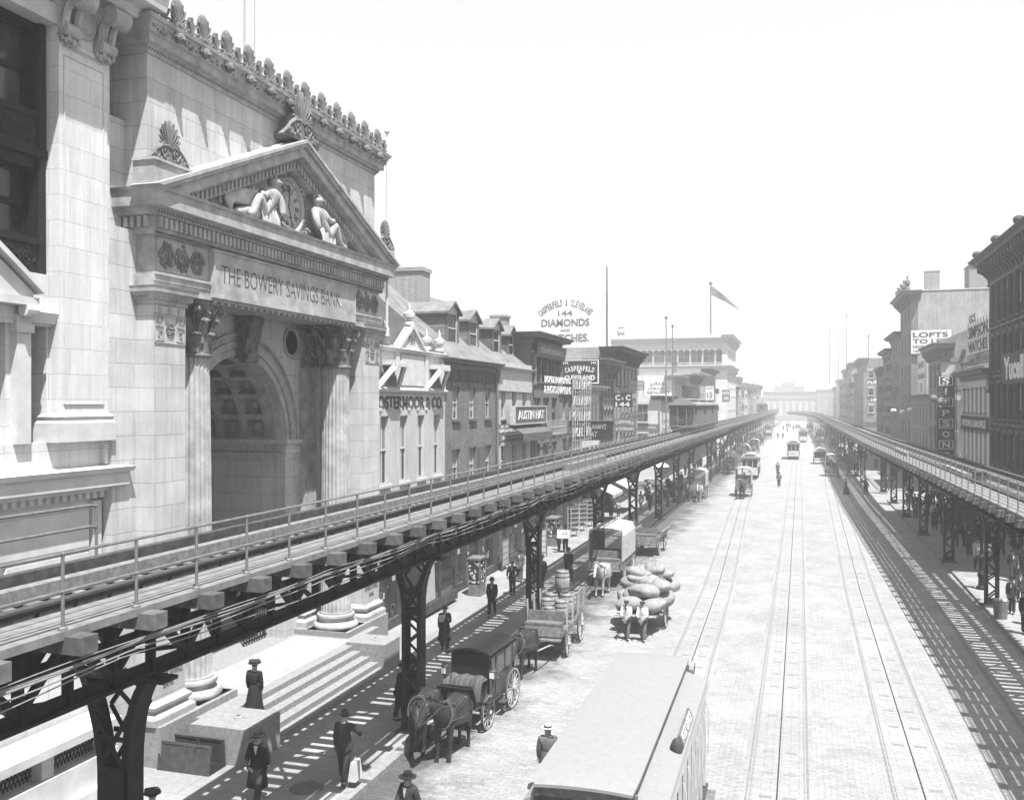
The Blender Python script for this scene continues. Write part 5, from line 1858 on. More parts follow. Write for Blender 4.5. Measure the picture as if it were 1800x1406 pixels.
# rusticated voussoir panels below the ledge
m = MB()
for (pl) in ([(16.2, 6.9), (19.1, 6.9), (19.1, 6.0), (16.4, 6.0), (16.1, 4.8), (15.5, 4.8)], [(14.4, 6.9), (15.9, 6.9), (15.2, 5.0), (14.2, 5.2)], [(12.9, 6.9), (14.1, 6.9), (13.9, 5.2), (13.0, 5.4)], [(16.6, 5.85), (19.1, 5.85), (19.1, 4.6), (16.3, 4.6)]):
    m.prism(pl, 'x', -.36, -.25)
m.box(-.36, -.22, 19.2, 19.5, .3, 7.1)
m.build('voussoir_panel', M_LEFTD, L0)
# sloping area wall with pierced parapet at street level
m = MB()
m.box(-.3, .9, 11.0, 19.0, .1, .55); m.box(-.1, .7, 11.0, 19.0, .55, 1.2); m.box(-.2, .82, 11.0, 19.0, 1.75, 1.95)
for k in range(5): m.box(.0, .6, 11.0 + k * 1.9, 11.35 + k * 1.9, 1.2, 1.75)
m.mat(1)
for k in range(70): m.bar((.3, 11.2 + k * .11, 1.2), (.3, 11.45 + k * .11, 1.75), .02, .03, up=(1, 0, 0)); m.bar((.3, 11.45 + k * .11, 1.2), (.3, 11.2 + k * .11, 1.75), .02, .03, up=(1, 0, 0))
m.build('area_parapet', [M_LEFTD, M_IRONWIN], L0)

# ---- L1: white shop with four long windows and the painted name ----
r = thing('mattress_shop', (-16.3, 34.25, 0), 0, 'narrow white shop building with four tall windows, gabled parapet and painted name', 'building')
W = 7.85
m = MB(); rows = [(6.2, 9.0, [(1.02, .82), (2.98, .82), (4.9, .82), (6.8, .82)])]
front_wall(m, W, 4.1, 10.1, rows)
m.box(-12, -.302, .001, W - .001, 0, 11.6); m.box(-.3, -.02, 0, W, 10.1, 11.75)
m.box(-.3, -.25, 0, W, 0, 4.1)
m.mat(1); m.box(-12, -.33, .02, W - .02, 11.6, 11.62)
m.build('wall', [M_CREAM, M_ROOF], r)
for c, w_ in rows[0][2]: put_window(r, c, 6.2, w_, 2.8, 'none', 2, M_WHITE, M_CREAMS, 3)
m = MB()
m.sweep([(0, 10.0), (.1, 10.0), (.14, 10.1), (.05, 10.16), (0, 10.2)], [(-.3, 0), (0, 0), (0, W), (-.3, W)])
m.sweep([(0, 11.7), (.08, 11.7), (.16, 11.85), (0, 11.9)], [(-.3, 0), (-.02, 0), (-.02, W), (-.3, W)])
for a in (0, 2.1, 5.35, W - .35): m.box(-.3, .04, a, a + .35, 10.2, 12.0)
m.prism([(2.4, 11.9), (5.4, 11.9), (3.9, 12.9)], 'x', -.3, -.02); m.prism([(2.35, 11.9), (3.9, 13.02), (5.45, 11.9), (5.25, 11.9), (3.9, 12.82), (2.55, 11.9)], 'x', -.3, .08)
m.box(-.02, .02, 2.7, 5.2, 10.3, 11.6)
for k in range(8):
    y = .55 + k * .98
    for q in range(3): m.box(0, .05, y - .12 + q * .1, y - .06 + q * .1, 9.22, 9.34)
m.build('parapet', M_CREAMS, r)
for y0_ in (.35, 5.45):
    m = MB()
    m.bar((.0, y0_, 10.2), (.55, y0_ + .55, 11.1), .14, .2); m.bar((.55, y0_ + .55, 11.1), (.55, y0_ + 1.45, 11.1), .2, .14); m.bar((.55, y0_ + 1.45, 11.1), (.0, y0_ + 2.0, 10.2), .14, .2)
    m.box(0, .6, y0_ + .45, y0_ + 1.55, 11.1, 11.3)
    m.mat(1); m.prism([(y0_ + .1, 10.25), (y0_ + .55, 11.0), (y0_ + 1.45, 11.0), (y0_ + 1.9, 10.25)], 'x', -.01, .03)
    m.build('window_hood', [M_CREAMS, M_TRIMM], r)
def finial(m, y, z, s):
    m.lathe([(.28 * s, 0), (.28 * s, .12 * s), (.14 * s, .2 * s), (.12 * s, .3 * s), (.3 * s, .42 * s), (.32 * s, .6 * s), (.12 * s, .72 * s), (.08 * s, .85 * s), (.1 * s, .9 * s), (.001, 1.25 * s)], c=(-.15, y, z), n=12)
for y, z, s in ((1.3, 12.0, .85), (3.9, 12.95, .85), (5.9, 12.0, .8), (7.5, 12.0, .85)):
    m = MB(); finial(m, y, z, s); m.build('finial', M_CREAMS, r, True)
m = MB(); put_text(m, '189', 3.9, 12.35, .7, .35, 0.0, depth=.03); m.build('painted_date', M_LETM, r)
m = MB(); put_text(m, 'OSTERMOOR & CO.', 3.95, 9.56, 7.2, .56, .012, depth=.02, off=.035); m.build('painted_name', M_LETD, r)
shopfront(r, W, 4.1, M_TRIML, 1, 'dark', 3)
m = MB()      # projecting show window
m.box(-.25, .75, 3.2, 7.6, .3, .75); m.box(-.25, .8, 3.15, 7.65, 3.3, 3.5); m.mat(1)
m.box(-.2, .68, 3.28, 7.52, .75, 3.3); m.mat(0)
for y in (3.25, 5.4, 7.5): m.box(.66, .74, y - .05, y + .05, .75, 3.3)
m.mat(2)
m.prism([(3.6, .8), (4.9, .8), (4.7, 3.2), (3.9, 3.2)], 'x', .685, .69); put_text(m, 'OSTERMOOR', 4.3, 2.5, 1.5, .16, .7, depth=.01)
m.build('show_window', [M_TRIMD, M_GLASS, M_PAPER], r)

def dormer(root, y0_, W_, z0, ztop, x0, board, L=4.5):
    m = MB()
    zr = ztop; ze = ztop - .55
    m.box(x0 - L, x0, y0_, y0_ + .08, z0, ze); m.box(x0 - L, x0, y0_ + W_ - .08, y0_ + W_, z0, ze)
    m.box(x0 - .08, x0 + .0, y0_, y0_ + W_, z0, z0 + .35)
    m.prism([(y0_, ze), (y0_ + W_ / 2, zr - .05), (y0_ + W_, ze)], 'x', x0 - L, x0)
    m.mat(1)
    m.prism([(y0_ - .18, ze - .08), (y0_ + W_ / 2, zr), (y0_ + W_ / 2, zr + .1), (y0_ - .18, ze + .04)], 'x', x0 - L, x0 + .22)
    m.prism([(y0_ + W_ + .18, ze - .08), (y0_ + W_ / 2, zr), (y0_ + W_ / 2, zr + .1), (y0_ + W_ + .18, ze + .04)], 'x', x0 - L, x0 + .22)
    m.mat(2)
    for a in (y0_, y0_ + W_ - .22): m.box(x0 - .02, x0 + .06, a, a + .22, z0, ze)
    o = m.build('dormer', [board, M_ROOF, M_TRIMM], root)
    f = MB(); a, b = y0_ + .22, y0_ + W_ - .22
    f.box(x0 - .06, x0 - .02, a, b, z0 + .35, ze + .1); f.mat(1)
    f.box(x0 - .02, x0 + .02, a, a + .07, z0 + .35, ze); f.box(x0 - .02, x0 + .02, b - .07, b, z0 + .35, ze)
    f.box(x0 - .02, x0 + .02, a + .07, b - .07, z0 + .35 + (ze - z0) * .42, z0 + .42 + (ze - z0) * .42); f.box(x0 - .02, x0 + .03, a, b, ze - .05, ze + .4)
    f.build('window', [M_GLASS, M_TRIML], o)

def gable_roof(root, W, z0, x0, x1, z1, mat=None):
    m = MB(); m.prism([(x0, z0), (x1, z1), (x1 - 4.5, z0)], 'y', 0.0, W); m.build('roof', mat or M_ROOF, root)

# ---- L2, L3: old dormered houses ----
r = building('dormered_brick_house', 'L', 42.12, 50.0, 11.7, M_BRICKM, 'dark brick house with two boarded dormers, next to the white mattress shop', [(8.75, 10.35, 3, .95, .2), (5.5, 7.25, 3, .95, .2)], M_TRIMM, M_TRIML, (.45, .45, 0, 0), 2, depth=10, shoplod=1)
gable_roof(r, 7.87, 11.72, .2, -5.2, 16.2)
dormer(r, 2.7, 1.75, 12.2, 14.75, -1.0, M_SHING, 3.6); dormer(r, 6.0, 1.7, 12.2, 14.6, -1.0, M_SHING, 3.6)
m = MB(); m.box(0, .06, .3, 7.5, 10.65, 11.2)
for k in range(6): m.box(.06, .09, .3 + k * 1.42, .36 + k * 1.42, 10.65, 11.2)
m.build('frieze_board', M_TRIMD, r)
m = MB(); m.box(.04, .1, 4.75, 5.75, 4.6, 7.2); m.build('painted_poster', M_SIGNG, r)
m = MB(); m.tube([(.12, 7.8, 4), (.12, 7.8, 11.4)], .07, 8); m.build('drainpipe', M_TRIMM, r)
r = building('white_dormered_house', 'L', 50.0, 57.0, 11.6, M_CREAM, 'white painted brick house with two canvas-sided dormers behind the hat sign', [(8.7, 10.5, 3, .85, .3), (5.3, 7.1, 3, .85, .3)], M_TRIML, M_WHITE, (.3, .35, 0, 0), 2, depth=10, shoplod=1)
gable_roof(r, 7.0, 11.62, .2, -5.2, 16.0)
dormer(r, 2.3, 1.6, 12.1, 14.5, -1.0, M_CANVD, 3.6); dormer(r, 5.3, 1.5, 12.1, 14.3, -1.0, M_CANVD, 3.6)
m = MB(); m.prism([(.1, 10.25), (.6, 11.9), (6.9, 11.9), (6.95, 10.2)], 'x', .10, .14); m.build('banner_board', M_TRIML, r)
m = MB(); m.box(0.02, .06, .1, 6.9, 7.35, 8.35); m.mat(1); put_text(m, 'QUARTZ & GLASSES OPTICIANS HAND', 3.5, 7.95, 6.2, .22, .065); put_text(m, 'SHEET COPPER ENG. CO.', 3.5, 7.55, 5.2, .2, .065); put_text(m, 'DR. BENTLEY', 2.0, 8.2, 2.6, .16, .065)
m.build('wall_sign', [M_TRIMM, M_SIGNW], r)

m = MB(); m.box(-1.0, 1.0, -.6, .6, 0, 4.0); m.box(-1.08, 1.08, -.68, .68, 4.0, 4.2)
tag(m.build('brick_chimney', M_BRICKL, None, loc=(-20.3, 47.0, 12.6)), 'broad pale brick chimney behind the first dormer', 'chimney')
m = MB(); m.box(-.5, .5, -.5, .5, 0, 2.6); m.box(-.58, .58, -.58, .58, 2.6, 2.75)
tag(m.build('brick_chimney', M_BRICKL, None, loc=(-18.7, 58.2, 12.5)), 'narrow brick chimney behind the fourth dormer', 'chimney')

# ---- L4 .. L8 ----
r = building('photographers_building', 'L', 57.0, 64.6, 14.0, M_BRICKM, 'grey building with heavy cornice and four tall top windows above the photo enameling sign', [(10.95, 12.5, 4, 1.1, .6), (7.9, 9.9, 3, 1.3, .5), (4.7, 6.9, 3, 1.3, .5)], M_TRIMM, M_TRIMD, (.7, .9, 0, 0), 2, depth=13, shoplod=1)
m = MB()
for y in (.4, 7.2):
    m.lathe([(.2, 0), (.18, 1.7), (.28, 1.85), (.3, 2.0)], c=(.12, y, 10.7), n=10)
for y in (2.1, 3.8, 5.5): m.lathe([(.09, 0), (.09, 1.5), (.15, 1.6)], c=(.08, y, 10.9), n=8)
m.box(0, .25, 0, 7.6, 12.72, 12.95); m.build('window_colonnade', M_TRIMM, r)
fire_escape(r, 3.2, 5.2, (4.5, 7.5), M_TRIML)
for y in (.6, 2.2, 3.8, 5.4, 7.0): pass
r = building('scaffolded_shop', 'L', 64.6, 70.9, 11.3, M_STONE, 'grey shop front hidden behind hanging letter frames, above the leaning hat sign', [(8.3, 10.0, 3, 1.0, .4), (5.2, 7.0, 3, 1.0, .4)], M_TRIMM, M_TRIML, (.4, .5, 0, 0), 1, depth=12)
m = MB()
rr = random.Random(12)
for k in range(9): m.bar((.9, .2 + k * .75, 6.2), (.9, .2 + k * .75, 11.6), .04, .04)
for k in range(10): m.bar((.9, .1, 6.3 + k * .58), (.9, 6.2, 6.3 + k * .58), .03, .03)
for z in (10.9, 9.75, 8.6, 7.45):
    for k in range(7):
        if rr.random() < .85: put_text(m, 'CALLAHAN'[(k + int(z)) % 8], .6 + k * .83, z, .5, .65, .93, depth=.06)
m.build('letter_frame', M_TRIML, r)
r = building('narrow_white_building', 'L', 70.9, 78.2, 10.9, M_CREAMS, 'narrow white building with four thin windows, right of the leaning hat sign', [(7.8, 9.6, 4, .75, .5), (4.7, 6.0, 4, .8, .5)], M_TRIML, M_WHITE, (.6, .8, 0, 0), 1, depth=12)
m = MB()
for k in range(4): m.box(0, .05, .85 + k * 1.58, 1.55 + k * 1.58, 7.1, 7.4)
m.build('wall_panels', M_TRIMM, r)
r = building('bracketed_building', 'L', 78.2, 84.8, 13.3, M_BRICKM, 'grey brick building with a big bracketed cornice, left of the C and C sign', [(10.0, 11.4, 4, .8, .4), (7.3, 8.9, 4, .8, .4), (4.8, 6.5, 4, .8, .4)], M_TRIMM, M_TRIML, (1.0, 1.0, 5, .8), 1, depth=13, style='arch')
r = building('balconied_corner_building', 'L', 84.8, 97.8, 14.7, M_BRICKL, 'pale brick corner building with iron balconies behind the C and C sign', [(11.2, 12.8, 6, .95, .4), (8.2, 9.8, 6, .95, .4), (5.1, 6.8, 6, .95, .4)], M_TRIMD, M_TRIMD, (1.0, 1.1, 12, .5), 1, depth=16)
fire_escape(r, 7.0, 9.0, (4.9, 7.9, 10.9), M_TRIMM)
r = building('low_white_corner_house', 'L', 115, 127.5, 10.5, M_CREAMS, 'low white corner house with a bath sign, behind the elevated train', [(7.5, 9.5, 6, .6, .6), (4.4, 6.3, 6, .6, .6)], M_TRIMM, M_TRIML, (.5, .6, 14, .2), 1, depth=14)
for x in (-2.2, -6, -10):
    put_window(r, x, 7.3, 1.3, 2.2, 'muntin', 1, M_TRIML, M_TRIML, 0, side=True, x=-.26); put_window(r, x, 3.9, 1.3, 2.0, 'muntin', 1, M_TRIML, M_TRIML, 0, side=True, x=-.26)
m = MB(); m.box(-12, -.2, -.12, -.02, 6.2, 7.05); m.box(-7, -3.2, -.12, -.02, 7.6, 9.6); m.mat(1)
put_text(m, 'SIGNS.', -5.2, 6.62, 3.2, .5, -.13, 'front'); put_text(m, 'BATH', -4.8, 8.9, 2.4, .6, -.13, 'front'); put_text(m, '10', -5.6, 8.0, .9, .55, -.13, 'front'); put_text(m, 'WINDOW SHADES', -1.9, 6.62, 2.6, .22, -.13, 'front')
m.build('painted_wall_sign', [M_TRIMM, M_SIGNW], r)
rr = random.Random(21)
MATS = [M_BRICKM, M_BRICKL, M_STONE, M_CREAMS, M_BRICKD, M_STONEL, M_CREAM]
TR = [M_TRIMM, M_TRIML, M_TRIMD]
def far_row(side, specs):
    for (ya, yb, H, mi, lab, n, nr) in specs:
        rows = []
        top = H - 1.6
        fh = 3.3
        for q in range(nr):
            z = top - fh * q
            if z - 1.8 > 4.2: rows.append((z - 1.8, z, n, .95 if n < 6 else .8, .35))
        cz = .8 + rr.random() * .5
        b = building('row_building', side, ya, yb, H, MATS[mi], lab, rows, TR[(mi + int(H)) % 3], TR[rr.randrange(2)], (cz, .6 + rr.random() * .5, rr.choice((0, 7, 9)), .4), 0 if ya > 150 else 1, depth=14, style=rr.choice(('flat', 'hood', 'arch')), group=None)
        # camera-side wall windows, chimneys, roof hut
        if rr.random() < .6:
            m = MB(); x = -4 - rr.random() * 5
            m.box(x, x + .9, .3, .9, H, H + 1.6); m.box(x - .08, x + .98, .22, .98, H + 1.6, H + 1.75); m.build('chimney', MATS[0], b)
        if rr.random() < .45: fire_escape(b, (yb - ya) * .5, (yb - ya) * .6, [z for z in (4.9, 8.2, 11.5, 14.8) if z < H - 3], M_IRON2)
far_row('L', [
    (127.5, 137, 13.4, 3, 'white walled building with a restaurant name, just beyond the low corner house', 4, 3),
    (137, 147, 12.2, 0, 'grey brick building with tall windows, second beyond the low white corner house', 5, 3),
    (147, 160, 14.0, 1, 'pale brick building behind the roof of the elevated train', 5, 4),
    (160, 176, 14.8, 5, 'light stone building left of the number fifteen sign', 5, 4),
    (176, 192, 16.0, 1, 'pale brick building with a plain side wall, right before the arcaded bank block', 5, 4)])
r = building('arcaded_block', 'L', 212, 240, 24.8, M_PALEB, 'large pale block with a row of arched top windows far up the left', [(18.6, 21.0, 6, 1.7, 1.0), (13.2, 16.2, 7, 1.7, 1.0), (8.2, 11.2, 7, 1.7, 1.0)], M_TRIML, M_TRIMM, (1.7, 1.4, 22, .6), 0, depth=26, style='arch', X=-15.4)
m = MB()
m.sweep([(0, 17.2), (.3, 17.2), (.5, 17.6), (1.0, 17.9), (1.0, 18.2), (0, 18.2)], [(-26, 0), (0, 0), (0, 28), (-2, 28)])
m.sweep([(0, 23.2), (.3, 23.2), (.5, 23.8), (1.1, 24.1), (1.1, 24.5), (0, 24.83)], [(-26, -.01), (0, -.01)])
for k in range(26): m.box(-1 - k, -.7 - k, -.2, .1, 24.83, 25.3)
m.build('string_course', M_TRIML, r)
for k in range(9):
    for dx in (-.85, .85):
        put_window(r, -2.6 - k * 2.75 + dx * .95, 18.7, 1.25, 2.6, 'arch', 0, M_TRIMM, M_TRIML, 0, side=True, x=-.26)
m = MB(); m.lathe([(.8, 0), (.7, .6), (1.0, 1.0), (1.0, 1.6), (.5, 2.0), (.9, 2.3), (.1, 2.6)], c=(-24, 1.5, 24.8), n=10); m.build('roof_urn', M_TRIML, r)
far_row('L', [(240, 252, 17.5, 1, 'tall narrow building right of the arcaded block, far up the left side', 4, 4), (252, 264, 14, 0, 'grey building second past the arcaded block on the left', 4, 3),
    (264, 278, 17, 5, 'stone building third past the arcaded block on the left', 4, 4), (278, 292, 15, 1, 'hazy brick building fourth past the arcaded block on the left', 4, 3),
    (292, 310, 16, 3, 'hazy white building fifth past the arcaded block on the left', 4, 3), (310, 330, 14.5, 1, 'hazy building sixth past the arcaded block on the left', 4, 3),
    (330, 352, 16.5, 0, 'hazy grey building seventh past the arcaded block on the left', 4, 3), (352, 380, 15, 5, 'hazy stone building eighth past the arcaded block on the left', 4, 3),
    (380, 420, 17, 1, 'last hazy building of the left row before the far square', 5, 3)])

# ---- right side ----
# R1 dark six-storey block nearest the camera
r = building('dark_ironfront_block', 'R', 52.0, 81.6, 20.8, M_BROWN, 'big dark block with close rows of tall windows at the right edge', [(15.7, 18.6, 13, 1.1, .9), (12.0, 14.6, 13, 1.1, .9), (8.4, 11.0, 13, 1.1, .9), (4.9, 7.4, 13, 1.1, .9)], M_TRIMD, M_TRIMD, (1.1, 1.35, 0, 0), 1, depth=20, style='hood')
m = MB()
for k in range(27):
    y = .5 + k * 1.12
    m.prism([(0, 18.75), (.15, 18.75), (.22, 19.2), (.6, 19.6), (.95, 19.75), (.95, 20.2), (0, 20.2)], 'y', y - .12, y + .12)
for z in (18.65, 15.2, 11.5, 7.9): m.box(0, .16, 0, 29.6, z, z + .16)
for k in range(27): m.box(0, .1, .95 + k * 1.07 - .09, .95 + k * 1.07 + .09, 4.9, 18.6) if k % 2 == 0 else None
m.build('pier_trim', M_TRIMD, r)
for yy in (.3, 7.7, 15, 22): 
    m = MB(); m.ball((1.0, yy + .4, 21.15), (.35, .4, .3), 10, 6); m.lathe([(.3, 20.8), (.2, 21.0)], c=(1.0, yy + .4, 0), n=8); m.build('cornice_urn', M_TRIMD, r)
sign('script_sign', (13.98, 70.3, 12.0), PI, 10.5, 2.2, [('Yucell', -1.4, .0, 6.2, 1.6, .04)], 'wide dark sign with white script lettering on the dark block at the right edge', M_SIGNB, M_SIGNW)
sign('small_dark_sign', (13.95, 80.9, 11.0), PI, 1.2, 1.3, [('L', 0, 0, .3, .7)], 'small dark sign left of the white script sign', M_SIGNB, M_SIGNW)
# R2 loan office
r = building('loan_office_building', 'R', 81.6, 94.9, 12.3, M_CREAMS, 'white loan office building with six narrow windows, left of the dark block', [(8.75, 10.7, 6, .9, .7), (4.6, 7.0, 6, .9, .7)], M_TRIMM, M_TRIMD, (.8, .9, 0, 0), 1, depth=14)
sign('loan_office_sign', (14.08, 88.1, 7.85), PI, 12.6, 1.1, [("SIMPSON'S LOAN OFFICE", 0, 0, 11.4, .62)], 'long dark sign band across the white loan office', M_SIGNB, M_SIGNW, M_TRIMD)
rt = sign('roof_billboard', (14.5, 88.6, 14.7), PI, 10.5, 4.0, [('SIMPSON', 0, 1.1, 9.0, 1.0), ('WATCHES', 0, -.2, 9.0, .9), ('JEWELRY & LOANS', 0, -1.4, 8.0, .5), ('1825', -2.5, 2.35, 3.2, .7)], 'open lattice rooftop billboard standing above the loan office', None, M_TRIMD)
m = MB()
for z in (-1.9, -.75, .45, 1.7): m.box(-.06, 0, -5.2, 5.2, z - .04, z + .04)
m.box(-.05, -.02, -5.0, 4.6, .6, 1.6); m.box(-.05, -.02, -5.0, 4.6, -.65, .25); m.build('panel', M_SIGNW, rt)
m = MB()
for k in range(9):
    y = -5 + k * 1.25; m.bar((-.05, y, -2.1), (-.05, y, 2.1), .06, .06); m.bar((-.05, y, 1.8), (-2.0, y, -2.1), .06, .06); m.bar((-.05, y, -.8), (-1.2, y, -2.1), .05, .05)
m.build('frame', M_TRIMD, rt)
rt = thing('vertical_letter_sign', (12.85, 94.6, 8.2), CAMF, 'tall black and white vertical sign spelling a name letter by letter beside the loan office', 'sign')
m = MB(); m.box(-.2, 0, -.75, .75, -3.9, 3.9); m.build('board', M_SIGNB, rt)
m = MB(); q = MB()
for k, ch in enumerate("SIMPSONS"):
    z = 3.42 - k * .98
    if k % 2 == 0:
        for (a, b, c, d) in ((-.6, .6, .36, .42), (-.6, .6, -.42, -.36), (-.6, -.52, -.36, .36), (.52, .6, -.36, .36)): m.box(0.002, .03, a, b, z + c, z + d)
    put_text(q, ch, 0, z, .62 if ch != 'I' else .16, .58, .012, depth=.03, off=.02)
m.build('frame', M_SIGNW, rt); q.build('lettering', M_SIGNW, rt)
m = MB(); m.tube([(0, -.85, -4), (0, -.85, 4)], .05, 6); m.tube([(0, .85, -4), (0, .85, 4)], .05, 6); m.build('pole', M_TRIMD, rt)
rt = thing('pawnbroker_balls', (12.1, 92.6, 9.9), 0, 'three hanging pawnbroker balls beside the vertical letter sign', 'shop sign')
m = MB(); m.tube([(-.6, 0, .5), (2.1, 0, .9)], .03, 5); m.tube([(-.6, 0, .5), (.6, 0, .2), (1.6, 0, .8)], .02, 5); m.build('bracket', M_TRIMD, rt)
for p in ((-.55, 0, .1), (.45, 0, -.3), (.0, .3, -.2)):
    m = MB(); m.ball(p, .33, 14, 10); m.build('ball', M_TRIMM, rt, True)
# R3 corner building with the pale side wall
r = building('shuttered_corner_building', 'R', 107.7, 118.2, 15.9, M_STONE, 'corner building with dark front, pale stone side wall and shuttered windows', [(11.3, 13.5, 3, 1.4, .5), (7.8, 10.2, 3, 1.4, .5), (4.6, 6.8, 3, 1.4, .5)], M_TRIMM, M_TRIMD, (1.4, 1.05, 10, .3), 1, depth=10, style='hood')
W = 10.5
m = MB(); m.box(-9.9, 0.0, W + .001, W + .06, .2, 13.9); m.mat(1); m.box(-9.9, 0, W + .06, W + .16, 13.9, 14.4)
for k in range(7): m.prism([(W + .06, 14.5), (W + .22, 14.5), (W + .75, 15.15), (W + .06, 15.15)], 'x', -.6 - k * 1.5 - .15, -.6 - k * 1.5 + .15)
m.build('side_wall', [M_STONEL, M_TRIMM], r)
m = MB(); m.prism([(0.6, 15.95), (-4, 17.9), (-9.9, 15.95)], 'y', .6, W - .4); m.build('roof', M_ROOF, r)
for x in (-2.6, -6.2):
    for z in (11.3, 7.6, 4.3):
        fr, pn, sl_, ln_ = window_set(1.3, 2.3, 'hood', 1, 0)
        o = fr.build('window', M_TRIMD, r, loc=(x, W + .22, z), rot=PI / 2); pn.build('pane', [M_GLASS, M_SHADE], o); sl_.build('sill', M_TRIMM, o); ln_.build('lintel', M_TRIMM, o)
        s_ = MB(); s_.box(.05, .1, -1.35, -.68, 0, 2.3); s_.box(.05, .1, .68, 1.35, 0, 2.3)
        for k in range(14): s_.box(.1, .115, -1.3, -.73, .1 + k * .155, .18 + k * .155); s_.box(.1, .115, .73, 1.3, .1 + k * .155, .18 + k * .155)
        s_.build('shutters', M_TRIMM, o)
# R4 low shops, R5 tall brick side wall
r = building('low_awning_shop', 'R', 118.2, 136, 10.6, M_STONE, 'low shop row with angled roof sign, below the blank brick wall', [(7.0, 8.8, 6, .8, .5), (4.5, 6.2, 6, .9, .5)], M_TRIMM, M_TRIML, (.6, .7, 0, 0), 1, depth=12)
sign('angled_roof_sign', (14.6, 128.5, 13.2), PI, 8, 5.2, [('DENTIST', 0, 1.2, 6, .8), ('TEETH EXTRACTED', 0, -.2, 6.5, .6), ('25', 0, -1.6, 1.6, 1.0)], 'tall pale sign standing on the roof of the low shop row', M_SIGNW, M_LETM, M_TRIMM, posts=[((-.1, -3.5, -2.6), (-.1, -3.5, 2.6)), ((-.1, 3.5, -2.6), (-.1, 3.5, 2.6))])
r = building('tall_brick_loft', 'R', 136, 150.3, 24.6, M_BRICKM, 'tallest right-hand building with urns on its cornice and a long blank brick side wall', [(20.6, 22.6, 3, 1.6, .6), (16.2, 19.0, 3, 1.6, .6), (12.2, 14.8, 3, 1.6, .6), (8.6, 10.9, 3, 1.6, .6), (4.8, 7.2, 3, 1.6, .6)], M_TRIMM, M_TRIMD, (1.2, 1.4, 8, .5), 1, depth=30)
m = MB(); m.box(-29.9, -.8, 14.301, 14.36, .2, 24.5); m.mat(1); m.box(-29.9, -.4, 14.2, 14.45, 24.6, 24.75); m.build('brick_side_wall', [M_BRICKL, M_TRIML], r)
for y in (.6, 4.5, 9, 13.6):
    m = MB(); m.lathe([(.35, 24.65), (.3, 25.2), (.18, 25.4), (.4, 25.7), (.35, 26.1), (.1, 26.3), (.15, 26.6), (.001, 26.9)], c=(.4, y, 0), n=10); m.build('cornice_urn', M_TRIMM, r)
m = MB(); m.box(-2.0, 2.0, -2, 2, 0, 3.4); m.mat(1); m.prism([(-2.2, 3.4), (2.2, 3.4), (0, 4.6)], 'y', -2.2, 2.2)
tag(m.build('roof_tank_house', [M_CLAP, M_ROOF], None, loc=(23.6, 140, 24.6)), 'boxy tank house with a pyramid roof on top of the tall brick building', 'tank house')
m = MB(); m.box(-.9, .9, -.5, .5, 0, 2.7); m.box(-.95, .95, -.55, .55, 2.7, 2.85)
tag(m.build('brick_chimney', M_BRICKL, None, loc=(17.0, 138, 24.6)), 'brick chimney left of the tank house on the tall brick building', 'chimney')
m = MB(); m.prism([(0, 0), (5, 0), (2.6, 1.7), (.4, 1.7)], 'y', -1, 1)
tag(m.build('roof_skylight', M_ROOF, None, loc=(26.0, 140, 24.6)), 'low sloping skylight right of the tank house', 'skylight')
sign('lofts_sign', (16.6, 135.55, 17.75), CAMF, 4.9, 3.1, [('LOFTS', -.1, .95, 4.3, .68, .03), ('TO LET', -.1, .1, 4.3, .62, .03), ('GEORGE J. KENNY', 0, -.66, 4.6, .42), ('190 E. HOUSTON', 0, -1.22, 4.4, .38)], 'white lofts to let sign painted on the tall blank brick wall', M_SIGNW, M_LETD)
rt = thing('three_globe_bracket', (12.6, 121.5, 8.9), 0, 'three white globes hanging from a bracket above the low shop row', 'street lamp')
m = MB(); m.tube([(-2.2, 0, .5), (1.6, 0, .5)], .04, 5)
for x in (-1.9, -.9, .0): m.tube([(x, 0, .5), (x, 0, .0)], .02, 4)
m.build('bracket', M_TRIMD, rt)
for x, z in ((-1.9, -.2), (-.9, -.35), (.0, -.05)):
    m = MB(); m.ball((x, 0, z), (.36, .36, .25), 12, 8); m.build('globe', M_GLOBE, rt, True)
far_row('R', [(150.3, 166, 20.2, 0, 'brick building with a fire escape directly beyond the tallest right-hand building', 4, 4), (166, 181, 18.6, 2, 'grey building with a fire escape, second beyond the tallest right-hand building', 4, 4),
              (181, 196, 16.2, 4, 'dark building left of the hanging white banner, third beyond the tallest right-hand building', 4, 3)])
r = building('corner_hotel', 'R', 236, 262, 20.3, M_BRICKM, 'grey corner hotel with its name painted on the wall facing the camera', [(15.4, 17.6, 6, 1.2, .8), (11.2, 13.4, 6, 1.2, .8), (7.2, 9.4, 6, 1.2, .8)], M_TRIMM, M_TRIML, (1.2, 1.2, 12, .4), 0, depth=12)
m = MB(); W = 26
m.box(-11.9, 0, W + .001, W + .05, 5.6, 19.0); m.mat(1)
def ft(s_, x, z, w_, h_):
    vs, fs = text_geo(s_, 1, .03, .05); x0 = min(v[0] for v in vs); x1 = max(v[0] for v in vs); y0_ = min(v[1] for v in vs); y1_ = max(v[1] for v in vs)
    m.add([(x - (v[0] - (x0 + x1) / 2) / (x1 - x0) * w_, W + .08 + v[2], z + (v[1] - (y0_ + y1_) / 2) / (y1_ - y0_) * h_) for v in vs], fs)
ft('PURITAN', -3.6, 14.6, 5.4, .75); ft('HOTEL', -3.6, 10.5, 3.8, .75)
m.build('painted_side_wall', [M_BRICKM, M_SIGNW], r)
for x in (-1.7, -5.4, -9):
    for z in (15.6, 11.5, 7.5):
        fr = window_set(1.2, 1.9, 'flat', 0, 1)[0]; fr.build('window', [M_TRIML, M_GLASS, M_SHADE, M_TRIML], r, loc=(x, W + .22, z), rot=PI / 2)
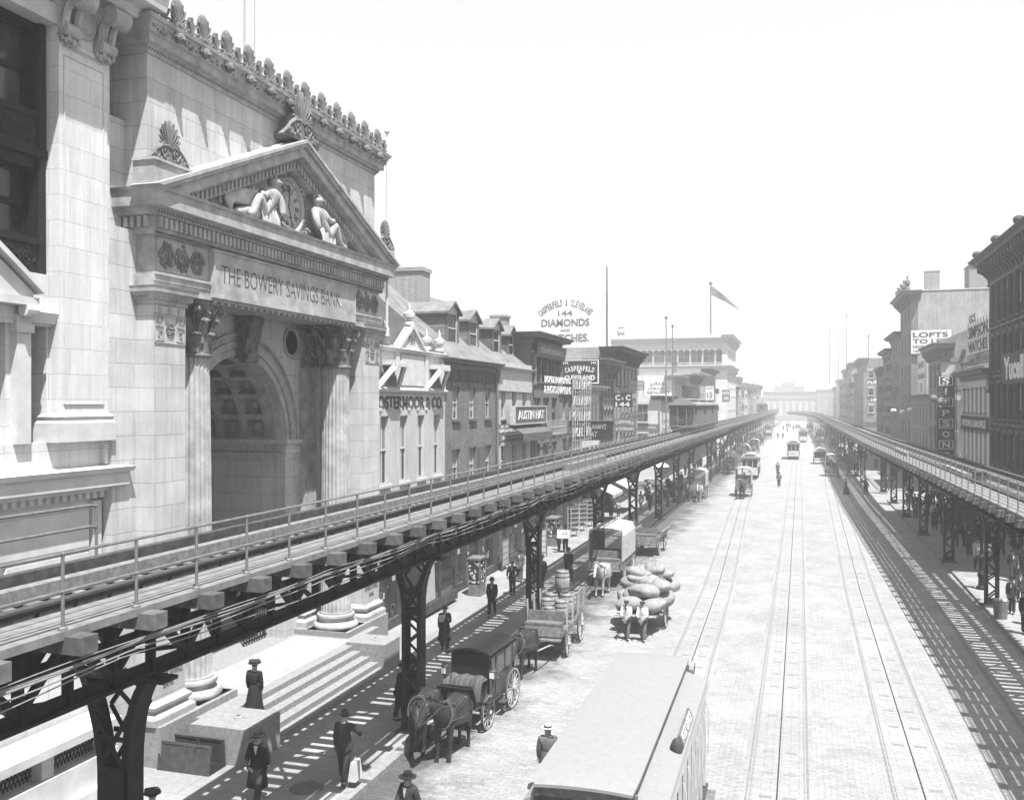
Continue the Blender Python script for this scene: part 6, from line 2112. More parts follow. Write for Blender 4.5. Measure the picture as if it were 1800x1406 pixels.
m = MB(); m.box(-11.9, 0, W + .05, W + .4, 5.2, 5.6); m.build('shop_cornice', M_TRIMM, r)
far_row('R', [(262, 276, 17.5, 0, 'hazy brick building first past the corner hotel', 4, 4), (276, 290, 15.5, 5, 'hazy pale building second past the corner hotel', 4, 3), (290, 312, 21.5, 2, 'hazy broad grey building with a flat cornice third past the corner hotel', 5, 4),
              (312, 330, 19.5, 1, 'hazy brick building fourth past the corner hotel', 4, 4), (330, 352, 21, 5, 'hazy stone building fifth past the corner hotel', 4, 4), (352, 380, 18, 0, 'hazy grey building sixth past the corner hotel', 4, 3),
              (380, 412, 19, 3, 'hazy white building seventh past the corner hotel', 4, 3), (412, 450, 16.5, 1, 'hazy building eighth past the corner hotel', 4, 3)])
# far end of the street
r = thing('far_institute_building', (-20, 545, 0), CAMF, 'large hazy institute building closing the far end of the street', 'building')
m = MB(); m.box(-30, 0, 0, 29, 0, 16.5); m.box(-30, -1, 6, 22, 16.5, 19.5); m.box(-20, -2, 10, 17, 19.5, 21.5)
for k in range(9):
    m.box(0, .3, .5 + k * 3.4, 1.6 + k * 3.4, 1, 12.5)
m.box(0, .4, 0, 29, 12.5, 13.2); m.box(0, .6, 0, 29, 16.0, 16.5); m.build('wall', M_STONE, r)
for k in range(8):
    m = MB(); m.box(0, .05, 2.1 + k * 3.4, 3.6 + k * 3.4, 3, 11); m.build('window', M_STONEL, r)
r = thing('far_left_block', (-40, 560, 0), CAMF, 'very hazy lower block left of the institute building', 'building')
m = MB(); m.box(-20, 0, -8, 19, 0, 13.5); m.prism([(2, 13.5), (5, 13.5), (3.5, 33)], 'x', -4, -1); m.build('wall', M_STONE, r)
for k in range(5):
    m = MB(); m.box(0, .05, 1 + k * 3.4, 2.6 + k * 3.4, 4, 11); m.build('window', M_TRIMM, r)

r = thing('far_right_block', (8, 500, 0), CAMF, 'very hazy block right of the far institute building', 'building')
m = MB(); m.box(-30, 0, 0, 34, 0, 17); m.box(-30, 0, 12, 34, 17, 20); m.box(0, .4, 0, 34, 16.4, 17); m.build('wall', M_STONE, r)
for k in range(9):
    for z in (4, 8, 12):
        m = MB(); m.box(0, .05, 1.5 + k * 3.5, 3.0 + k * 3.5, z, z + 2.2); m.build('window', M_TRIMM, r)
# ---- signs on the left ----
sign('hat_shop_sign', (-15.45, 54.3, 8.85), 0, 6.8, .95, [('AUSTIN HAT', 0, .0, 5.6, .52)], 'long dark hat shop sign with raised pale letters on the white dormered house', M_SIGNG, M_SIGNW, M_TRIML, thick=.3)
m = MB(); m.prism([(0, 0), (.9, -.45), (.92, -.40), (0, .1)], 'y', -3.2, 3.2); m.box(.86, .92, -3.2, 3.2, -.85, -.42)
tag(m.build('shop_awning', M_CANVD, None, loc=(-15.9, 54.3, 8.2)), 'folded dark canvas awning under the hat shop sign', 'awning')
sign('rooftop_watch_sign', (-21.3, 86.5, 17.1), CAMF, 5.6, 5.3, [('CASPERFELD & CLEVELAND', 0, 2.0, 5.7, .62, 'arc', 3.6), ('144', 0, 1.0, 1.4, .5), ('DIAMONDS', 0, .1, 4.7, .72, .03), ('AND', 0, -.62, 1.0, .25), ('WATCHES.', 0, -1.35, 4.6, .75, .03)],
     'large white rooftop sign with arched lettering advertising diamonds and watches', M_SIGNW, M_LETM, None, posts=[((-.2, -2.6, -2.5), (-.2, -2.6, -5)), ((-.2, 2.6, -2.5), (-.2, 2.6, -5)), ((-.2, 0, -2.5), (-.2, 0, -5)), ((-.2, 2.4, 1.5), (-2.5, 2.4, -4)), ((-.2, -2.4, 1.5), (-2.5, -2.4, -4)), ((-.1, -2.9, -2.75), (-.1, 3.1, -2.75))])
sign('jeweller_wall_sign', (-17.7, 76.9, 12.2), CAMF, 3.1, 1.85, [('CASPERFELD', 0, .28, 2.6, .42, 'arc', 4.5), ('&', 0, .0, .3, .3), ('CLEVELAND', 0, -.5, 2.6, .42, .03), ('144', -1.2, .74, .42, .2), ('144', 1.2, .74, .42, .2)], 'dark jeweller sign with white border and white lettering facing the camera', M_SIGNB, M_SIGNW, M_SIGNW)
sign('initials_sign', (-15.35, 84.0, 9.85), CAMF, 1.7, 1.3, [('C', -.45, .22, .44, .5, .03), ('&', 0, .15, .2, .22), ('C', .5, .22, .44, .5, .03), ('144', 0, -.38, 1.3, .42, .02)], 'square dark hanging sign with the initials C and C over the number 144', M_SIGNB, M_SIGNW)
sign('leaning_hat_sign', (-15.3, 70.9, 7.45), -.95, 3.3, 1.4, [("CALLAHAN'S", .1, .3, 2.0, .38), ('HAT', .0, -.3, .8, .42)], 'dark tilted hat shop board with grey lettering above the railway railing', M_SIGNB, M_TRIML, M_TRIMD, tilt=12)
sign('lower_jeweller_sign', (-15.0, 83.0, 7.6), CAMF, 1.95, 1.25, [('CASPERFELD', 0, .3, 1.7, .26, 'arc', 2.2), ('& CLEVELAND', 0, -.32, 1.6, .24)], 'pale grey hanging jeweller sign just above the railway railing', M_TRIMM, M_SIGNW)
sign('photo_sign', (-15.85, 60.8, 12.95), 0, 7.0, .75, [('COLOUR PRINTS PHOTO SUPPLY CO.', 0, 0, 6.2, .34)], 'long grey sign on the cornice of the photographers building', M_TRIMM, M_TRIML, M_TRIMM, tilt=10)
sign('enameling_sign', (-15.4, 60.6, 10.75), 0, 7.4, 1.3, [('BROMIDE ENLARGEMENTS', 0, .33, 7.0, .42, .02), ('& PHOTO ENAMELING', 0, -.33, 7.2, .5, .02)], 'open white lettering for photo enameling hung across the photographers building', None, M_SIGNW)
sign('restaurant_sign', (-18.4, 127.35, 11.6), CAMF, 3.9, 2.3, [('DURKEN', 0, .7, 2.4, .42, 'arc', 2.2), ('LADIES & GENTS', 0, .0, 2.8, .24), ('RESTAURANT', 0, -.55, 3.0, .4)], 'white restaurant wall sign above the low white corner house', M_SIGNW, M_LETM)
sign('number_sign', (-15.6, 172, 11.5), CAMF, 1.4, 2.4, [('15', 0, -.4, .9, 1.1, .03), ('HATS', 0, .8, 1.0, .3)], 'tall pale sign with a big number fifteen beyond the elevated train', M_SIGNW, M_LETM)
sign('hats_sign', (-15.2, 205, 11.2), CAMF, 1.7, 2.7, [('HATS', 0, .6, 1.3, .6, .03), ('.90', 0, -.5, 1.1, .6, .03)], 'square dark hats sign with white letters far up the left side', M_TRIMM, M_SIGNW, M_SIGNW)

# flagpoles and the flag
flagpole(-17.5, 87.5, 14.0, 22.5, .11, 'tall thin flagpole rising behind the watch sign on the left', False)
flagpole(-15.5, 113.8, 4.0, 19.8, .10, 'left of two thin poles in front of the restaurant sign')
flagpole(-14.9, 115.2, 4.0, 18.9, .09, 'right of two thin poles in front of the restaurant sign')
for (x, y, z1, lb) in ((13.2, 300, 36, 'thick hazy pole on the broad grey right-hand building'), (9.5, 340, 35, 'leftmost of the hazy poles far up the right side'), (12.0, 330, 32, 'short hazy pole between two taller ones on the right'), (15.5, 238, 25.5, 'ball topped pole at the corner of the hotel')):
    flagpole(x, y, 17, z1, .14, lb)
fp = flagpole(-19.4, 216, 24.0, 36.5, .22, 'flagpole with a pennant on the arcaded block')
m = MB()
n = 16
top = []; bot = []
for i in range(n + 1):
    t = i / n
    top.append((6.2 * t, .35 * math.sin(t * 9), -.2 - 5.6 * t ** 1.15)); bot.append((6.2 * t, .35 * math.sin(t * 9) + .03, -2.3 - 3.6 * t ** 1.1 - .0 * t))
for i in range(n): m.add([top[i], top[i + 1], bot[i + 1], bot[i]], [(0, 1, 2, 3)])
fl = m.build('pennant', M_TRIMM, None, True, (-19.3, 216, 36.4)); tag(fl, 'long drooping grey pennant flying from the pole on the arcaded block', 'flag')
# ---------------- vehicles ----------------
_wh = {}
def wheel(parent, x, y, r, n=12, w_=.055):
    key = (round(r, 2), n)
    if key not in _wh:
        m = MB()
        rim = [(r - .07, -.028), (r - .008, -.028), (r - .008, .028), (r - .07, .028), (r - .07, -.028)]
        MX = Matrix.Rotation(PI / 2, 4, 'Y')
        m.lathe(rim, n=32, M=MX, caps=False)
        for k in range(n):
            a = 2 * PI * (k + .3) / n
            m.tube([(0, .05 * math.cos(a), .05 * math.sin(a)), (0, (r - .05) * math.cos(a), (r - .05) * math.sin(a))], [.024, .016], 5)
        m.lathe([(.05, -.12), (.085, -.08), (.085, .08), (.05, .12)], n=12, M=MX)
        t = MB(); t.lathe([(r - .009, -.03), (r + .008, -.03), (r + .008, .03), (r - .009, .03), (r - .009, -.03)], n=32, M=MX, caps=False)
        _wh[key] = (m.mesh('wheel', M_WHEEL, False), t.mesh('tyre', M_IRON2, False))
    a, b = _wh[key]
    o = link(bpy.data.objects.new('wheel', a), parent, (x, y, r + .008))
    link(bpy.data.objects.new('tyre', b), o)
    return o

def gear(root, hw, yf, yr, rf, rr, zb, body=None):
    for sx in (-1, 1):
        wheel(root, sx * hw, yf, rf, 12); wheel(root, sx * hw, yr, rr, 14)
    m = MB()
    m.bar((-hw, yf, rf), (hw, yf, rf), .06, .06); m.bar((-hw, yr, rr), (hw, yr, rr), .06, .06)
    m.bar((0, yf, rf), (0, yr, rr), .07, .07)
    for sx in (-1, 1):
        for y, r in ((yf, rf), (yr, rr)):
            m.tube([(sx * hw * .75, y - .4, zb - .05), (sx * hw * .75, y, r + .05), (sx * hw * .75, y + .4, zb - .05)], .022, 5)
    m.build('running_gear', M_IRON2, root)

def shafts(root, yf, z0, L, pair=False, w_=.45):
    m = MB()
    if pair:
        m.tube([(0, yf, z0), (0, yf + L, z0 + .25)], .045, 6); m.bar((-.7, yf + .15, z0), (.7, yf + .15, z0), .05, .05)
    else:
        for sx in (-1, 1): m.tube([(sx * .4, yf, z0), (sx * w_, yf + .8, z0 + .2), (sx * .35, yf + L, z0 + .35)], .03, 6)
    m.build('shafts', M_WOODL, root)

def carriage(loc, rz, label):
    r = thing('carriage', loc, rz, label, 'carriage')
    gear(r, .78, .95, -1.15, .50, .62, .70)
    m = MB()      # closed body with curved underside
    side = [(-1.45, .95), (-1.3, .62), (-.95, .55), (-.2, .50), (.25, .58), (.42, .9), (.42, 1.25), (.42, 2.0), (-1.5, 2.05), (-1.5, 1.3)]
    m.prism([(p[0], p[1]) for p in side], 'x', -.62, .62)
    m.build('body', M_BLACK, r)
    m = MB()
    n = 10
    vs = []; fs = []
    for i in range(n + 1):
        t = -1 + 2 * i / n
        for y in (-1.62, .58):
            z = 2.06 + .16 * (1 - t * t)
            vs.append((t * .72, y, z)); vs.append((t * .72, y, z - .07))
    for i in range(n):
        a = i * 4; fs += [(a, a + 2, a + 6, a + 4), (a + 1, a + 5, a + 7, a + 3), (a, a + 4, a + 5, a + 1), (a + 2, a + 3, a + 7, a + 6)]
    m.add(vs, fs); m.build('roof', M_BLACK, r, True)
    for sx in (-1, 1):
        a, b = sorted((sx * .621, sx * .645))
        m = MB(); m.box(a, b, -.78, -.05, .72, 1.95); d = m.build('door', M_TRAMD, r)
        m = MB(); m.box(*sorted((sx * .646, sx * .652)), -.68, -.14, 1.32, 1.86); m.build('window', M_GLASS, d)
        m = MB(); m.ball((sx * .67, -.12, 1.2), .03, 6, 4); m.build('handle', M_PIPE, d)
        m = MB(); m.box(a, b, -1.3, -.86, 1.35, 1.9); m.box(a, b, .05, .34, 1.35, 1.9); m.build('side_window', M_GLASS, r)
        m = MB()
        m.lathe([(.10, 0), (.11, .05), (.11, .22), (.13, .25), (.08, .30), (.05, .38), (.001, .42)], c=(sx * .78, .55, 1.35), n=8); m.mat(1)
        m.box(sx * .78 - .07, sx * .78 + .07, .655, .668, 1.4, 1.57); m.mat(0); m.tube([(sx * .78, .55, 1.35), (sx * .78, .55, 1.08)], .03, 6)
        m.build('lamp', [M_IRON2, M_GLOBE], r)
        m = MB(); m.box(*sorted((sx * .62, sx * .95)), .55, 1.35, .85, .89); m.build('mudguard', M_BLACK, r)
        m = MB(); m.box(*sorted((sx * .64, sx * .85)), -.6, -.2, .42, .45); m.build('step', M_IRON2, r)
    m = MB(); m.box(-.5, .5, .45, .95, .75, 1.3); m.bar((-.5, 1.45, 1.05), (.5, 1.45, 1.05), .05, .6, up=(0, 0, 1)); m.prism([(.95, .72), (1.4, .80), (1.62, 1.32), (1.56, 1.34), (1.34, .86), (.95, .80)], 'x', -.58, .58)
    m.build('driver_seat', M_BLACK, r)
    m = MB(); vs = []; fs = []
    rr = random.Random(4)
    nu, nv = 14, 12
    for i in range(nu + 1):
        for j in range(nv + 1):
            u = i / nu; v = j / nv
            x = -.62 + 1.24 * u; s_ = v * 1.7
            if s_ < .5: y, z = .5, .85 + s_ * 1.15
            elif s_ < 1.05: y, z = .5 + (s_ - .5), 1.43
            else: y, z = 1.05 + (s_ - 1.05) * .35, 1.43 - (s_ - 1.05) * 1.1
            z -= .25 * max(0, abs(u - .5) * 2 - .75) + .03 * math.sin(u * 17 + v * 5)
            vs.append((x, y + .03 * math.sin(u * 13), z))
    for i in range(nu):
        for j in range(nv):
            a = i * (nv + 1) + j; fs.append((a, a + 1, a + nv + 2, a + nv + 1))
    m.add(vs, fs); tag(m.build('lap_blanket', planks('striped_rug', .09, .16, 0, .9, 2.4), r, True))
    m = MB(); m.tube([(.3, 1.2, 1.2), (.15, 1.5, 2.0), (.05, 1.7, 2.7)], [.015, .01, .006], 5); m.build('whip', M_PIPE, r)
    shafts(r, 1.3, .62, 2.1, True)
    return r

def wagon(kind, loc, rz, label, L=3.0, W=1.5, zb=.95, rf=.45, rr=.62, dark=False, pair=False, seat=True):
    r = thing('wagon' if kind not in ('cart',) else 'cart', loc, rz, label, 'wagon')
    gear(r, W / 2 + .05, L * .30, -L * .32, rf, rr, zb)
    wd = M_CANVD if dark else M_WOOD
    m = MB(); m.box(-W / 2, W / 2, -L / 2, L / 2, zb - .06, zb)
    if kind in ('flat', 'rack', 'hood', 'van', 'open'):
        hs = {'flat': .12, 'rack': .25, 'hood': .5, 'van': .35, 'open': .55}[kind]
        for sx in (-1, 1): m.box(*sorted((sx * W / 2, sx * (W / 2 - .04))), -L / 2, L / 2, zb, zb + hs)
        m.box(-W / 2, W / 2, -L / 2, -L / 2 + .04, zb, zb + hs)
    m.build('bed', wd, r)
    if seat:
        m = MB(); m.box(-W / 2 + .05, W / 2 - .05, L / 2 - .55, L / 2 - .1, zb + .35, zb + .43); m.box(-W / 2 + .05, W / 2 - .05, L / 2 - .6, L / 2 - .54, zb + .43, zb + .8)
        m.prism([(L / 2 - .5, zb), (L / 2 - .05, zb), (L / 2 - .12, zb + .35), (L / 2 - .5, zb + .35)], 'x', -W / 2 + .05, W / 2 - .05)
        m.box(-W / 2, W / 2, L / 2, L / 2 + .3, zb - .15, zb - .1); m.build('seat', M_WOOD if not dark else M_BLACK, r)
    if kind == 'flat':
        m = MB()
        for sx in (-1, 1):
            for k in range(4): m.bar((sx * W / 2, -L / 2 + .1 + k * (L - .9) / 3, zb), (sx * (W / 2 + .04), -L / 2 + .1 + k * (L - .9) / 3, zb + 1.15), .06, .06)
        m.build('stake', M_WOODL, r)
    if kind == 'rack':
        m = MB()
        for sx in (-1, 1):
            for k in range(9):
                y = -L / 2 + .1 + k * (L - .8) / 8
                m.tube([(sx * W / 2, y, zb), (sx * (W / 2 + .25), y, zb + .6)], .022, 5)
            for q in (.2, .4, .6): m.bar((sx * (W / 2 + .42 * q), -L / 2, zb + q), (sx * (W / 2 + .42 * q), L / 2 - .6, zb + q), .04, .05)
        m.build('side_rack', M_WOODL, r)
    if kind in ('van', 'hood', 'round'):
        H_ = 1.55; z0 = zb + .3
        m = MB(); n = 12
        def prof(t):
            if kind == 'round': a = PI * t; return (-W / 2 * math.cos(a) * 1.1, z0 - .1 + 1.35 * math.sin(a) ** .8)
            if t < .3: return (-W / 2 - .03, z0 + H_ * t / .3)
            if t > .7: return (W / 2 + .03, z0 + H_ * (1 - t) / .3)
            u = (t - .3) / .4 * 2 - 1; return (u * (W / 2 + .03), z0 + H_ + .16 * (1 - u * u))
        vs = []; fs = []
        for i in range(n + 1):
            x, z = prof(i / n)
            for y in (-L / 2 - .02, -L / 6, L / 8, L / 2 - .3): vs.append((x, y, z + random.uniform(-.02, .02)))
        for i in range(n):
            for j in range(3): a = i * 4 + j; fs.append((a, a + 1, a + 5, a + 4))
        m.add(vs, fs)
        o = m.build('cover', M_CANVD if dark else M_CANVAS, r, kind == 'round')
        so_ = o.modifiers.new('thick', 'SOLIDIFY'); so_.thickness = .03
        m = MB()
        if kind != 'round':
            for y in (-L / 2, L / 2 - .32):
                for sx in (-1, 1): m.bar((sx * W / 2, y, zb), (sx * W / 2, y, z0 + H_), .06, .06)
                m.bar((-W / 2, y, z0 + H_ + .05), (W / 2, y, z0 + H_ + .05), .05, .05)
            m.build('hoop', M_WOOD, r)
    shafts(r, L / 2 - .2, zb - .4, 2.2, pair)
    return r

def barrel(loc, s, label, tilt=None):
    m = MB()
    pr = [(.24, 0), (.27, .12), (.305, .35), (.31, .45), (.305, .55), (.27, .78), (.24, .9), (.22, .9), (.22, .86), (.001, .86)]
    m.lathe(pr, n=18)
    b = m.mesh('barrel', M_BARREL)
    o = bpy.data.objects.new('barrel', b); link(o, None, loc, 0); o.scale = (s, s, s)
    if tilt: o.rotation_euler = tilt
    h = MB()
    for z, rr_ in ((.06, .262), (.22, .292), (.66, .292), (.83, .262)): h.lathe([(rr_, z - .02), (rr_ + .008, z - .02), (rr_ + .008, z + .02), (rr_, z + .02)], n=18, caps=False)
    h.build('hoop', M_IRON2, o)
    return tag(o, label, 'barrel', 'barrels on the stake wagon')

def sack(loc, r3, label, seed, group='sacks heaped on the handcart', cat='sack'):
    rr = random.Random(seed); m = MB()
    nu, nv = 28, 18
    m.ball((0, 0, 0), 1, nu, nv)
    vs = []
    for v in m.v:
        p = Vector(v); q = 1 + .06 * math.sin(p.x * 4 + seed) + .05 * math.sin(p.y * 5 + seed * 2) + .04 * math.sin(p.z * 7) + .035 * abs(math.sin(p.x * 6 + p.z * 8 + seed)) + .04 * abs(math.sin(p.y * 7 - p.z * 5 + seed * 3)) + .02 * math.sin(p.x * 21 + p.y * 17)
        p = p * q
        p = Vector((math.copysign(abs(p.x) ** .7, p.x), math.copysign(abs(p.y) ** .7, p.y), p.z))
        vs.append((p.x * r3[0] * 1.12, p.y * r3[1] * 1.1, (p.z if p.z > -.45 else -.45 + (p.z + .45) * .3) * r3[2] * 1.0 - .10 * (abs(p.x) ** 3) * r3[2]))
    m.v = vs
    m.ball((r3[0] * 1.0, 0, 0), (.10, .06, .06), 6, 4)
    m.tube([(0, r3[1] * 1.0, r3[2] * .2), (0, 0, r3[2] * 1.03), (0, -r3[1] * 1.0, r3[2] * .2)], .018, 4)
    m.tube([(r3[0] * .3, r3[1] * 1.12, 0), (r3[0] * .35, r3[1] * .5, r3[2] * 1.22), (r3[0] * .35, -r3[1] * .5, r3[2] * 1.22), (r3[0] * .3, -r3[1] * 1.12, 0)], .016, 4)
    o = m.build('sack', M_SACK, None, 80, loc, (rr.uniform(-.3, .3), rr.uniform(-.2, .2), rr.uniform(0, 3)))
    return tag(o, label, cat, group)

def streetcar_proto(name='streetcar', dash=None, openside=True, sign_=None):
    r = thing(name, (0, 0, -80))
    W, L, H = 2.1, 7.6, 3.1
    m = MB()
    m.prism([(-W / 2, .5), (W / 2, .5), (W / 2 - .0, 1.5), (W / 2 + .03, 1.5), (-W / 2 - .03, 1.5), (-W / 2, 1.5)][:4] + [(-W / 2, 1.5)], 'y', -L / 2 + 1.0, L / 2 - 1.0)
    m.build('body', dash or M_TRAMD, r)
    m = MB()
    for sx in (-1, 1):
        for k in range(8):
            y = -L / 2 + 1.05 + k * (L - 2.2) / 7
            m.box(*sorted((sx * W / 2, sx * (W / 2 - .08))), y, y + .1, 1.5, 2.7)
    for sy in (-1, 1):
        for x in (-.95, -.35, .35, .95): m.box(x - .04, x + .04, *sorted((sy * (L / 2 - .1), sy * (L / 2 - .18))), 1.5, 2.7)
        m.box(-W / 2, W / 2, *sorted((sy * (L / 2 - .1), sy * (L / 2 - .2))), 2.55, 2.72)
    m.build('posts', M_TRAMW, r)
    m = MB(); m.box(-W / 2 + .09, W / 2 - .09, -L / 2 + 1.2, L / 2 - 1.2, 1.5, 2.65); m.build('window', M_GLASS, r)
    m = MB()
    for sy in (-1, 1):
        vs = []
        m.prism([(-W / 2 + .1, 0), (W / 2 - .1, 0), (W / 2 - .25, .22), (-W / 2 + .25, .22)], 'z', .55, 1.5, Matrix.Translation((0, sy * (L / 2 - .35), 0)) @ (Matrix.Identity(4) if sy > 0 else Matrix.Rotation(PI, 4, 'Z')))
    m.build('dash', M_TRAMW, r)
    m = MB()
    prof = [(-W / 2 - .15, 2.72), (-W / 2 - .1, 2.82), (-.7, 2.95), (-.62, 3.12), (0, 3.2), (.62, 3.12), (.7, 2.95), (W / 2 + .1, 2.82), (W / 2 + .15, 2.72)]
    m.prism(prof, 'y', -L / 2 + .5, L / 2 - .5)
    pr2 = [(-W / 2 - .15, 2.70), (-W / 2 - .1, 2.80), (0, 2.92), (W / 2 + .1, 2.80), (W / 2 + .15, 2.70)]
    m.prism(pr2, 'y', -L / 2 - .1, -L / 2 + .5); m.prism(pr2, 'y', L / 2 - .5, L / 2 + .1)
    m.build('roof', M_TRAMROOF, r)
    m = MB()
    for sy in (-1, 1): m.box(-.5, .5, *sorted((sy * (L / 2 - .5), sy * (L / 2 - .44))), 2.96, 3.08)
    m.build('destination_board', M_TRAMD, r)
    m = MB()
    m.box(-W / 2 + .2, W / 2 - .2, -L / 2 + .3, L / 2 - .3, .38, .5)
    for sx in (-.7, .7):
        for y in (-1.3, 1.3): m.lathe([(.36, -.05), (.38, 0), (.36, .05)], n=16, M=Matrix.Translation((sx, y, .38)) @ Matrix.Rotation(PI / 2, 4, 'Y'))
    for sy in (-1, 1): m.box(-.85, .85, *sorted((sy * (L / 2 - .1), sy * (L / 2 + .35))), .14, .2)
    m.build('underframe', M_IRON2, r)
    m = MB(); m.lathe([(.12, 0), (.12, .1), (.001, .12)], n=12, M=Matrix.Translation((0, -L / 2 + .12, 1.25)) @ Matrix.Rotation(PI / 2, 4, 'X')); m.lathe([(.12, 0), (.12, .1), (.001, .12)], n=12, M=Matrix.Translation((0, L / 2 - .12, 1.25)) @ Matrix.Rotation(-PI / 2, 4, 'X')); m.build('headlight', M_GLOBE, r)
    return r

# foreground open car seen from above
fc = thing('open_streetcar', (-3.36, 18.8, 0), R(.5), 'open bench streetcar in the foreground, seen from above its long pale roof', 'streetcar')
Wd = .86
m = MB()
nn = 10; prof = [(-Wd + 2 * Wd * i / nn, 3.45 + .035 * (1 - (-1 + 2 * i / nn) ** 2)) for i in range(nn + 1)]
outer = [(p[0], p[1]) for p in prof]; inner = [(p[0], p[1] - .05) for p in prof][::-1]
# plan with rounded corners: sections along y
vs = []; fs = []
ysec = [-4.15, -4.12, -4.0, -3.7, -2, 0, 2, 3.6, 3.95, 4.1, 4.15]
for y in ysec:
    e_ = max(0, abs(y) - 3.7) / .45
    k = 1 - .07 * e_ ** 2
    for (x, z) in outer: vs.append((x * k, y, z - .10 * e_ ** 2))
    for (x, z) in inner: vs.append((x * k, y, z - .10 * e_ ** 2))
q = len(outer) * 2
for i in range(len(ysec) - 1):
    for k in range(q): fs.append((i * q + k, i * q + (k + 1) % q, (i + 1) * q + (k + 1) % q, (i + 1) * q + k))
fs.append(tuple(range(q))); fs.append(tuple(range((len(ysec) - 1) * q, len(ysec) * q)))
m.add(vs, fs); m.build('roof_deck', M_TRAMROOF, fc, True)
m = MB(); m.box(-Wd + .06, Wd - .06, -3.7, 3.75, 3.10, 3.40)
m.build('monitor_side', M_TRIMM, fc)
for sx in (-1, 1):
    m = MB(); e2 = 0 if sx > 0 else -.24; m.prism([(sx * (Wd - .1), 3.16), (sx * (Wd + .42 + e2), 3.0), (sx * (Wd + .45 + e2), 2.94), (sx * (Wd - .1), 3.08)], 'y', -4.0, 3.75); m.build('side_roof', M_TRAMROOF, fc)
    m = MB(); m.box(*sorted((sx * (Wd + .36 + e2), sx * (Wd + .44 + e2))), -3.9, 3.7, 2.76, 2.95); m.build('fascia', M_TRAMW, fc)
    for k in range(10):
        m = MB(); y = -3.8 + k * .82
        m.box(*sorted((sx * (Wd + .33 + e2), sx * (Wd + .40 + e2))), y, y + .05, .55, 2.9); m.tube([(sx * (Wd + .44 + e2), y + .04, 1.3), (sx * (Wd + .47 + e2), y + .04, 1.5), (sx * (Wd + .47 + e2), y + .04, 2.3), (sx * (Wd + .42 + e2), y + .04, 2.5)], .015, 5)
        m.build('post', M_TRAMW, fc)
    m = MB(); m.box(*sorted((sx * (Wd + .2 + e2), sx * (Wd + .62 + e2))), -3.9, 3.7, .38, .43); m.build('running_board', M_WOOD, fc)
for k in range(9):
    m = MB(); y = -3.4 + k * .82
    m.box(-.98, 1.2, y, y + .42, .95, 1.0); m.box(-.98, 1.2, y - .03, y + .02, 1.0, 1.75); m.box(1.12, 1.2, y + .02, y + .45, .5, 1.15); m.box(-.98, -.93, y, y + .4, .5, .95); m.box(1.1, 1.15, y, y + .4, .5, .95)
    m.build('bench', M_TRAMD, fc)
m = MB(); m.box(-1.0, 1.3, -4.0, 3.9, .44, .5); m.build('floor', M_TRAMD, fc)
for sy, y in ((-1, -3.95), (1, 3.85)):
    m = MB(); m.box(-.85, .85, y - .04, y + .04, .5, 3.28); m.mat(1); m.box(-.7, -.1, y - .05, y + .05, 1.5, 2.8); m.box(.1, .7, y - .05, y + .05, 1.5, 2.8); m.mat(2); m.box(-.85, .85, y - .055, y + .055, 2.9, 3.1)
    m.build('bulkhead', [M_WOOD, M_GLASS, M_TRAMD], fc)
m = MB(); m.prism([(-1.0, 3.9), (1.0, 3.9), (.8, 4.7), (-.8, 4.7)], 'z', .5, .58); m.prism([(-.8, 4.66), (.8, 4.66), (.7, 4.74), (-.7, 4.74)], 'z', .58, 1.6); m.build('front_platform', M_TRAMD, fc)
m = MB()
for k in range(3): m.lathe([(.12, -.75), (.12, .75)], n=10, M=Matrix.Translation((.15, 4.75 - k * .09, 3.0 - k * .02)) @ Matrix.Rotation(PI / 2, 4, 'Y'))
m.build('rolled_blind', M_TRAMROOF, fc)
m = MB(); m.box(-.02, .02, -.85, .85, -.10, .12); m.mat(1)
put_text(m, 'POST OFFICE', 0, .01, 1.45, .16, .022, depth=.01)
o = m.build('route_board', [M_TRIMM, M_SIGNW], fc, False, (1.20, -.1, 3.14)); o.rotation_euler = (0, R(-25), 0)
m = MB(); m.lathe([(.10, 0), (.13, .1), (.08, .22), (.04, .26)], n=10); m.build('roof_lamp', M_IRON2, fc, True, (1.15, -1.2, 3.02))

# streetcars up the street
car = streetcar_proto()
for (x, y, rz, lb) in ((-6.1, 125.4, 180, 'nearest streetcar coming towards the camera on the left track, behind the hooded wagon'), (-1.15, 170.8, 180, 'streetcar alone in the middle of the street left of the barrel wagon'),
                       (-9.5, 304, 180, 'far streetcar on the left track beyond the crowd of wagons'), (.6, 245, 180, 'far streetcar in the middle, behind a dark wagon on the right tracks'),
                       (4.6, 246, 180, 'far streetcar second from the right, beside the right railway columns'), (3.0, 330, 180, 'hazy streetcar farthest up the right tracks')):
    c = place(car, (x, y, 0), R(rz), lb, _first); tag(c, cat='streetcar', group='streetcars up the street')

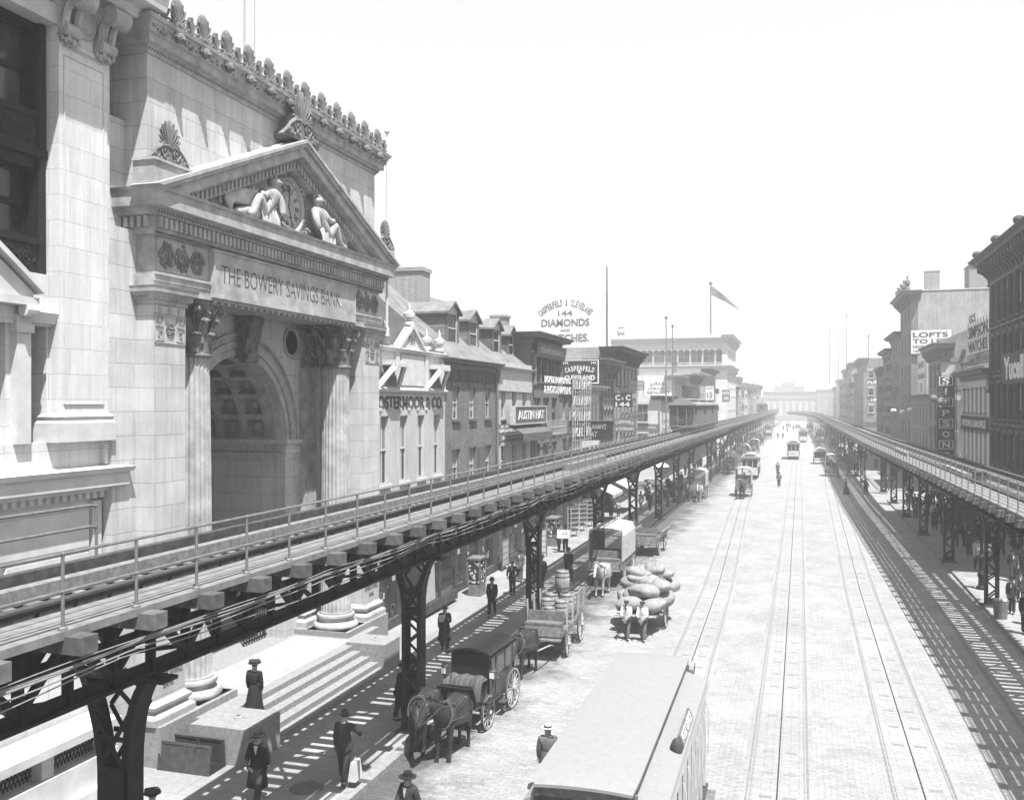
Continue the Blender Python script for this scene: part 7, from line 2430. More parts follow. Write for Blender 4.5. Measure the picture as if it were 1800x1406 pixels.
# elevated trains
def train(y0, n, label, xc=-10.95, L=8.4):
    r = thing('elevated_train', (xc, y0, 6.66), 0, label, 'train')
    W = 2.6
    for k in range(n):
        ya = k * (L + .5)
        m = MB()
        m.box(-W / 2, W / 2, ya + .9, ya + L - .3, .75, 1.75); m.box(-W / 2, W / 2, ya + .9, ya + L - .3, 2.55, 2.75)
        for sx in (-1, 1):
            for q in range(9): m.box(*sorted((sx * W / 2, sx * (W / 2 - .1))), ya + .9 + q * (L - 1.4) / 8, ya + 1.1 + q * (L - 1.4) / 8, 1.75, 2.55)
        m.box(-W / 2, -.45, ya + .9, ya + 1.0, 1.75, 2.55); m.box(.45, W / 2, ya + .9, ya + 1.0, 1.75, 2.55)
        b = m.build('car_body', M_TRAIN, r)
        m = MB(); m.box(-W / 2 + .05, W / 2 - .05, ya + 1.01, ya + L - .35, 1.75, 2.55); m.build('window', M_GLASS, b)
        m = MB(); m.prism([(-W / 2 - .12, 2.72), (-W / 2 - .05, 2.9), (-.75, 3.02), (-.75, 3.3), (0, 3.4), (.75, 3.3), (.75, 3.02), (W / 2 + .05, 2.9), (W / 2 + .12, 2.72)], 'y', ya, ya + L); m.mat(1)
        for q in range(8):
            for sx in (-1, 1): m.box(*sorted((sx * .75, sx * .77)), ya + .8 + q * .85, ya + 1.4 + q * .85, 3.06, 3.26)
        m.build('roof', [M_TRAMROOF, M_TRAMD], b)
        m = MB(); m.box(-W / 2, W / 2, ya + .05, ya + L, .6, .75)
        for x in (-1.2, -.42, .42, 1.2): m.box(x - .04, x + .04, ya + .1, ya + .18, .75, 2.8)
        for z in (1.2, 1.65):
            m.box(-1.2, -.42, ya + .11, ya + .15, z, z + .04); m.box(.42, 1.2, ya + .11, ya + .15, z, z + .04)
        for q in range(4): m.box(-1.15 + q * .2, -1.12 + q * .2, ya + .11, ya + .15, .75, 1.65); m.box(.5 + q * .2, .53 + q * .2, ya + .11, ya + .15, .75, 1.65)
        m.tube([(-.42, ya + .1, 1.5), (0, ya + .08, 1.25), (.42, ya + .1, 1.5)], .02, 4); m.tube([(-.42, ya + .1, 1.2), (0, ya + .08, .95), (.42, ya + .1, 1.2)], .02, 4)
        m.build('platform', M_TRAIN, b)
        m = MB(); m.box(-1.0, 1.0, ya + 1.2, ya + 3.2, .15, .6); m.box(-1.0, 1.0, ya + L - 3.2, ya + L - 1.2, .15, .6); m.box(-1.1, 1.1, ya + .2, ya + L, .4, .6)
        for y in (1.5, 2.9, L - 2.9, L - 1.5):
            for sx in (-.72, .72): m.lathe([(.38, -.05), (.4, 0), (.38, .05)], n=14, M=Matrix.Translation((sx, ya + y, .42)) @ Matrix.Rotation(PI / 2, 4, 'Y'))
        m.build('bogie', M_IRON, b)
    return r
train(91.5, 3, 'three car elevated train standing on the left railway')
train(285, 2, 'tiny hazy train far up the left railway', -10.95)

# ---------------- horses and carts ----------------
h1 = make_horse(M_HORSE, headdown=.75, turn=-.5); h2 = make_horse(M_HORSE, headdown=.25, turn=.3); h3 = make_horse(M_HORSEW, headdown=.35); h4 = make_horse(M_HORSEB, headdown=.2, turn=-.1)
def horse(proto, x, y, deg, label, z=0):
    c = place(proto, (x, y, z), R(deg), label, _first); tag(c, cat='horse'); return c
carriage((-9.45, 27.0, 0), R(177), 'black closed carriage with striped lap rug and brass lamps, nearest the camera')
horse(h2, -9.05, 23.9, 176, 'shiny dark bay horse on the street side of the black carriage team')
horse(h1, -9.95, 24.1, 184, 'dark horse nearest the kerb in the black carriage team, partly behind its mate')
wg = wagon('flat', (-9.2, 35.6, 0), R(181), 'wooden stake wagon loaded with barrels behind the black carriage', 3.9, 1.5, .92, .46, .66)
horse(h1, -9.3, 31.6, 172, 'dark horse with lowered head pulling the barrel wagon')
bs = [(-9.55, 35.9, .93, 1.0), (-8.95, 35.7, .93, 1.0), (-9.6, 36.7, .93, 1.05), (-8.95, 36.6, .93, 1.1), (-9.5, 37.3, .93, 1.0), (-9.0, 37.2, .93, 1.0), (-9.2, 36.9, 1.88, 1.0), (-9.3, 35.2, .93, .8)]
for i, b in enumerate(bs):
    barrel(b[:3], b[3], ['wooden barrel at the street side front of the wagon load', 'wooden barrel in the front row of the wagon load beside the street side wheel', 'large barrel on the kerb side in the middle of the wagon load', 'tallest barrel on the street side of the wagon load',
                         'rear barrel on the kerb side of the wagon load', 'rear barrel on the street side of the wagon load', 'barrel standing on top of the others on the wagon', 'small barrel right behind the wagon seat'][i])
v = wagon('van', (-9.75, 50.2, 0), R(180), 'covered van with pale canvas side and dark interior parked at the kerb', 4.2, 1.7, 1.0, .45, .6)
m = MB(); m.box(-.9, .9, -1.9, 1.7, 1.35 + 1.5, 1.36 + 1.57); 
m = MB(); m.box(-.95, -.90, -1.8, 1.6, .95, 2.8); m.build('dark_side_curtain', M_CANVD, v) if False else None
m = MB(); m.box(.80, .9, -1.9, 1.7, .95, 2.75); m.build('slatted_side', M_CANVD, v)
horse(h3, -9.45, 46.0, 178, 'white faced horse standing in front of the canvas van')
wagon('rack', (-9.2, 60.2, 0), R(178), 'open two-horse cart with flared rail sides behind the canvas van', 3.4, 1.4, .9, .45, .6)
horse(h4, -9.9, 56.6, 180, 'brown horse harnessed to the flared rail cart')
person(-10.0, 58.5, 1.05, 175, 'driver in dark coat and cap sitting on the flared rail cart', 'drive', 'sack', 'cap', 1, 1, 1.65, 4)
# handcart heaped with sacks, two men pushing the handle
hc = thing('handcart', (-6.35, 39.9, 0), R(180), 'big two-wheeled handcart heaped with sacks', 'cart')
m = MB(); m.box(-.75, .75, -1.9, 1.6, .75, .85); m.build('bed', M_WOOD, hc)
wheel(hc, -.88, -.2, .62, 14); wheel(hc, .88, -.2, .62, 14)
m = MB(); m.bar((-.9, -.2, .62), (.9, -.2, .62), .07, .07); m.build('axle', M_IRON2, hc)
m = MB(); m.tube([(-.6, 1.6, .8), (-.6, 2.5, 1.0)], .04, 6); m.tube([(.6, 1.6, .8), (.6, 2.5, 1.0)], .04, 6); m.tube([(-.85, 2.45, 1.0), (.85, 2.45, 1.0)], .035, 6); m.build('handle', M_WOODL, hc)
sk = [(-6.75, 39.0, 1.12, .55, .5, .32), (-5.9, 39.0, 1.12, .5, .5, .3), (-6.3, 39.4, 1.6, .6, .45, .33), (-6.9, 40.2, 1.2, .6, .6, .4), (-5.8, 40.2, 1.2, .55, .6, .4), (-6.35, 40.5, 1.75, .62, .6, .4), (-5.75, 40.1, 1.75, .4, .55, .3),
      (-6.9, 40.3, 1.8, .45, .5, .33), (-6.3, 41.3, 1.3, .8, .5, .4), (-6.5, 41.0, 2.15, .62, .45, .3), (-5.6, 41.3, 1.5, .5, .5, .35), (-6.9, 41.4, 2.0, .45, .4, .3)]
sl_ = ['flat sack low at the front left of the handcart load', 'flat sack low at the front right of the handcart load', 'wide sack just above the heads of the cart men', 'bulging sack low on the left side of the handcart', 'bulging sack low on the right side of the handcart', 'big round bundle in the middle of the handcart heap',
       'slumped sack hanging over the right edge of the heap', 'lumpy sack high on the left edge of the heap', 'broad sack at the back of the handcart', 'long sack lying on top of the heap', 'pale sack at the back right of the handcart', 'small sack at the back left, top of the heap']
rs = random.Random(31)
for i in range(14):
    sk.append((rs.uniform(-7.0, -5.7), 39.6 + i * .14, 1.2 + .95 * math.sin(i / 13 * PI) + rs.uniform(-.1, .25), rs.uniform(.28, .45), rs.uniform(.25, .4), rs.uniform(.2, .3))); sl_.append('small sack wedged between the bigger sacks of the handcart heap')
for i, s_ in enumerate(sk): sack(s_[:3], s_[3:], sl_[i], i + 3)
person(-6.7, 37.55, 0, 180, 'left of two men at the handcart bar, white shirt with dark waistcoat and cap', 'push', 'shirt', 'cap', 4, 2, 1.6, 1)
person(-6.05, 37.55, 0, 180, 'right of two men at the handcart bar, all in white shirt and cap', 'push', 'shirt', 'cap', 4, 2, 1.6, 4)
# farther wagons
wagon('hood', (-9.95, 96.6, 0), R(180), 'hooded two-horse wagon at the left kerb with a pale cover', 3.2, 1.7, .95, .45, .55, dark=False, pair=True)
horse(h3, -9.45, 92.8, 180, 'white horse in front of the hooded wagon at the left kerb'); horse(h4, -10.45, 92.8, 180, 'brown horse beside the white one at the left kerb')
wagon('hood', (-5.6, 100.0, 0), R(180), 'hooded single-horse wagon in the open street in front of the nearest streetcar', 2.8, 1.5, .95, .5, .6)
horse(h2, -5.6, 96.9, 180, 'dark horse pulling the hooded wagon in the open street')
person(-5.6, 100.8, 1.0, 180, 'pale-clad driver under the hood of the wagon in the open street', 'drive', 'sack', 'cap', 3, 2, 1.65)
W_ = wagon('round', (3.0, 157.6, 0), R(0), 'wagon with a rounded white canvas top carrying barrels, seen from behind', 3.6, 1.9, 1.0, .5, .6)
wagon('hood', (3.95, 131.0, 0), R(0), 'tall narrow delivery wagon with pale roof driving away, in front of the barrel wagon', 2.6, 1.5, .9, .5, .55)
person(3.9, 130.2, .95, 0, 'delivery driver seen from behind in the pale roofed wagon', 'drive', 'sack', 'cap', 2, 1, 1.65)
wagon('open', (6.9, 132.0, 0), R(0), 'open wagon with high plank sides beside the right railway columns', 3.2, 1.8, .9, .45, .55)
wagon('open', (6.0, 148.6, 0), R(0), 'dark cart with people on it, second wagon along the right railway columns', 2.8, 1.6, .9, .45, .55, dark=True)
for (x, y, lb) in ((5.7, 148.9, 'left of two people riding on the dark cart'), (6.4, 148.9, 'right of two people riding on the dark cart')):
    person(x, y, .95, 0, lb, 'drive', 'sack', 'cap', 1, 1, 1.6)
wagon('hood', (6.6, 201, 0), R(0), 'dark closed wagon under the bend of the right railway', 3.0, 1.7, .9, .45, .55, dark=True)
k = 0
for (kd, x, y, rz, dk, lb) in (('hood', -9.3, 132, 180, True, 'dark hooded wagon first in the parked row beyond the left railway bend'), ('open', -9.5, 140, 180, True, 'dark open wagon second in the parked row on the left kerb'),
        ('flat', -9.3, 150, 180, False, 'stake wagon third in the parked row on the left kerb'), ('hood', -9.6, 160, 180, True, 'dark wagon fourth in the parked row on the left kerb'), ('round', -9.3, 170, 180, False, 'round topped wagon fifth in the parked row on the left kerb'),
        ('hood', -8.2, 181, 180, False, 'cream wagon with a flat roof out in the street behind the nearest streetcar'), ('hood', -9.6, 192, 180, True, 'dark wagon sixth in the parked row on the left kerb'), ('open', -9.4, 205, 180, True, 'open wagon seventh in the parked row on the left kerb'),
        ('hood', -8.9, 222, 180, True, 'large dark wagon out from the left kerb, far up the street'), ('round', -9.6, 236, 180, False, 'round topped wagon far up the left kerb'), ('hood', -8.2, 262, 180, True, 'dark wagon beside the far left streetcar'),
        ('open', -9.5, 250, 180, True, 'far open wagon at the left kerb'), ('hood', -10, 330, 180, True, 'hazy wagon at the left kerb before the far bend'), ('hood', 6.9, 225, 0, True, 'dark wagon by the right columns, second from the bend'), ('open', 7.0, 214, 0, True, 'open wagon by the right columns under the bend'),
        ('hood', 5.0, 285, 0, False, 'pale wagon right of the far streetcars'), ('round', 6.9, 262, 0, True, 'hazy round topped wagon by the right columns'), ('hood', -4.6, 380, 0, True, 'hazy wagon in the middle of the far crossing'), ('hood', -1.0, 372, 180, False, 'pale hazy wagon in the far crossing'),
        ('open', 7.0, 178, 0, True, 'open wagon by the right columns behind the dark cart')):
    wagon(kd, (x, y, 0), R(rz), lb, 2.9, 1.6, .95, .45, .58, dark=dk, seat=True)
    if rz == 180 and y < 240: horse(h2 if dk else h4, x, y - 3.3, 180, lb.replace(' wagon', ' wagon horse', 1) if False else 'dark horse of the ' + ' '.join(lb.replace('wagon', 'wagon').split()[:9]))
# ---------------- people ----------------
P = person
P(-14.58, 22.95, .66, 5, 'woman in a flowered hat and dark dress climbing the bank steps', 'stand', 'dress', 'lady', 0, 0, 1.62)
P(-12.2, 19.35, .15, 188, 'man in wide-brimmed hat and open dark coat walking towards the camera by the hatch', 'walk', 'long', 'wide', 0, 1, 1.66)
cm = P(-10.75, 20.9, .15, 8, 'man in bowler hat and grey jacket carrying a white bundle along the kerb', 'carry', 'sack', 'bowler', 1, 1, 1.76)
m = MB(); m.box(-.07, .07, -.19, .19, -.48, -.02)
for v_i in range(8): m.v[v_i] = (m.v[v_i][0] * (1.5 if m.v[v_i][2] < -.3 else .7), m.v[v_i][1] * (1.05 if m.v[v_i][2] < -.3 else .9), m.v[v_i][2])
m.tube([(0, -.15, -.05), (0, 0, .06), (0, .15, -.05)], .008, 4); m.mat(1); m.box(-.115, .115, -.02, .02, -.49, -.01)
tag(m.build('white_bundle', [M_WHITE, M_TRIMM], None, False, (-10.42, 20.85, .80)), 'white tied bundle hanging from the hand of the man by the kerb', 'bundle')
P(-12.45, 15.9, .15, 20, 'person whose dark feathered hat just shows at the bottom left edge', 'stand', 'dress', 'lady', 0, 0, 1.55)
P(-11.35, 25.6, .15, -80, 'man in dark suit and cap leaning on the near iron column', 'lean', 'sack', 'cap', 0, 0, 1.66)
P(-11.0, 25.9, .15, 90, 'man in wide hat half hidden behind the near iron column', 'stand', 'sack', 'wide', 0, 0, 1.72)
cp = P(-12.9, 33.3, .15, 200, 'man in bowler and long dark overcoat holding white papers', 'paper', 'long', 'bowler', 1, 0, 1.68)
m = MB(); m.box(-.09, .09, -.02, .02, -.12, .12); m.box(-.07, .1, .021, .03, -.1, .14); tag(m.build('papers', M_WHITE, None, False, (-12.93, 33.02, 1.42), (.2, 0, .3)), 'white papers held by the man in the long overcoat', 'papers')
P(-13.0, 39.3, .15, 190, 'man in bowler hat, buttoned dark jacket, walking alone in the sun', 'walk2', 'sack', 'bowler', 0, 0, 1.70)
P(-13.5, 44.0, .15, 185, 'young man in cap with a white package under his arm, hand on hip', 'pocket', 'sack', 'cap', 1, 1, 1.62)
P(-14.1, 47.3, .15, 180, 'man in light grey suit and hat left of the second column', 'stand', 'sack', 'bowler', 2, 2, 1.68)
P(-13.5, 47.6, .15, 180, 'man in dark suit just left of the second column', 'stand', 'sack', 'wide', 1, 1, 1.68)
P(-12.5, 45.8, .15, 182, 'man in open dark jacket and white shirt right of the second column', 'walk', 'sack', 'bowler', 0, 0, 1.70)
P(-11.7, 48.2, .15, 0, 'broad man in black coat walking away beside the kerb near the canvas van', 'walk2', 'long', 'bowler', 0, 0, 1.76)
P(-14.75, 58.2, .15, 140, 'man in dark suit looking over the open newspaper', 'stand', 'sack', 'bowler', 1, 1, 1.66)
P(-14.2, 57.7, .15, 190, 'person in pale coat reading an open newspaper', 'read', 'sack', 'wide', 3, 1, 1.66)
m = MB(); m.prism([(-.42, 0), (0, .08), (.42, 0), (.42, .01), (0, .09), (-.42, .01)], 'z', -.28, .28); tag(m.build('newspaper', M_PAPER, None, False, (-14.2, 57.22, 1.36), (-.35, 0, .1)), 'large open newspaper held by the person in the pale coat', 'newspaper')
P(-14.9, 76.2, .15, 60, 'man in straw hat and brown jacket standing by the racks in the sun', 'stand', 'sack', 'straw', 2, 1, 1.66)
P(-14.45, 77.1, .15, 10, 'boy in a pale shirt seen from behind beside the straw hat man', 'stand', 'shirt', 'cap', 3, 1, 1.32, 3)
P(-13.5, 82.7, .15, 175, 'man in pale trousers and shirt sleeves on the left pavement', 'walk', 'shirt', 'wide', 3, 3, 1.64, 3)
P(-12.65, 82.4, .15, 0, 'man in dark jacket walking away, right of the shirt sleeved man', 'walk', 'sack', 'bowler', 1, 0, 1.68)
P(-12.1, 88.5, .15, 0, 'bulky man walking away past the fire hydrant', 'walk2', 'sack', 'bowler', 1, 0, 1.68)
P(-13.1, 108.8, .0, 0, 'man in dark suit crossing the left side street', 'stand', 'sack', 'bowler', 0, 0, 1.66)
P(-11.4, 93.9, .15, 180, 'man standing at the kerb beside the hooded two-horse wagon', 'stand', 'sack', 'bowler', 0, 0, 1.66)
P(-14.3, 92.5, .15, 180, 'woman in a light dress under the left railway near the side street', 'stand', 'dress', 'lady', 3, 3, 1.6)
P(-14.9, 95.0, .15, 20, 'woman in dark skirt and pale blouse near the left side street', 'stand', 'dress', 'wide', 3, 1, 1.6)
P(-2.35, 111.6, 0, 180, 'nearer of two men standing in the middle of the street', 'pocket', 'sack', 'wide', 2, 1, 1.66)
P(-2.9, 130.3, 0, 180, 'farther of two men standing in the middle of the street', 'stand', 'sack', 'bowler', 2, 1, 1.66)
P(4.57, 104.5, 0, 90, 'woman in a wide dark skirt crossing the tracks on the right', 'stand', 'dress', 'wide', 0, 0, 1.62)
P(6.6, 105.2, 0, -60, 'man in a long dark coat stepping off the right kerb', 'walk', 'long', 'wide', 0, 0, 1.66)
P(-5.85, 22.0, 0, 20, 'man in straw hat and grey jacket standing left of the foreground streetcar', 'stand', 'sack', 'straw', 2, 1, 1.7)
P(-8.0, 18.5, 0, 160, 'man in dark waistcoat and white shirt crossing at the bottom edge', 'walk', 'sack', 'wide', 1, 1, 1.66)
RP = [(9.0, 109, 180, 'walk', 'sack', 'bowler', 1, 1, 1.7, 'stout man near the corner past the sixth right column'), (8.9, 82, 170, 'walk2', 'sack', 'wide', 2, 1, 1.7, 'man in grey jacket behind the fourth right column'),
      (9.36, 79, 180, 'stand', 'sack', 'cap', 0, 0, 1.25, 'small boy in black walking under the right railway'), (9.95, 79.9, 180, 'walk', 'shirt', 'wide', 4, 1, 1.64, 'man in a white shirt beside the small boy'),
      (11.7, 94.3, 180, 'walk', 'sack', 'bowler', 0, 0, 1.6, 'man in black beyond the white shirted man'), (10.6, 81.6, 175, 'walk', 'sack', 'bowler', 0, 0, 1.74, 'man in black just right of the white shirted man'),
      (9.65, 67, 180, 'walk', 'sack', 'wide', 0, 0, 1.68, 'left of two men in dark suits walking side by side on the right pavement'), (10.25, 67.2, 180, 'walk2', 'sack', 'bowler', 0, 0, 1.72, 'right of two men in dark suits walking side by side on the right pavement'),
      (11.2, 68, 0, 'stand', 'sack', 'bowler', 0, 0, 1.72, 'man in black with his back turned near the lamp post'), (9.5, 58, 180, 'walk', 'shirt', 'straw', 3, 1, 1.7, 'man in a pale jacket and straw hat beside the lamp post'),
      (11.8, 82, 180, 'stand', 'sack', 'wide', 0, 0, 1.6, 'dark figure in the shade by the shop fronts'), (11.8, 64, 185, 'walk', 'sack', 'wide', 0, 0, 1.64, 'man in black passing the green cart on the right pavement'),
      (10.7, 55, 180, 'walk2', 'sack', 'wide', 1, 1, 1.68, 'stocky man in dark jacket near the right edge'), (9.9, 49.3, 175, 'walk', 'sack', 'cap', 1, 1, 1.45, 'youth walking behind the woman in white'),
      (9.3, 44.3, 180, 'stand', 'dress', 'lady', 4, 4, 1.62, 'woman in a white dress and white hat at the right edge'), (8.75, 42.5, 175, 'stand', 'sack', 'wide', 0, 0, 1.74, 'man in black suit and wide hat at the kerb, bottom right'),
      (9.0, 46.5, 150, 'stand', 'sack', 'wide', 1, 1, 1.6, 'dark figure behind the man at the bottom right kerb')]
for (x, y, fc_, po, co, ha, c1, c2, hh, lb) in RP: P(x, y, .15, fc_, lb, po, co, ha, c1, c2, hh)
rr = random.Random(77)
for i, (x, y) in enumerate(((10.9, 60.5), (12.2, 61.5), (9.6, 71.5), (10.4, 72.0), (11.9, 72.6), (12.6, 74), (9.5, 75.6), (10.2, 85.5), (11.4, 86.2), (9.4, 87.4), (12.5, 88), (10.8, 90), (9.3, 91.5), (12, 92.5), (9.9, 63.2), (12.9, 66), (13.0, 70.2))):
    P(x, y, .15, rr.choice((0, 175, 185)), 'dark-clothed walker in the shaded crowd on the right pavement', rr.choice(('walk', 'walk2', 'pocket')), rr.choice(('sack', 'sack', 'long')), rr.choice(('bowler', 'wide', 'cap')), rr.choice((0, 0, 1)), rr.choice((0, 1)), 1.66, group='shaded crowd on the right pavement')
rr = random.Random(8)
for i in range(96):
    side = i % 2
    y = 62 + i * 2.2 + rr.uniform(-2, 2) if side else 86 + i * 2.1 + rr.uniform(-2, 2)
    x = rr.uniform(9.3, 13.2) if side else rr.uniform(-15.3, -12.2)
    if side and 99 < y < 112 or (not side and 100 < y < 115): continue
    P(x, y, .15, rr.choice((0, 180, 175, 8)), 'distant pedestrian in dark clothes on the %s pavement' % ('right' if side else 'left'), rr.choice(('walk', 'walk2', 'stand', 'pocket', 'lean')), rr.choice(('sack', 'sack', 'long')), rr.choice(('bowler', 'wide')), rr.choice((0, 0, 1)), 0, 1.68, group='distant pedestrians on the %s pavement' % ('right' if side else 'left'))
for i, (x, y) in enumerate(((-5.9, 267), (-4.6, 268), (-8.7, 312), (-5.9, 354), (-4.2, 330), (-2.5, 352))):
    P(x, y, 0, rr.choice((0, 180)), 'tiny distant figure walking in the roadway', 'walk', 'sack', 'bowler', 0, 0, 1.68, group='tiny figures in the far roadway')

# ---------------- pavement furniture ----------------
def case(loc, label, w_=.9, d=.6, rz=0):
    r = thing('display_case', loc, rz, label, 'display case')
    m = MB(); m.box(-d / 2, d / 2, -w_ / 2, w_ / 2, 0, .55); m.box(-d / 2 - .05, d / 2 + .05, -w_ / 2 - .05, w_ / 2 + .05, 0, .1); m.box(-d / 2 - .05, d / 2 + .05, -w_ / 2 - .05, w_ / 2 + .05, 1.75, 1.85)
    for sx in (-1, 1):
        for sy in (-1, 1): m.box(sx * d / 2 - .03, sx * d / 2 + .03, sy * w_ / 2 - .03, sy * w_ / 2 + .03, .55, 1.75)
    m.build('cabinet', M_TRIMM, r)
    m = MB(); m.box(-d / 2 + .02, d / 2 - .02, -w_ / 2 + .02, w_ / 2 - .02, .55, 1.75); m.build('glass', M_GLASS, r)
    m = MB(); q = random.Random(3)
    for k in range(34):
        y = q.uniform(-w_ / 2 + .08, w_ / 2 - .08); z = q.uniform(.62, 1.68); s_ = q.uniform(.02, .06)
        m.ball((d / 2 - .0, y, z), (.015, s_, s_), 6, 4); m.ball((q.uniform(-d / 2 + .05, d / 2 - .05), -w_ / 2 + .0, z), (s_, .015, s_), 6, 4)
    m.build('watches', M_WHITE, r)
    return r
case((-15.2, 43.6, .15), 'glass display case full of round watches by the shop door')
def aframe(loc, rz, label, w_=1.1, h_=1.7):
    r = thing('notice_board', loc, rz, label, 'notice board')
    m = MB(); m.box(-.04, 0, -w_ / 2, w_ / 2, .2, h_)
    for sy in (-1, 1): m.bar((0, sy * w_ / 2, 0), (0, sy * w_ / 2, h_), .06, .06); m.bar((-.6, sy * w_ / 2, 0), (-.02, sy * w_ / 2, h_), .05, .05)
    m.build('board', M_TRIMM, r)
    m = MB()
    for i in range(3):
        for j in range(4): m.box(.002, .012, -w_ / 2 + .08 + i * w_ / 3.2, -w_ / 2 + .34 + i * w_ / 3.2, .3 + j * .34, .58 + j * .34)
    m.build('pasted_sheets', M_PAPER, r); return r
aframe((-15.3, 55.3, .15), -.9, 'leaning notice board covered with white sheets right of the second column')
aframe((-15.9, 50.5, .15), 0, 'flat notice board of white sheets against the shop front')
def rack(loc, rz, label):
    r = thing('display_rack', loc, rz, label, 'rack')
    m = MB()
    for sy in (-.45, .45):
        for sx in (-.15, .15): m.bar((sx, sy, 0), (sx, sy, 2.1), .04, .04)
    m.build('frame', M_TRIML, r)
    for k in range(6):
        m = MB(); m.box(-.17, .17, -.45, .45, .35 + k * .32, .37 + k * .32); m.mat(1)
        for q in range(4): m.box(-.12, .12, -.38 + q * .2, -.24 + q * .2, .37 + k * .32, .52 + k * .32)
        m.build('shelf', [M_TRIML, M_CLOTH[2]], r)
rack((-15.3, 64.6, .15), -.5, 'tall shelf rack of goods left of the slanting awning'); rack((-15.4, 67.5, .15), -.5, 'shelf rack of dark goods in the middle of three'); rack((-15.4, 70.2, .15), -.5, 'shelf rack nearest the third column')
case((-15.7, 60.6, .15), 'low glass case of trinkets left of the shelf racks', 1.6, .7)
for (x, y, z, w_, lb, mt) in ((-16.0, 74.0, 3.4, 4.0, 'white slanting awning behind the third column', M_WHITE), (-16.0, 81.0, 3.3, 4.5, 'pale striped awning behind the fourth column', M_CANVAS)):
    m = MB(); m.prism([(0, 0), (2.1, -1.0), (2.13, -.96), (.03, .05)], 'y', -w_ / 2, w_ / 2); m.box(2.08, 2.13, -w_ / 2, w_ / 2, -1.22, -.96)
    tag(m.build('shop_awning', mt, None, loc=(x, y, z)), lb, 'awning')
r = thing('street_umbrella', (-15.9, 108.5, 0), 0, 'white market umbrella in the left side street', 'umbrella')
m = MB(); m.lathe([(1.6, 2.3), (1.1, 2.65), (.5, 2.85), (.02, 2.95), (.02, 2.9), (1.1, 2.6), (1.58, 2.28)], n=10, caps=False); m.build('canopy', M_WHITE, r); m = MB(); m.tube([(0, 0, 0), (0, 0, 3.0)], .03, 6); m.build('pole', M_WOOD, r)
m = MB(); m.box(-1, 1, -.6, .6, 0, .9)
r = thing('street_stall', (-16.0, 106.6, 0), 0, 'small street stall under the white market umbrella', 'stall'); m = MB(); m.box(-1, 1, -.5, .5, .8, .86)
for sx in (-.9, .9):
    for sy in (-.4, .4): m.box(sx - .04, sx + .04, sy - .04, sy + .04, 0, .8)
m.build('table', M_WOOD, r); m = MB(); q = random.Random(5)
for k in range(30): m.ball((q.uniform(-.9, .9), q.uniform(-.4, .4), .92 + q.random() * .1), .1, 6, 4)
m.build('goods', M_CLOTH[3], r)
m = MB(); m.lathe([(.2, 0), (.2, .08), (.12, .1), (.12, .5), (.17, .54), (.17, .62), (.13, .66), (.13, .78), (.05, .88), (.04, .95)], n=12)
for a in (0, PI): m.lathe([(.06, .1), (.06, .2)], n=8, M=Matrix.Translation((0, 0, .45)) @ Matrix.Rotation(a, 4, 'Z') @ Matrix.Rotation(PI / 2, 4, 'Y'))
tag(m.build('fire_hydrant', M_IRON2, None, False, (-11.6, 86.3, .15)), 'stubby iron fire hydrant on the left kerb', 'fire hydrant')
r = thing('lamp_post', (8.75, 52.3, .15), 0, 'iron lamp post with a street sign plate beside the nearest right columns', 'lamp post')
m = MB(); m.lathe([(.26, 0), (.26, .12), (.16, .2), (.15, .6), (.2, .66), (.2, .78), (.1, .95), (.09, 1.4), (.2, 1.5), (.2, 1.66), (.09, 1.8), (.08, 2.6)], n=12); m.tube([(0, 0, 2.6), (0, 0, 4.6)], .07, 8); m.build('post', M_IRON, r)
m = MB(); m.box(-.45, .45, -.03, .03, 1.95, 2.35); m.mat(1)
for k in range(3): m.box(-.38, .38, -.036, -.031, 2.02 + k * .11, 2.05 + k * .11)
m.build('sign_plate', [M_TRIMM, M_SIGNW], r)
m = MB(); m.lathe([(.26, 0), (.33, .78), (.34, .80), (.30, .80), (.24, .1), (.001, .1)], n=16); m.mat(1); q = random.Random(2)
for k in range(16): m.ball((q.uniform(-.2, .2), q.uniform(-.2, .2), .72 + q.random() * .1), (.09, .08, .05), 6, 4)
tag(m.build('refuse_can', [M_TRIMM, M_PAPER], None, False, (8.35, 45.4, .15)), 'round metal refuse can full of paper at the foot of the nearest right column', 'refuse can')
r = thing('vendor_cart', (12.3, 57.5, .15), 0, 'dark box shaped vendor cart under the shops at the right edge', 'cart')
m = MB(); m.box(-.8, .8, -1.1, 1.1, .35, 1.15); m.box(-.9, .9, -1.2, 1.2, 1.15, 1.2); m.build('box', M_TRIMD, r)
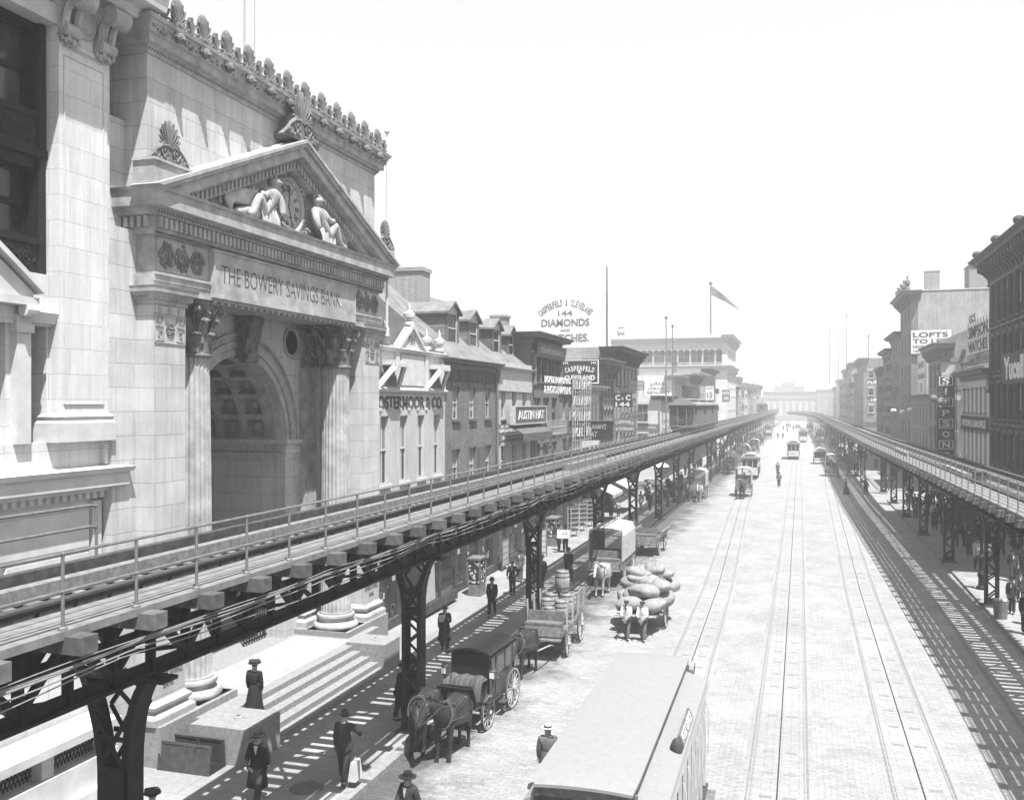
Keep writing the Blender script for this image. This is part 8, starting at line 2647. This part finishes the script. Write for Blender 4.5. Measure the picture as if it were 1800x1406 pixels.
for sx in (-1, 1): wheel(r, sx * .9, 0, .4, 10)
r = thing('pavement_kiosk', (11.5, 76, .15), 0, 'dark railway stair kiosk on the right pavement', 'kiosk')
m = MB(); m.box(-.9, .9, -2, 2, 0, 2.4); m.prism([(-1.1, 2.4), (1.1, 2.4), (0, 2.9)], 'y', -2.2, 2.2); m.build('body', M_TRIMD, r)
m = MB()
for k in range(4): m.box(-.91, -.9, -1.7 + k * .9, -1.1 + k * .9, 1.1, 2.1)
m.build('window', M_GLASS, r)
# tool boxes and timber lying on the right railway deck
for (x, y, w_, l_, lb) in ((7.6, 46, .5, .5, 'small dark tool box on the right railway deck'),):
    m = MB(); m.box(-w_ / 2, w_ / 2, -l_ / 2, l_ / 2, 0, .5); m.box(-w_ / 2 - .03, w_ / 2 + .03, -l_ / 2 - .03, l_ / 2 + .03, .5, .55); tag(m.build('tool_box', M_TRIMD, None, loc=(x, y, 5.95)), lb, 'tool box')
for (x, y, l_, lb) in ((7.5, 52, 7, 'long timber baulk lying on the right railway deck near the tool box'), (6.9, 72, 8, 'long timber baulk farther along the right railway deck')):
    m = MB(); m.box(-.14, .14, -l_ / 2, l_ / 2, 0, .28); tag(m.build('timber_baulk', M_TIE, None, loc=(x, y, 5.95)), lb, 'timber')
m = MB(); m.box(-.14, .14, -4, 4, 0, .28); tag(m.build('timber_baulk', M_PLANK, None, loc=(-9.75, 44, 6.575)), 'pale timber baulk lying on the left railway walkway', 'timber')

# ---------------- haze ----------------
hz = MB(); hz.box(-130, 130, -45, 680, -1.2, 46)
hm = bpy.data.materials.new('haze'); hm.use_nodes = True; nt = hm.node_tree
nt.nodes.remove(nt.nodes['Principled BSDF'])
pv = nt.nodes.new('ShaderNodeVolumePrincipled')
pv.inputs['Color'].default_value = (1, 1, 1, 1)
pv.inputs['Density'].default_value = 0.0009
pv.inputs['Anisotropy'].default_value = 0.0
nt.links.new(pv.outputs[0], nt.nodes['Material Output'].inputs['Volume'])
tag(hz.build('haze', hm), kind='stuff')
